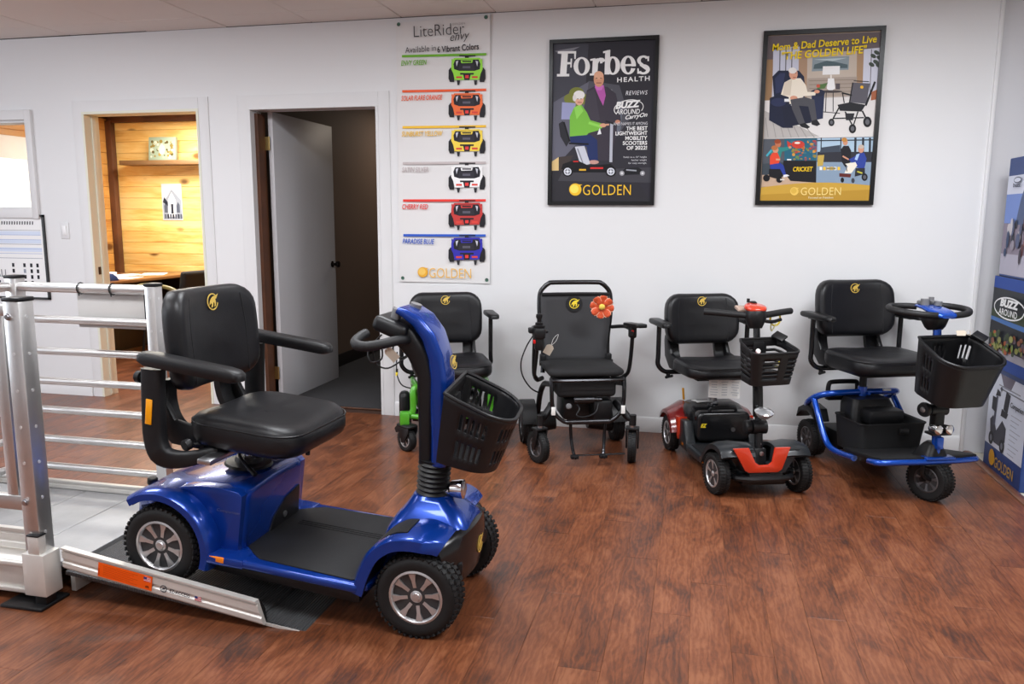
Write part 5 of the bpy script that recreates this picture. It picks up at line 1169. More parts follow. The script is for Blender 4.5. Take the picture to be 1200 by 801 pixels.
for i in range(8):
    if pet0 is None:
        # cupped petal lying in the xz plane, root at the origin
        vs, fs = [], []; n, m = 6, 5
        for k in range(n + 1):
            f = k / n; r = 0.012 + 0.052 * f; hw = 0.004 + 0.0170 * math.sin(min(1, f * 1.08) * math.pi * 0.62) * (1 - .30 * max(0, f - .8) / .2)
            for j in range(m + 1):
                u = -1 + 2 * j / m; vs.append((u * hw, -0.004 - 0.010 * f * f + 0.007 * u * u * f, r + 0.004 * (1 - u * u) * f))
        for k in range(n):
            for j in range(m): fs.append([k * (m + 1) + j, k * (m + 1) + j + 1, (k + 1) * (m + 1) + j + 1, (k + 1) * (m + 1) + j])
        pet0 = obj('petal', G().add(vs, fs), PET, fl, smooth=60, solid=0.0012); o = pet0
        ed = obj('petal_edge', G().tube([vs[k * (m + 1)] for k in range(2, n + 1)], 0.0024, 5, 1).tube([vs[k * (m + 1) + m] for k in range(2, n + 1)], 0.0024, 5, 1), PETE, o, kind='stuff')
    else:
        o = inst(pet0, fl); inst(ed, o)
    o.rotation_euler = (0, i * math.pi / 4 + 0.15, 0); o.location = (0, -0.003 * (i % 2), 0)
obj('flower_centre', G().lathe([(0.0165, 0), (0.0175, 0.004), (0.014, 0.009), (0.007, 0.0115), (0, 0.012)], (0, -0.006, 0), (0, -1, 0), 20), mat('yellow_flower_centre', (0.85, 0.62, 0.10), 0.8, bump=(500, .8)), fl)

# ================================================================== GREEN FRAMED POWER CHAIR BEHIND THE BIG SCOOTER
Gc = thing('power_wheelchair', 'black padded power chair on a bright green tube frame behind the blue scooter', 'wheelchair', (-1.335, -0.68, 0), (0, 0, R(-68)))
c0 = caster(Gc, (-0.02, -0.262, 0.066), 0.066, 0.045, R(35), RIM)
wheel(Gc, (-0.02, 0.262, 0.066), 0.066, 0.045, proto=c0, steer=R(20))
for s, st in ((-1, R(35)), (1, R(20))):
    M = Matrix.Translation((-0.02, s * 0.262, 0.066)) @ Matrix.Rotation(st, 4, 'Z')
    g = G(M)
    for k in (-1, 1): g.prism([(-0.012, -0.014), (0.014, -0.012), (0.055, 0.055), (0.055, 0.085), (-0.05, 0.082), (-0.075, 0.06), (-0.06, 0.035), (-0.03, 0.045)], k * 0.026, k * 0.036, 'xz', 0.003)
    g.box((0.0, 0, 0.082), (0.115, 0.075, 0.022), bev=0.01, seg=3)
    obj('caster_fork', g, PLAST, Gc)
r0 = wheel(Gc, (-0.36, -0.265, 0.125), 0.125, 0.07, rim=RIMD, spokes=5, rimk=0.6)
wheel(Gc, (-0.36, 0.265, 0.125), 0.125, 0.07, proto=r0)
for s in (-1, 1):
    obj('caster_mount', G().box((-0.03, s * 0.275, 0.190), (0.06, 0.055, 0.075), bev=0.008), GREEN, Gc)
    obj('side_tube', G().tube([(-0.04, s * 0.255, 0.20), (-0.06, s * 0.24, 0.205), (-0.06, s * 0.225, 0.23), (-0.055, s * 0.225, 0.30), (-0.06, s * 0.222, 0.345), (-0.075, s * 0.19, 0.362), (-0.08, s * 0.06, 0.364)], 0.0185, 12, 4), GREEN, Gc, smooth=60)
    obj('lower_tube', G().tube([(-0.05, s * 0.25, 0.195), (-0.05, s * 0.15, 0.185), (-0.05, 0.0, 0.185)], 0.0165, 12, 2), GREEN, Gc)
    obj('side_tube', G().tube([(-0.07, s * 0.20, 0.362), (-0.20, s * 0.215, 0.365), (-0.38, s * 0.215, 0.34), (-0.46, s * 0.20, 0.25), (-0.46, s * 0.17, 0.15)], 0.0185, 12, 4), GREEN, Gc, smooth=60)
    obj('wheel_cover', G().box((-0.16, s * 0.27, 0.235), (0.10, 0.065, 0.17), bev=.03, seg=3), PLAST, Gc)
obj('base_shroud', G().box((-0.25, 0, 0.215), (0.34, 0.36, 0.20), bev=0.05, seg=3).cyl((-0.36, -.22, .125), (-.36, .22, .125), .04), SATIN, Gc, smooth=50)
obj('foot_plate', G().box((0.07, 0, 0.075), (0.20, 0.30, 0.018), bev=0.006).box((-0.02, 0, 0.12), (0.03, 0.10, 0.10), bev=.008), MAT, Gc)
obj('seat_post', G().cyl((-0.25, 0, 0.30), (-0.25, 0, 0.42), 0.022, n=14), PLAST, Gc)
seat(Gc, (-0.25, 0.0, 0.415), R(3), w=0.45, d=0.42, ch=0.105, back=(0.135, 0.315), arms='tube', arm_z=0.325, arm_y=0.275, armlen=0.27, emb=0.028, tilt=7)
obj('joystick_cable', G().tube([(-0.12, -0.31, 0.56), (-0.10, -0.315, 0.48), (-0.09, -0.31, 0.42), (-0.07, -0.28, 0.37), (-0.10, -0.20, 0.34)], 0.004, 6, 4).cyl((-0.10, -.313, .465), (-.097, -.314, .445), .007), PLAST, Gc)
obj('cable_clip', G().cyl((-0.098, -.314, .446), (-.095, -.315, .425), .0075, n=10), YELLOW, Gc)
obj('joystick_pod', G().box((-0.05, -0.285, 0.735), (0.10, 0.06, 0.05), bev=.012).cyl((-.04, -.285, .75), (-.04, -.285, .80), .010), PLAST, Gc)

# ================================================================== ALUMINIUM PLATFORM AND RAMP
PX, PY = -2.165, -2.772
pf = thing('ramp_platform', 'aluminium platform with round guard rails and square posts at the left edge', 'platform', (-2.6, -2.4, 0))
def wo(g): g.X = Matrix.Translation((2.6, 2.4, 0)); return g
DK = [0.118]
for i in range(4):
    x1 = -2.108 - i * 0.25; x0 = x1 - 0.247
    obj('deck_plank', wo(G()).box(((x0 + x1) / 2, -2.37, 0.108), (0.247, 0.66, 0.02), bev=0.002, seg=1), DECK, pf)
def kerb(y, z0, z1, x0, x1, side):
    h = z1 - z0
    prof = [(0, z0), (0.018, z0), (0.018, z0 + h * .25), (0.012, z0 + h * .3), (0.012, z0 + h * .45), (0.018, z0 + h * .5), (0.018, z0 + h * .7), (0.012, z0 + h * .75), (0.012, z0 + h * .85), (0.02, z0 + h * .9), (0.02, z1), (0, z1)]
    return wo(G()).prism([(y - side * u, v) for u, v in prof], x0, x1, 'yz')
obj('kerb', kerb(-2.045, 0.085, 0.158, -3.12, -2.12, 1), ALUX, pf)
obj('kerb', kerb(-2.685, 0.150, 0.224, -3.12, -2.20, 1), ALUX, pf)
obj('side_beam', wo(G()).box((-2.66, -2.715, 0.128), (0.93, 0.11, 0.024), bev=0.003).box((-2.66, -2.772, 0.084), (0.93, 0.014, 0.105), bev=0.003).box((-2.66, -2.782, 0.135), (0.93, 0.02, 0.016), bev=.003).box((-2.66, -2.782, 0.04), (0.93, 0.02, 0.016), bev=.003), ALUX, pf)
obj('end_beam', wo(G()).box((-2.12, -2.37, 0.055), (0.02, 0.64, 0.10), bev=.002), ALUX, pf)  # lowered almost to the floor to block light under the deck
obj('end_beam', wo(G()).box((-3.12, -2.37, 0.10), (0.02, 0.68, 0.12), bev=.002), ALUX, pf)
def post(x, y, z0, z1, s, first=True, holes=True):
    o = obj('post', wo(G()).box((x, y, (z0 + z1) / 2), (s, s, z1 - z0), bev=0.004), ALU, pf)
    obj('post_cap', wo(G()).box((x, y, z1 + 0.006), (s + 0.006, s + 0.006, 0.014), bev=0.004), PLAST, o)
    if holes:
        h = wo(G()); k = 7
        for i in range(k):
            z = z1 - 0.05 - i * (z1 - z0 - 0.12) / (k - 1)
            h.cyl((x - s * .05, y - s / 2 - .0008, z), (x - s * .05, y - s / 2 + .002, z), 0.006, n=8)
            h.cyl((x + s / 2 + .0008, y - s * .05, z), (x + s / 2 - .002, y - s * .05, z), 0.006, n=8)
        obj('bolt_hole', h, mat('bright_bolt', (0.85, 0.85, 0.85), 0.3, metal=.6), o, kind='stuff')
    return o
p1 = post(PX, PY, 0.19, 1.05, 0.062)
for z in (1.0, 0.37): obj('bolt', wo(G()).lathe([(0.012, 0), (0.012, .003), (0.008, .004), (0.008, .009), (0, .0095)], (PX - 0.012, PY - 0.031, z), (0, -1, 0), 12), STEEL, p1)
post(-2.222, -2.03, 0.09, 1.035, 0.05); post(-2.918, -2.03, 0.09, 1.055, 0.055)
RZ = [1.018, 0.878, 0.737, 0.602, 0.471, 0.337, 0.210]
for i, z in enumerate(RZ):
    obj('rail', wo(G()).cyl((-2.918, -2.03, z), (-2.222, -2.03, z), 0.021 if i == 0 else 0.0165, n=14), ALU, pf, smooth=60)
for i, z in enumerate(RZ):
    obj('rail', wo(G()).cyl((-2.93, -2.03, z), (-3.05, -2.70, z), 0.021 if i == 0 else 0.0165, n=14), ALU, pf, smooth=60)
obj('rail', wo(G()).box((-2.62, -2.755, 1.015), (0.86, 0.03, 0.038), bev=0.006), ALU, pf)
obj('rail', wo(G()).box((-2.62, -2.735, 0.340), (0.86, 0.03, 0.052), bev=0.004), ALU, pf)
for x in (-2.285, -2.50, -2.715, -2.93):
    obj('picket', wo(G()).box((x, -2.735, 0.68), (0.046, 0.022, 0.64), bev=0.003), ALU, pf)
for x in (-2.30, -2.70, -3.06): obj('under_deck_blocker', wo(G()).box((x, -2.37, 0.055), (0.04, 0.64, 0.09), bev=.003), ALUX, pf)  # unseen bars added to stop light passing beneath the platform
# corner bracket and foot
sk = obj('corner_bracket', wo(G()).box((-2.155, -2.782, 0.117), (0.088, 0.075, 0.150), bev=0.004), ALUX, pf)
obj('bracket_stub', wo(G()).box((-2.150, -2.800, 0.222), (0.046, 0.034, 0.065), bev=0.004), ALUX, sk)
obj('stub_cap', wo(G()).box((-2.150, -2.800, 0.257), (0.049, 0.037, 0.006), bev=0.002), PLAST, sk)
for x, y in ((-2.197, -2.78), (-2.222, -2.03), (-2.918, -2.03), (-3.03, -2.74)):
    f = obj('foot', wo(G()).box((x, y, 0.006), (0.17, 0.13, 0.012), bev=0.005).box((x + (.055 if x > -2.21 else .01), y - .01, 0.05), (0.045, 0.045, 0.095), bev=0.003), PLAST, pf)
# ramp
rm = thing('access_ramp', 'short aluminium ramp with black ridged tread and an orange label under the big scooter', 'ramp', (-1.7, -2.4, 0))
def wr(g): g.X = Matrix.Translation((1.7, 2.4, 0)); return g
SL = math.atan(0.1165)
def rz(x): return 0.010 + 0.1165 * (-1.25 - x)
for x0, x1 in ((-2.098, -1.36),):
    g = wr(G()); xm = (x0 + x1) / 2
    g.box((xm, -2.40, rz(xm) - 0.008), ((x1 - x0) / math.cos(SL), 0.69, 0.014), (0, SL, 0), 0.002)
    obj('tread_panel', g, TREAD, rm)
tp = obj('transition_plate', wr(G()).box((-1.315, -2.385, rz(-1.315) - 0.010), (0.10, 0.70, 0.008), (0, SL, 0), 0.001), TREAD, rm)
obj('transition_plate', wr(G()).box((-1.228, -2.385, rz(-1.228) - 0.006), (0.075, 0.715, 0.007), (0, SL * 1.0, 0), 0.001), TREAD, rm)
obj('plate_edge', wr(G()).box((-1.272, -2.745, rz(-1.272) - 0.010), (0.165, 0.005, 0.009), (0, SL, 0)), ALUX, rm)
def beam(y, s):
    t0, t1 = (-2.085, 0.2038), (-1.352, 0.095); u0, u1 = (-2.085, 0.1280), (-1.327, 0.014)
    secs = []
    for f in (0.0, 1.0):
        x0 = t0[0] + (t1[0] - t0[0]) * f; z1 = t0[1] + (t1[1] - t0[1]) * f; xb = u0[0] + (u1[0] - u0[0]) * f; zb = u0[1] + (u1[1] - u0[1]) * f
        def q(u, k): return (xb + (x0 - xb) * k, y - s * u, zb + (z1 - zb) * k)
        secs.append([q(0, 0), q(0.014, 0), q(0.018, .08), q(0.018, .28), q(0.013, .34), q(0.013, .44), q(0.018, .50), q(0.018, .80), q(0.012, .86), q(0.022, .92), q(0.022, 1.0), q(0.0, 1.0)])
    return wr(G()).loft(secs)
b1 = obj('side_beam', beam(-2.748, 1), ALUX, rm, smooth=25)
obj('side_beam', beam(-2.045, -1), ALUX, rm, smooth=25)
for y in (-2.742, -2.052): obj('end_plug', wr(G()).prism([(-1.358, 0.02), (-1.330, 0.02), (-1.335, 0.06), (-1.352, 0.09), (-1.372, 0.09)], y - 0.004, y + 0.004, 'xz'), PLAST, rm)
bs = math.atan2(0.111, 0.748)
LM = Matrix.Translation((1.7, 2.4, 0))
def on_beam(x, k=0.5, off=0.0): 
    f = (x + 2.10) / 0.748; z1 = 0.206 - 0.111 * f; zb = 0.130 - 0.116 * f
    return LM @ frame_m((x, -2.7672 - off, zb + (z1 - zb) * k), (math.cos(bs), 0, -math.sin(bs)), (0, 0, 1))
M = on_beam(-1.838, .48)
g = G(M).prism([(-0.105, -0.026), (0.105, -0.026), (0.105, 0.026), (-0.105, 0.026)], 0, 0.0006, 'xy')
lb = obj('orange_label', g, pm('#f2540f'), b1, smooth=None)
g = G(M); g.mi = 0
for i in range(7): g.prism([(-0.085, 0.016 - i * 0.0058), (0.05 - (i % 3) * .015, 0.016 - i * 0.0058), (0.05 - (i % 3) * .015, 0.0175 - i * 0.0058), (-0.085, 0.0175 - i * 0.0058)], 0.0006, 0.0009, 'xy')
g.prism([(-0.103, -0.02), (-0.098, -0.02), (-0.098, 0.004), (-0.103, 0.004)], 0.0006, 0.0010, 'xy')
obj('label_print', g, pm('#b83c06'), lb, smooth=None)
def flag(M, w, h, parent):
    g = G(M); cols = [pm('#e8e8ee'), pm('#b8283a'), pm('#27366f')]
    g.mi = 0; g.prism([(-w / 2, -h / 2), (w / 2, -h / 2), (w / 2, h / 2), (-w / 2, h / 2)], 0, 0.0004, 'xy')
    for i in range(4): g.mi = 1; z = -h / 2 + h * (i * 2) / 7; g.prism([(-w / 2, z), (w / 2, z), (w / 2, z + h / 7), (-w / 2, z + h / 7)], 0.0004, 0.0007, 'xy')
    g.mi = 2; g.prism([(-w / 2, 0), (-w * .05, 0), (-w * .05, h / 2), (-w / 2, h / 2)], 0.0007, 0.0010, 'xy')
    obj('flag_print', g, cols, parent, smooth=None)
flag(M @ Matrix.Translation((0.086, 0.012, 0.0007)), 0.026, 0.016, lb)
obj('label_mark', G(M @ Matrix.Translation((0.088, -0.014, .0007))).prism([(-.008, -.004), (.008, -.004), (.004, .004), (-.006, .003)], 0, .0004, 'xy'), pm('#7a2a08'), lb, smooth=None)
M = on_beam(-1.655, .42)
lettering('EZ-ACCESS', 0.075, 0.013, M @ Matrix.Translation((0.025, 0, 0.0005)), pm('#3c4048'), b1, bold=.02)
obj('maker_mark', G(M @ Matrix.Translation((-0.036, 0, 0.0004))).lathe([(0.013, 0), (0.013, .0006), (0.0105, .0006), (0.0105, 0)], (0, 0, 0), (0, 0, 1), 20, closed=True).prism([(-.008, -.005), (0.004, -.002), (.009, .006), (-.002, .003)], 0, .0006, 'xy'), pm('#3c4048'), b1, smooth=None)
flag(on_beam(-1.562, .42) @ Matrix.Translation((0, 0, .0004)), 0.024, 0.015, b1)
# board tied to the top rail
sg = thing('hanging_board', 'plain pale board tied to the top guard rail with two black cable ties', 'board', (-2.455, -2.004, 0.92))
obj('board', G().box((0, 0, 0), (0.335, 0.006, 0.150), bev=0.001), mat('pale_board', (0.80, 0.78, 0.75), 0.5), sg)
obj('edge_strip', G().box((0.1695, 0, 0), (0.005, 0.008, 0.150)), PLAST, sg)
for x in (-0.125, 0.035):
    obj('cable_tie', G().tube([(x, -0.026 + 0.0245 * math.cos(a * R(30)), 0.098 + 0.0245 * math.sin(a * R(30))) for a in range(12)], 0.0026, 6, 1, closed=True).cyl((x + .004, -0.045, 0.078), (x + .012, -0.052, 0.070), 0.0028, n=6), PLAST, sg)

# ================================================================== PRINTED WALL PIECES
class Flat:
    """flat print on a wall: polygons given by measured photo positions, laid on the plane y = const"""
    def __init__(s, org, y): s.org = Vector(org); s.y = y; s.g = G(); s.cols = []; s.lay = 0
    def at(s, p): q = ray_to(p[0], p[1], 1, 0.0); return (q.x - s.org.x, q.z - s.org.z)
    def poly(s, pts, col, raw=False):
        m = pm(col)
        if m not in s.cols: s.cols.append(m)
        s.g.mi = s.cols.index(m); s.lay += 1
        y = s.y - 0.00003 * s.lay
        q = [p if raw else s.at(p) for p in pts]
        s.g.add([(a, y, b) for a, b in q], [list(range(len(q)))])
        return s
    def ell(s, c, rx, ry, col, n=18, a0=0, a1=360, rot=0):
        pts = []
        k = n if a1 - a0 == 360 else n + 1
        for i in range(k):
            a = R(a0 + (a1 - a0) * i / n); x, y = rx * math.cos(a), ry * math.sin(a)
            pts.append((c[0] + x * math.cos(R(rot)) - y * math.sin(R(rot)), c[1] + x * math.sin(R(rot)) + y * math.cos(R(rot))))
        return s.poly(pts, col)
    def line(s, a, b, w, col):
        dx, dy = b[0] - a[0], b[1] - a[1]; l = math.hypot(dx, dy) or 1; nx, ny = -dy / l * w / 2, dx / l * w / 2
        return s.poly([(a[0] + nx, a[1] + ny), (b[0] + nx, b[1] + ny), (b[0] - nx, b[1] - ny), (a[0] - nx, a[1] - ny)], col)
    def rect(s, x0, y0, x1, y1, col): return s.poly([(x0, y0), (x1, y0), (x1, y1), (x0, y1)], col)
    def done(s, name, parent): return obj(name, s.g, s.cols, parent, smooth=None)
    def text(s, body, x0, y0, x1, y1, col, parent, slope=0.0, **k):
        """lettering filling the photo box x0..x1, y0 (top)..y1 (bottom)"""
        a, b = s.at((x0, (y0 + y1) / 2 + slope * 0)), s.at((x1, (y0 + y1) / 2)); t, u = s.at(((x0 + x1) / 2, y0)), s.at(((x0 + x1) / 2, y1))
        s.lay += 1
        c = ((a[0] + b[0]) / 2, s.y - 0.00003 * s.lay - 0.0003, (t[1] + u[1]) / 2)
        return lettering(body, b[0] - a[0], t[1] - u[1], frame_m(c, (1, 0, slope), (0, 0, 1)), pm(col), parent, **k)
def frame4(parent, hw, hh, w, d, m):
    g = G()
    for sx, sz, lx, lz in ((0, 1, 2 * hw, w), (0, -1, 2 * hw, w), (1, 0, w, 2 * hh), (-1, 0, w, 2 * hh)):
        g.box((sx * (hw - w / 2), -d / 2, sz * (hh - w / 2)), (lx if sz else w, d, lz if sz else 2 * hh - 2 * w))
    return obj('frame', g, m, parent, smooth=None)
FRM = mat('black_poster_frame', (0.006, 0.006, 0.007), 0.3, spec=0.3)
def gold_mark(f, x, y, r, parent, c1='#e8b02c', c2='#f6cf5a'):
    f.ell((x, y), r, r, c1, 22); f.ell((x - r * .15, y - r * .1), r * .7, r * .7, c2, 18)
    f.poly([(x + r * .2, y - r * .85), (x + r * 1.15, y - r * .8), (x + r * .55, y - r * .45)], c1)

# ---- magazine cover poster
t = thing('wall_poster', 'black framed magazine cover poster of a couple with a scooter', 'poster', (-0.5965, 0, 1.893))
frame4(t, 0.325, 0.488, 0.022, 0.022, FRM)
obj('backing', G().box((0, -0.004, 0), (0.61, 0.007, 0.94)), pm('#23222a'), t)
f = Flat((-0.5965, 0, 1.893), -0.0085)
f.poly([(649, 50), (770, 48), (764, 236), (645, 235)], '#2b2a31')
f.poly([(648, 52), (690, 52), (682, 170), (646, 180)], '#3d3d46'); f.poly([(690, 95), (726, 100), (738, 140), (700, 190), (660, 160)], '#4a4a52')
f.poly([(649, 120), (690, 96), (684, 160), (647, 200)], '#5b5b68'); f.poly([(650, 60), (680, 55), (660, 66)], '#74747c')
f.poly([(646, 190), (655, 184), (655, 212), (645, 232)], '#c9ad78'); f.poly([(655, 184), (672, 182), (660, 205), (655, 212)], '#3a3230')
f.poly([(645, 200), (740, 198), (762, 236), (645, 235)], '#2a292e'); f.poly([(660, 200), (764, 196), (764, 214), (654, 212)], '#3b3a40')
f.poly([(719, 120), (730, 118), (728, 150), (724, 160)], '#5f6470'); f.line((716, 105), (724, 140), 3, '#6d7078')
for a, b, r in ((668, 116, 7), (676, 110, 9), (682, 116, 8), (672, 122, 8)): f.ell((a, b), r, r * .85, '#6f7430')
f.poly([(659, 120), (675, 121), (673, 140), (658, 140)], '#8d90b4')
# standing man
f.poly([(688, 106), (697, 101), (712, 102), (722, 110), (724, 140), (722, 160), (715, 188), (696, 188), (690, 160), (684, 130)], '#35303a')
f.poly([(684, 130), (688, 108), (697, 104), (703, 140), (690, 150)], '#3d3842'); f.poly([(722, 110), (727, 134), (728, 142), (721, 142), (716, 120)], '#35303a')
f.poly([(697, 102), (708, 101), (710, 112), (707, 124), (703, 116)], '#a8529c'); f.poly([(697, 100), (708, 100), (705, 106), (700, 106)], '#c069b2')
f.ell((702, 93), 6.0, 9.2, '#c58e70'); f.ell((702, 89), 5.6, 5.4, '#d2a184'); f.line((699, 97.5), (705, 97.5), 1.1, '#8f4f44'); f.line((698.5, 92), (700.5, 92), .9, '#4b342c'); f.line((703.5, 92), (705.5, 92), .9, '#4b342c')
f.ell((724, 143), 3, 2.4, '#b98068')
# seated woman
f.poly([(668, 137), (673, 126), (681, 122), (688, 132), (692, 141), (706, 145), (704, 152), (690, 156), (684, 162), (668, 160)], '#6fae3c')
f.poly([(673, 126), (680, 123), (684, 130), (676, 140)], '#86c552'); f.line((690, 144), (706, 149), 3, '#86c552')
f.ell((679, 116.5), 5.4, 7.2, '#d0a088'); f.ell((679, 111.5), 6.6, 5.2, '#d9d6d4'); f.ell((673.6, 115), 2.2, 4, '#d0ccca'); f.line((677, 120), (682, 120.2), 1, '#a0504c'); f.line((676.5, 116), (678.2, 116), .8, '#503c36'); f.line((680.4, 116), (682, 116), .8, '#503c36')
f.ell((707, 147), 3.6, 2.4, '#c89478'); f.line((703, 147), (714, 146), 2, '#c89478')
f.poly([(668, 160), (692, 158), (700, 164), (701, 188), (690, 190), (688, 172), (669, 168)], '#1f2c58')
f.ell((696, 190), 6, 2.4, '#b48a80')
# scooter
f.poly([(655, 145), (660, 142), (668, 165), (664, 172), (657, 160)], '#24242a'); f.line((667, 168), (690, 169), 2, '#121216'); f.line((661, 143), (668, 166), 2, '#0d0d10')
f.poly([(674, 172), (685, 171), (692, 192), (681, 195)], '#b9bcc6'); f.line((677, 174), (684, 193), 1.4, '#777b86')
f.poly([(660, 192), (675, 187), (690, 194), (716, 192), (722, 198), (716, 202), (668, 202), (658, 198)], '#121216'); f.rect(692, 196, 707, 198, '#c02a2a'); f.rect(679, 198, 687, 200, '#d0a22c'); f.rect(672, 188.5, 678, 190, '#b02424')
f.line((716, 190), (717, 144), 3.4, '#a6a9b4'); f.line((710, 142), (722, 146), 2, '#1a1a1e')
for x, y in ((665.5, 201), (716, 201)):
    f.ell((x, y), 6.2, 6.0, '#0e0e11'); f.ell((x, y), 4.5, 4.4, '#c4c7d0'); f.ell((x, y), 3.2, 3.1, '#6a6d76'); f.line((x - 3.6, y), (x + 3.6, y), 1, '#c4c7d0'); f.line((x, y - 3.6), (x, y + 3.6), 1, '#c4c7d0'); f.ell((x, y), 1.3, 1.3, '#d4d7dd')
f.poly([(727, 203), (733, 197), (748, 196), (755, 201), (753, 204), (731, 205)], '#1a1a1e'); f.line((734, 199), (746, 200), 1.6, '#8d9098')
for x in (729, 753): f.ell((x, 203), 2.9, 2.9, '#8d8d92'); f.ell((x, 203), 1.4, 1.4, '#c5c5c8')
f.poly([(700, 158), (703, 150), (705, 157)], '#d9d9dd')
gold_mark(f, 674.5, 222, 7.2, t)
f.done('printed_picture', t)
# title in heavy serif letters, drawn as outlines
def glyphs(f, parent):
    W = '#ffffff'
    def L(pts): f.poly(pts, W)
    def ring(cx, cy, rx, ry, hx, hy, a0=0, a1=360, n=24):
        for i in range(n):
            A, Bq = a0 + (a1 - a0) * i / n, a0 + (a1 - a0) * (i + 1) / n
            p = lambda a, u, v: (cx + u * math.cos(R(a)), cy + v * math.sin(R(a)))
            f.poly([p(A, rx, ry), p(Bq, rx, ry), p(Bq, hx, hy), p(A, hx, hy)], W); f.lay -= 1
        f.lay += 1
    # F
    L([(658.5, 61.5), (666, 61.5), (664, 88), (656.5, 88)]); L([(654, 60.5), (675.5, 60.2), (675.6, 63), (654, 63.2)]); L([(673, 61), (675.6, 60.6), (675, 69.5), (673.4, 69.5)])
    L([(664, 73.2), (670, 73), (670, 75.6), (664, 75.8)]); L([(669, 69), (670.8, 69), (670.2, 79.5), (668.6, 79.5)]); L([(653, 87), (667.5, 86.8), (667.4, 89.8), (653, 90)])
    ring(682, 78, 9.6, 10.8, 4.2, 8.8)                                            # o
    L([(695, 70), (701.5, 68.5), (700.4, 87), (694, 87)]); L([(692, 69.6), (698, 68.4), (698, 71), (692, 71.6)]); L([(691.6, 86.4), (703.6, 86.2), (703.6, 88.6), (691.6, 88.8)])
    ring(704.5, 75, 6.5, 7, 3.0, 3.6, 190, 330, 10); L([(703, 68.6), (707.4, 68.2), (706.2, 74.5), (703.4, 74.6)])   # r
    L([(709.5, 60), (715.4, 58.6), (714.6, 87.6), (708.6, 87.6)]); L([(707, 60.6), (713, 59), (713, 61.8), (707, 62.8)])
    ring(718.4, 77.2, 8.6, 10.8, 3.2, 8.6)                                        # b
    ring(736.4, 76.6, 9.0, 11.0, 3.6, 8.8, 0, 360); L([(731, 75.6), (745.2, 75.2), (745.2, 77.6), (731, 78)])          # e
    ring(754.2, 71.2, 7.4, 5.9, 3.2, 3.4, 95, 330, 16); ring(754, 81.6, 7.8, 6.0, 3.4, 3.4, -85, 150, 16); L([(748.6, 72), (753, 74.2), (759.6, 80.6), (757, 82.4), (750, 77.4)])
    L([(758.5, 66.4), (761, 66.2), (760.6, 72), (759, 72)]); L([(747, 80.4), (748.6, 80.4), (749.6, 86.6), (747, 86.8)])  # s
ft = Flat((-0.5965, 0, 1.893), -0.0105); glyphs(ft, t)
# gap of the e, letting the page show through
ft.poly([(739.5, 78.2), (746.2, 78), (746.2, 80.6), (740, 80.2)], '#2b2a31')
ft.done('printed_title', t)
# the man's head overlaps the title
fh = Flat((-0.5965, 0, 1.893), -0.0120); fh.ell((702, 93), 6.0, 9.2, '#c58e70'); fh.ell((702, 88.6), 5.6, 4.8, '#d2a184'); fh.line((699, 97.5), (705, 97.5), 1.1, '#8f4f44'); fh.line((698.5, 92), (700.5, 92), .9, '#4b342c'); fh.line((703.5, 92), (705.5, 92), .9, '#4b342c'); fh.done('printed_head', t)
f.lay += 30
f.text('HEALTH', 723.5, 90.2, 761.5, 95.8, '#f2f2f4', t, slope=.02, bold=.02, sp=1.25)
f.text('REVIEWS', 733.5, 106.5, 759, 111.5, '#d8d8dc', t, shear=.2, sp=1.1)
f.text('BUZZ', 721.5, 118.5, 751, 127, '#ffffff', t, slope=.06, shear=.25, bold=.05)
f.text('AROUND', 722, 128, 750, 134, '#ffffff', t, shear=.15, bold=.01)
f.text('CarryOn', 733, 133.5, 759, 140, '#ffffff', t, slope=.12, shear=.4, bold=.02)
f.text('AND NAMES IT AMONG', 719, 143.3, 759, 146.8, '#c8c8cc', t)
for k, (s_, x0) in enumerate((('THE BEST', 734), ('LIGHTWEIGHT', 721.5), ('MOBILITY', 733), ('SCOOTERS', 730), ('OF 2022!', 734.5))):
    f.text(s_, x0, 148.2 + k * 5.7, 759 - k * .15, 152.8 + k * 5.7, '#ffffff', t, bold=.025)
for k, (s_, x0) in enumerate((('Folds to a 10" height', 731), ('feather weight', 740), ('for easy storage.', 736.5))):
    f.text(s_, x0, 183 + k * 3.5, 758, 185.6 + k * 3.5, '#c4c4c8', t)
fs = Flat((-0.5965, 0, 1.893), -0.0125)
for i in range(26):
    a, b = R(150 + i * 9.2), R(150 + (i + 1) * 9.2); fs.line((737 + 17 * math.cos(a), 127 + 9.5 * math.sin(a) - 2 * math.cos(a)), (737 + 17 * math.cos(b), 127 + 9.5 * math.sin(b) - 2 * math.cos(b)), 1.0 if i < 18 else .8, '#f4f4f6')
fs.done('printed_swoosh', t)
f.text('GOLDEN', 683.5, 216.5, 739.5, 228.5, '#e8b030', t, sp=1.05, bold=-.005)

# ---- lifestyle poster
t = thing('wall_poster', 'black framed poster headed in yellow with an old man in a blue recliner', 'poster', (0.632, 0, 1.892))
frame4(t, 0.321, 0.484, 0.024, 0.022, FRM)
obj('backing', G().box((0, -0.004, 0), (0.60, 0.007, 0.93)), pm('#8c7c70'), t)
f = Flat((0.632, 0, 1.892), -0.0085)
f.poly([(899, 43), (1034, 38), (1029, 160), (895, 163)], '#a39a98')
f.poly([(899, 43), (1034, 38), (1033, 70), (898, 72)], '#5f5558'); f.poly([(897, 72), (1033, 68), (1031, 110), (896, 116)], '#a9a4a8')
f.poly([(897, 70), (906, 70), (904, 118), (896, 118)], '#8d6f50'); f.poly([(906, 56), (937, 55), (936, 120), (905, 120)], '#b7b9c8')
for x in (914, 921, 928): f.line((x, 56), (x - 1, 112), 1.2, '#55535a')
f.poly([(936, 60), (946, 60), (945, 118), (935, 118)], '#9c8068'); f.poly([(946, 62), (1006, 60), (1004, 112), (945, 116)], '#b2a598'); f.poly([(1004, 60), (1012, 60), (1010, 112), (1003, 112)], '#9a7c60')
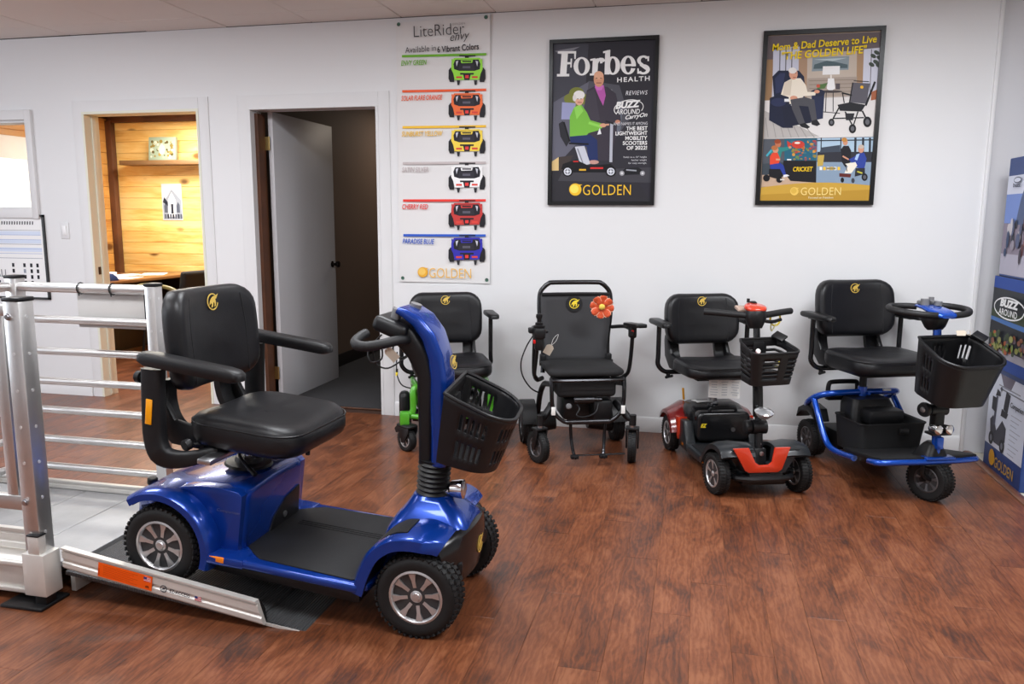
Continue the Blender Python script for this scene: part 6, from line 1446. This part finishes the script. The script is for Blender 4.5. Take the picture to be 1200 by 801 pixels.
f.poly([(1012, 58), (1033, 56), (1031, 116), (1010, 116)], '#bdbfcc'); f.line((1021, 58), (1019, 112), 1, '#66646c')
f.poly([(952, 68), (995, 66), (994, 82), (951, 84)], '#7d8a90'); f.poly([(954, 76), (970, 71), (993, 76), (993, 80), (953, 81)], '#47585e'); f.poly([(953, 70), (993, 68), (975, 72)], '#a9b6ba')
f.poly([(946, 92), (1004, 90), (1003, 112), (945, 114)], '#9c8f84')
for i in range(4): f.line((948, 95 + i * 4.5), (1003, 93.5 + i * 4.5), .8, '#7f7268')
f.poly([(896, 118), (1031, 112), (1029, 160), (895, 163)], '#cfccca'); f.poly([(896, 130), (930, 145), (960, 160), (895, 163)], '#a9a5a2')
for i in range(7): f.line((897 + i * 8, 138 + i * 2), (900 + i * 9, 161), 1.0, '#8f8b88')
f.poly([(964, 78), (984, 77.5), (983.5, 87.5), (963.5, 88)], '#ece9e4'); f.poly([(970, 92), (977, 92), (978.5, 104), (975, 106), (971, 106), (968.5, 104)], '#e6e3de'); f.line((973.5, 88), (973.5, 93), 2, '#d8d4ce')
f.poly([(958, 100), (970, 97), (966, 104), (957, 105)], '#4c6a3a'); f.ell((958.6, 101), 2.2, 2, '#b04a3a'); f.rect(979, 98, 984, 105, '#4a4448')
f.ell((973, 107.5), 14, 1.6, '#3c3638'); f.line((976, 108), (976, 131), 1, '#2c2a2c'); f.line((968, 108), (967, 131), 1, '#2c2a2c'); f.line((962, 131), (984, 133), 1, '#2c2a2c')
for a, b in ((1027, 62), (1023, 66), (1030, 68), (1026, 73), (1021, 76), (1029, 77)): f.ell((a, b), 3.6, 2.3, '#39423a', rot=30)
# recliner
f.poly([(905, 90), (912, 83), (936, 83), (942, 90), (944, 112), (938, 120), (907, 116)], '#1b2138'); f.poly([(908, 92), (914, 86), (920, 86), (916, 108), (909, 110)], '#2a3150')
f.poly([(902, 115), (912, 111), (926, 115), (929, 150), (917, 150), (901, 141)], '#181d33'); f.poly([(951, 110), (966, 108), (964, 139), (950, 142)], '#202744'); f.poly([(916, 126), (952, 120), (950, 144), (920, 149)], '#161a2e')
f.ell((912, 120), 9, 5, '#262d4c'); f.ell((958, 109), 8.6, 4.4, '#1a2038'); f.rect(919, 116, 926, 119.4, '#d9dbe2')
f.poly([(915, 111), (919, 97), (928, 92), (938, 92), (944, 100), (946, 108), (956, 108), (955, 112), (941, 113), (940, 121), (925, 122), (924, 114)], '#dcd3c3')
f.poly([(919, 97), (928, 93), (926, 112), (917, 112)], '#cabfae'); f.ell((957, 107.6), 3.2, 2, '#c98f74'); f.ell((930, 115), 4.4, 2.6, '#c98f74')
f.ell((929.6, 87), 5.0, 6.6, '#c9937a'); f.ell((928.6, 83), 4.8, 3.6, '#d5d2cf'); f.line((929, 91), (932.4, 91), .9, '#93584a'); f.line((931.6, 86), (933, 86), .8, '#4c3a32')
f.poly([(926, 117), (943, 114), (954, 117), (957, 140), (951, 142), (947, 125), (936, 124), (943, 144), (936, 146), (928, 128)], '#46464c')
f.poly([(936, 146), (943, 144), (949, 149), (946, 151), (939, 149)], '#1a1a1e'); f.poly([(950, 142), (957, 140), (961, 146), (957, 148), (951, 146)], '#1a1a1e')
# folding chair
f.poly([(999, 97), (1019, 98), (1015, 122), (995, 120)], '#54525a'); f.line((1000, 95), (1018, 96), 1, '#1a1a1e'); f.line((999, 97), (995, 121), 1.4, '#141418'); f.line((1025, 96), (1014, 124), 2.4, '#141418')
f.poly([(981, 123), (996, 120), (1014, 123), (1009, 131), (984, 130)], '#1c1c21'); f.line((986, 109), (998, 112), 1.8, '#141418'); f.line((987, 110), (989, 121), 1.2, '#141418'); f.ell((1009.5, 102.4), 2, 1.8, '#e0a92c')
f.line((983, 126), (975, 141), 1.6, '#141418'); f.line((1010, 130), (1015, 140), 1.8, '#141418'); f.line((990, 131), (998, 146), 1.6, '#141418'); f.line((976, 139), (1012, 138), 1.4, '#1c1c20'); f.poly([(990, 133), (1001, 133), (999, 141), (991, 141)], '#232328'); f.line((1005, 131), (1000, 146), 1.4, '#141418')
for a, b, r in ((974, 143.6, 4.4), (998.6, 151, 5.4), (1016, 143, 6.2)): f.ell((a, b), r * .8, r, '#17171b'); f.ell((a, b), r * .4, r * .55, '#5a5a60')
f.poly([(1021, 108), (1030, 104), (1030, 116), (1020, 118)], '#9a5a3c')
# lower pictures
f.poly([(894.5, 163), (957, 162), (957, 214), (892, 217)], '#39424a'); f.poly([(894.5, 163), (920, 162.6), (919, 190), (893, 192)], '#4c5058'); f.poly([(893, 205), (930, 203), (957, 213), (957, 216), (892, 219)], '#b49a84')
f.poly([(919, 162.8), (957.5, 162.4), (957, 188), (919, 188)], '#215a70'); f.poly([(918, 188), (957, 188.5), (956, 214), (926, 212), (917, 200)], '#17161b')
rq = random.Random(4)
for i in range(60):
    x, y = rq.uniform(928, 956), rq.uniform(165, 187); f.ell((x, y), rq.uniform(1, 2.6), rq.uniform(.8, 2), rq.choice(['#8a7a3a', '#b0642e', '#5c7a48', '#3a6a78', '#c08a3c', '#7a4a5c', '#a63a2c']), 7)
f.ell((935, 169.5), 7.6, 4.6, '#b8382c'); f.poly([(928, 169), (922, 165), (923, 173)], '#b8382c'); f.ell((934, 167.6), 3.4, 1.2, '#e0d6cc'); f.line((922, 187.2), (927, 187.2), 1.6, '#d8d8da')
f.ell((911.6, 168.6), 3.6, 4.2, '#b06a4c'); f.ell((911, 166), 3.8, 2.6, '#8a3e22'); f.poly([(902, 176), (908, 172), (916, 173), (926, 172), (926, 175), (916, 178), (914, 186), (905, 186)], '#2b7c78'); f.line((904, 176), (898, 183), 2.2, '#3f9cb0'); f.ell((925.6, 172.8), 1.8, 1.4, '#c08a6c')
f.ell((908.6, 175.6), 3.4, 4, '#c08a70'); f.ell((907.4, 173.4), 3.8, 2.8, '#a8673c'); f.poly([(902, 184), (905, 179), (911, 179), (914, 186), (912, 193), (902, 194)], '#d0432a'); f.line((909, 187), (914, 187), 2, '#c89478')
f.poly([(902, 193), (914, 191), (918, 194), (921, 205), (917, 206), (913, 198), (903, 199)], '#26388a'); f.poly([(917, 205), (922, 204.4), (925, 206), (918, 208)], '#d8d8dc')
f.poly([(901, 198), (914, 198), (918, 206), (912, 210), (901, 207)], '#15151a'); f.ell((898, 208.6), 4, 4, '#121216'); f.ell((913, 210.6), 3.6, 3.6, '#121216'); f.rect(914, 209.6, 919, 211.4, '#c9c4bc')
f.poly([(957, 162), (1025, 160.5), (1023, 218), (956, 214)], '#7d90a4'); f.poly([(958, 162.5), (1025, 161), (1024, 178), (957.5, 178)], '#9fb6c8'); f.poly([(957.5, 178), (1024, 178), (1023.6, 190), (957, 190)], '#2b2c34')
for x in (962, 985, 1002, 1011, 1019): f.line((x, 161.5), (x - .4, 180), 2.6 if x > 1000 else 1.2, '#272a33')
f.line((957, 165), (1025, 164), 1.4, '#272a33'); f.poly([(962, 173), (984, 170), (984, 178), (960, 179)], '#3a4350'); f.poly([(958, 182), (965.5, 181.6), (964, 194), (957.4, 195)], '#b59a4a')
for i in range(6): f.poly([(960 + i * 4.2, 195.6), (963 + i * 4.2, 195.6), (963 + i * 4.2, 199.4), (960 + i * 4.2, 199.4)], '#e2b336' if i % 2 else '#e8e4d8')
f.line((968, 197.5), (979, 197.5), 2.4, '#8a7a4a')
f.ell((990, 166.6), 3.0, 4, '#c08a70'); f.ell((989, 164), 3.2, 2.6, '#b5803e'); f.poly([(985, 175), (988, 171), (994, 171), (997, 177), (996, 190), (990, 196), (986, 190)], '#1a1a20'); f.line((987, 183), (994, 187), 1.8, '#c08a70')
f.ell((1008.4, 175), 3.4, 4.4, '#c08a70'); f.ell((1008.6, 172), 3.4, 2.4, '#b7a99c'); f.poly([(1000, 184), (1005, 180), (1012, 179), (1015, 186), (1012, 199), (1003, 196), (994, 187)], '#2a3d8c'); f.poly([(1003, 181), (1007, 180), (1004, 188), (1001, 187)], '#9ab4dc')
f.poly([(990, 192), (1002, 190), (1004, 194), (997, 203), (989, 203), (993, 195)], '#dcd6c8'); f.line((991, 193), (992, 201), 1, '#3a3632'); f.poly([(1002, 197), (1013, 197), (1013, 204), (1001, 207)], '#26262c'); f.line((1004, 201), (1010, 203), 1.6, '#b4b03c')
f.poly([(983, 203), (997, 204), (996, 208), (983, 207)], '#5a2420'); f.ell((1012.6, 207.6), 3.6, 4.4, '#17171c'); f.ell((1012.6, 207.6), 1.8, 2.4, '#55555c'); f.ell((986.6, 211), 2, 3, '#17171c'); f.ell((999, 211.6), 2, 3, '#3a3c44')
# gold band with a curved top
pts = [(891.6, 219.5)] + [(892 + i * 13.1, 219.5 - 4.6 * math.sin(math.pi * i / 10) - .2 * i) for i in range(11)] + [(1021.5, 235), (890.5, 236)]
f.poly(pts, '#b8923a'); f.poly([(892, 228), (1022, 222), (1021.6, 235), (890.6, 236)], '#a9832f')
gold_mark(f, 930.5, 224, 4.8, t, '#d6b458', '#c9a444')
f.done('printed_picture', t)
f.lay += 30
f.text('Mom & Dad Deserve to Live', 905, 47, 1026.5, 55.6, '#f4c018', t, slope=.045, shear=.12, bold=.02)
f.text('"THE GOLDEN LIFE"', 916, 57.5, 1015, 67, '#f4c018', t, slope=.045, shear=.12, bold=.02)
f.text('CRICKET', 929, 195.5, 952, 201, '#e6b822', t, bold=.02, shear=.1)
f.text('GOLDEN', 938, 219.6, 985, 228.6, '#e2c57a', t, sp=1.05)
f.text('Focused on Freedom', 947, 230.2, 976, 232.6, '#e8dcc0', t)

# ---- vinyl banner
t = thing('vinyl_banner', 'tall white vinyl banner showing six chair bases in six colours', 'banner', (-1.598, 0, 1.722))
g = G(); nx, nz = 9, 16; vs = []; fs = []
rq = random.Random(2)
for k in range(nz + 1):
    for i in range(nx + 1):
        u = -0.306 + 0.612 * i / nx; v = -0.814 + 1.628 * k / nz
        y = -0.004 - 0.0035 * (0.5 + 0.5 * math.sin(u * 9 + v * 4)) - (0.006 * abs(u / .306) ** 3 * (0.4 + .6 * math.sin(v * 6) ** 2))
        vs.append((u, y, v + (0.012 if k == nz else 0) * (u / .3) * .8))
for k in range(nz):
    for i in range(nx): fs.append([k * (nx + 1) + i, k * (nx + 1) + i + 1, (k + 1) * (nx + 1) + i + 1, (k + 1) * (nx + 1) + i])
g.add(vs, fs); obj('sheet', g, mat('white_vinyl', (0.74, 0.73, 0.725), 0.35), t, smooth=60)
for u, v in ((-0.285, 0.795), (0.28, 0.81), (-0.285, -0.79), (0.285, -0.79)):
    obj('grommet', G().lathe([(0.006, 0), (0.011, 0.0015), (0.012, 0.0), (0.011, -.001)], (u, -0.0135, v), (0, -1, 0), 14, closed=True).cyl((u, -.0125, v), (u, -.014, v), .006, n=10), mat('green_grommet', (0.08, 0.16, 0.12), 0.35, metal=.5), t)
f = Flat((-1.598, 0, 1.722), -0.0145)
SW = [('#6aa832', 'ENVY GREEN', 66), ('#e05a34', 'SOLAR FLARE ORANGE', 107), ('#e6b13a', 'SUNBURST YELLOW', 149), ('#b3a9a9', 'SATIN SILVER', 191), ('#d03a34', 'CHERRY RED', 234.5), ('#2f55b0', 'PARADISE BLUE', 275)]
BC = ['#8fd044', '#ee6a3c', '#f0c24a', '#e4e2e4', '#b03a38', '#33309a']
WDT = [30, 48, 48, 31, 30, 37]
for k, (c, nm, y) in enumerate(SW):
    xl = 472 + k * .35; xr = 570.5 - k * .1
    f.poly([(xl, y - 1), (xr, y - 3.4 + k * .55), (xr, y - .6 + k * .55), (xl, y + 1.8)], c)
    bx, by, s = 548, y + 16.5 - 1 + k * .2, 1.0; b = BC[k]
    f.rect(bx - 9, by - 16.5, bx + 10, by - 15, '#1c1b1e'); f.rect(bx - 2.4, by - 16, bx + 2, by - 12, '#2a292c')
    for sx in (-1, 1):
        f.poly([(bx + sx * 16, by - 1), (bx + sx * 19, by - 2), (bx + sx * 21.4, by + 1), (bx + sx * 21.6, by + 11), (bx + sx * 20, by + 15), (bx + sx * 15, by + 15), (bx + sx * 14.6, by + 8)], '#222125')
        f.poly([(bx + sx * 8, by + 13), (bx + sx * 12, by + 13), (bx + sx * 11, by + 18.5), (bx + sx * 9, by + 18.5)], '#2c2b2f')
        f.rect(bx + sx * 17.2 - .8, by - 12, bx + sx * 17.2 + .8, by - 9, b)
    f.poly([(bx - 15, by - 13), (bx - 18, by - 8), (bx - 18.4, by), (bx - 16, by + 5), (bx - 14.4, by + 12.6), (bx + 14.4, by + 12.2), (bx + 16, by + 5), (bx + 18.4, by), (bx + 18, by - 8), (bx + 15, by - 13.4)], b)
    f.poly([(bx - 13.6, by - 11), (bx - 15.8, by - 6), (bx - 15, by), (bx - 9, by + 2), (bx + 9, by + 2), (bx + 15, by), (bx + 15.8, by - 6), (bx + 13.6, by - 11.4)], '#232228')
    f.poly([(bx - 13, by - 9), (bx - 10, by - 10), (bx - 12, by - 3)], '#b9bac4'); f.poly([(bx + 13, by - 9), (bx + 10, by - 10), (bx + 12, by - 3)], '#b9bac4')
    f.poly([(bx - 7.4, by - 10.4), (bx + 7, by - 10.8), (bx + 6, by - 7.4), (bx - 6.6, by - 7)], b); f.rect(bx - 5.4, by - 9.8, bx + 5, by - 8.2, '#232228')
    f.poly([(bx - 9, by - 6), (bx + 8, by - 6), (bx + 9, by + 1), (bx - 10, by + 1)], '#2d2c33'); f.rect(bx - 5, by - 3.6, bx + 4, by - 1, '#55535f')
    f.rect(bx - 8, by + 4.4, bx + 8, by + 6.4, '#26252a'); f.poly([(bx - 4.6, by + 5), (bx + 4.6, by + 5), (bx + 3, by + 12.6), (bx - 3, by + 12.6)], '#232228'); f.rect(bx - 2, by + 7, bx + 2, by + 10.6, '#d23a3a')
    f.rect(bx - 12.6, by + 8.4, bx - 5.8, by + 10.6, '#c8443a'); f.rect(bx + 5.8, by + 8.2, bx + 12.6, by + 10.4, '#c8443a')
gold_mark(f, 496.5, 318.5, 6.0, t, '#d29a34', '#e2b55c')
f.done('printed_picture', t)
f.lay += 2
f.text('LiteRider', 486, 29.2, 545, 42.4, '#3c3a3d', t, slope=.02, bold=-.012)
f.text('GOLDEN', 531, 27.4, 546, 29.8, '#9a9694', t, slope=.02)
f.text('envy', 528.6, 41, 551.5, 50.5, '#2c2a2d', t, slope=.09, shear=.35, bold=-.005)
f.text('Available in', 476, 54.6, 512, 61.6, '#4c4a4d', t, slope=.035, bold=.0)
f.text('6 Vibrant Colors', 513.5, 53, 562, 60.6, '#2b292c', t, slope=.035, bold=.02)
for k, (c, nm, y) in enumerate(SW):
    f.text(nm, 471.2 + k * .35, y + 5 - k * .1, 471.2 + WDT[k] + k * .35, y + 11 - k * .1, c, t, shear=.22, bold=.015)
f.text('GOLDEN', 504, 314, 553, 325.4, '#d7a94f', t, bold=-.006)

# ---- product cartons stacked at the right
NAVY = mat('navy_carton', (0.016, 0.050, 0.200), 0.5); WCAR = mat('white_carton', (0.70, 0.71, 0.75), 0.5); DCAR = mat('dark_carton', (0.03, 0.035, 0.04), 0.45)
class Side:
    """print on the carton face that looks along -x"""
    def __init__(s, x): s.x = x; s.g = G(); s.cols = []; s.lay = 0
    def poly(s, pts, col):
        m = pm(col)
        if m not in s.cols: s.cols.append(m)
        s.g.mi = s.cols.index(m); s.lay += 1; s.g.add([(s.x - 0.0002 * s.lay, -u, v) for u, v in pts], [list(range(len(pts)))]); return s
    def ell(s, c, rx, ry, col, n=16): return s.poly([(c[0] + rx * math.cos(2 * math.pi * i / n), c[1] + ry * math.sin(2 * math.pi * i / n)) for i in range(n)], col)
    def rect(s, a, b, c, d, col): return s.poly([(a, b), (c, b), (c, d), (a, d)], col)
    def done(s, nm, p): return obj(nm, s.g, s.cols, p, smooth=None)
    def text(s, body, c, w, h, col, p, **k):
        s.lay += 1; return lettering(body, w, h, frame_m((s.x - 0.0002 * s.lay - .0004, -c[0], c[1]), (0, -1, 0), (0, 0, 1)), pm(col), p, **k)
def carton(nm_label, org, W, D, H, m):
    t = thing('product_carton', nm_label, 'box', org)
    o = obj('carton', G().box((W / 2, -D / 2, H / 2), (W, D, H), bev=0.003, seg=1), m, t, smooth=None)
    return t
# u runs from the far edge towards the camera
t = carton('bottom blue and white carton of the stack, picturing a dark scooter', (1.585, -0.185, 0.0), 0.55, 0.515, 0.553, NAVY)
s = Side(-0.0003)
s.rect(0.0, 0.125, 0.515, 0.525, '#c9cdda')
s.poly([(0.14, 0.525), (0.34, 0.525), (0.29, 0.46), (0.20, 0.46)], '#6b6470'); s.rect(0.15, 0.445, 0.47, 0.452, '#74757e'); s.rect(0.13, 0.462, 0.42, 0.468, '#8a8b94')
for pts, c in (([(0.05, 0.26), (0.07, 0.19), (0.13, 0.15), (0.24, 0.15), (0.28, 0.19), (0.28, 0.26), (0.22, 0.29), (0.15, 0.22), (0.09, 0.29)], '#3b3a44'), ([(0.19, 0.31), (0.27, 0.31), (0.29, 0.34), (0.20, 0.35)], '#2b2a32'), ([(0.22, 0.35), (0.28, 0.34), (0.30, 0.44), (0.24, 0.45)], '#2b2a32'),
               ([(0.095, 0.24), (0.125, 0.24), (0.135, 0.40), (0.11, 0.40)], '#4a4a5a'), ([(0.06, 0.32), (0.12, 0.31), (0.12, 0.39), (0.06, 0.39)], '#25252c'), ([(0.10, 0.40), (0.17, 0.41), (0.16, 0.43), (0.12, 0.44)], '#2b2a32')):
    s.poly(pts, c)
for c in ((0.09, 0.165), (0.25, 0.16)): s.ell(c, 0.035, 0.036, '#1c1c21'); s.ell(c, 0.017, 0.018, '#6a6a74')
s.ell((0.175, 0.45), 0.012, 0.012, '#44424c')
for i in range(9): s.rect(0.335, 0.345 - i * 0.025, 0.47 - (i % 3) * 0.025, 0.349 - i * 0.025, '#9a9ba6')
s.ell((0.135, 0.068), 0.042, 0.044, '#c9952c')
s.done('printed_picture', t)
s.text('Companion', (0.405, 0.395), 0.17, 0.036, '#2c2c34', t, bold=.03)
s.text('GOLDEN', (0.31, 0.058), 0.26, 0.056, '#b08a3c', t, bold=.01)
t = carton('middle carton of the stack with a dark garden photo and white lettering', (1.575, -0.128, 0.5535), 0.62, 0.62, 0.477, DCAR)
s = Side(-0.0003)
s.rect(0, 0, 0.62, 0.07, '#1b3f8c'); s.rect(0, 0.415, 0.62, 0.477, '#1b3f8c'); s.rect(0, 0.07, 0.62, 0.415, '#23262b')
s.poly([(0, 0.24), (0.62, 0.22), (0.62, 0.255), (0, 0.275)], '#3f6aa8'); s.poly([(0, 0.185), (0.62, 0.18), (0.62, 0.225), (0, 0.235)], '#1a1c22'); s.poly([(0, 0.26), (0.62, 0.25), (0.62, 0.30), (0, 0.30)], '#2f3a26')
s.rect(0, 0.06, 0.62, 0.10, '#9a96a0'); rq = random.Random(8)
for i in range(70): s.ell((rq.uniform(0.0, 0.6), rq.uniform(0.09, 0.185)), rq.uniform(.012, .03), rq.uniform(.01, .022), rq.choice(['#4a5a2c', '#6a7a34', '#2f3c24', '#7a4a34', '#a0522e', '#8a8a4a', '#5a4a54']), 7)
for i in range(28):
    a, b = 2 * math.pi * i / 28, 2 * math.pi * (i + 1) / 28
    s.poly([(0.29 + 0.21 * math.cos(a), 0.325 + 0.058 * math.sin(a)), (0.29 + 0.21 * math.cos(b), 0.325 + 0.058 * math.sin(b)), (0.29 + 0.20 * math.cos(b), 0.325 + 0.05 * math.sin(b)), (0.29 + 0.20 * math.cos(a), 0.325 + 0.05 * math.sin(a))], '#f0f0f4')
s.done('printed_picture', t)
s.text('BUZZ', (0.30, 0.350), 0.25, 0.042, '#ffffff', t, bold=.06, shear=.15)
s.text('AROUND', (0.29, 0.303), 0.25, 0.034, '#ffffff', t, bold=.01)
t = carton('top blue and white carton of the stack, picturing people on a street', (1.585, -0.150, 1.031), 0.60, 0.60, 0.617, NAVY)
s = Side(-0.0003)
s.rect(0.0, 0.012, 0.60, 0.525, '#c6cad8'); s.rect(0.0, 0.28, 0.60, 0.43, '#6f86c0'); s.poly([(0.0, 0.28), (0.16, 0.28), (0.20, 0.40), (0.24, 0.47), (0.36, 0.50), (0.6, 0.44), (0.6, 0.20), (0, 0.20)], '#4a5878'); s.poly([(0, 0.12), (0.6, 0.10), (0.6, 0.26), (0, 0.28)], '#7f7684'); s.rect(0, 0.012, 0.6, 0.12, '#a5a2b0')
for i in range(34): s.ell((rq.uniform(0.04, 0.58), rq.uniform(0.08, 0.30)), rq.uniform(.014, .03), rq.uniform(.02, .05), rq.choice(['#2b2c38', '#5a3a3c', '#7a4a44', '#30405f', '#8a8490', '#3b3440', '#b9b4b8', '#4d5470']), 8)
s.ell((0.15, 0.50), 0.05, 0.016, '#4a4e60'); s.ell((0.15, 0.50), 0.044, 0.011, '#c6cad8')
s.done('printed_picture', t)
s.text('buzz', (0.15, 0.475), 0.10, 0.022, '#3a3e52', t, bold=.03)
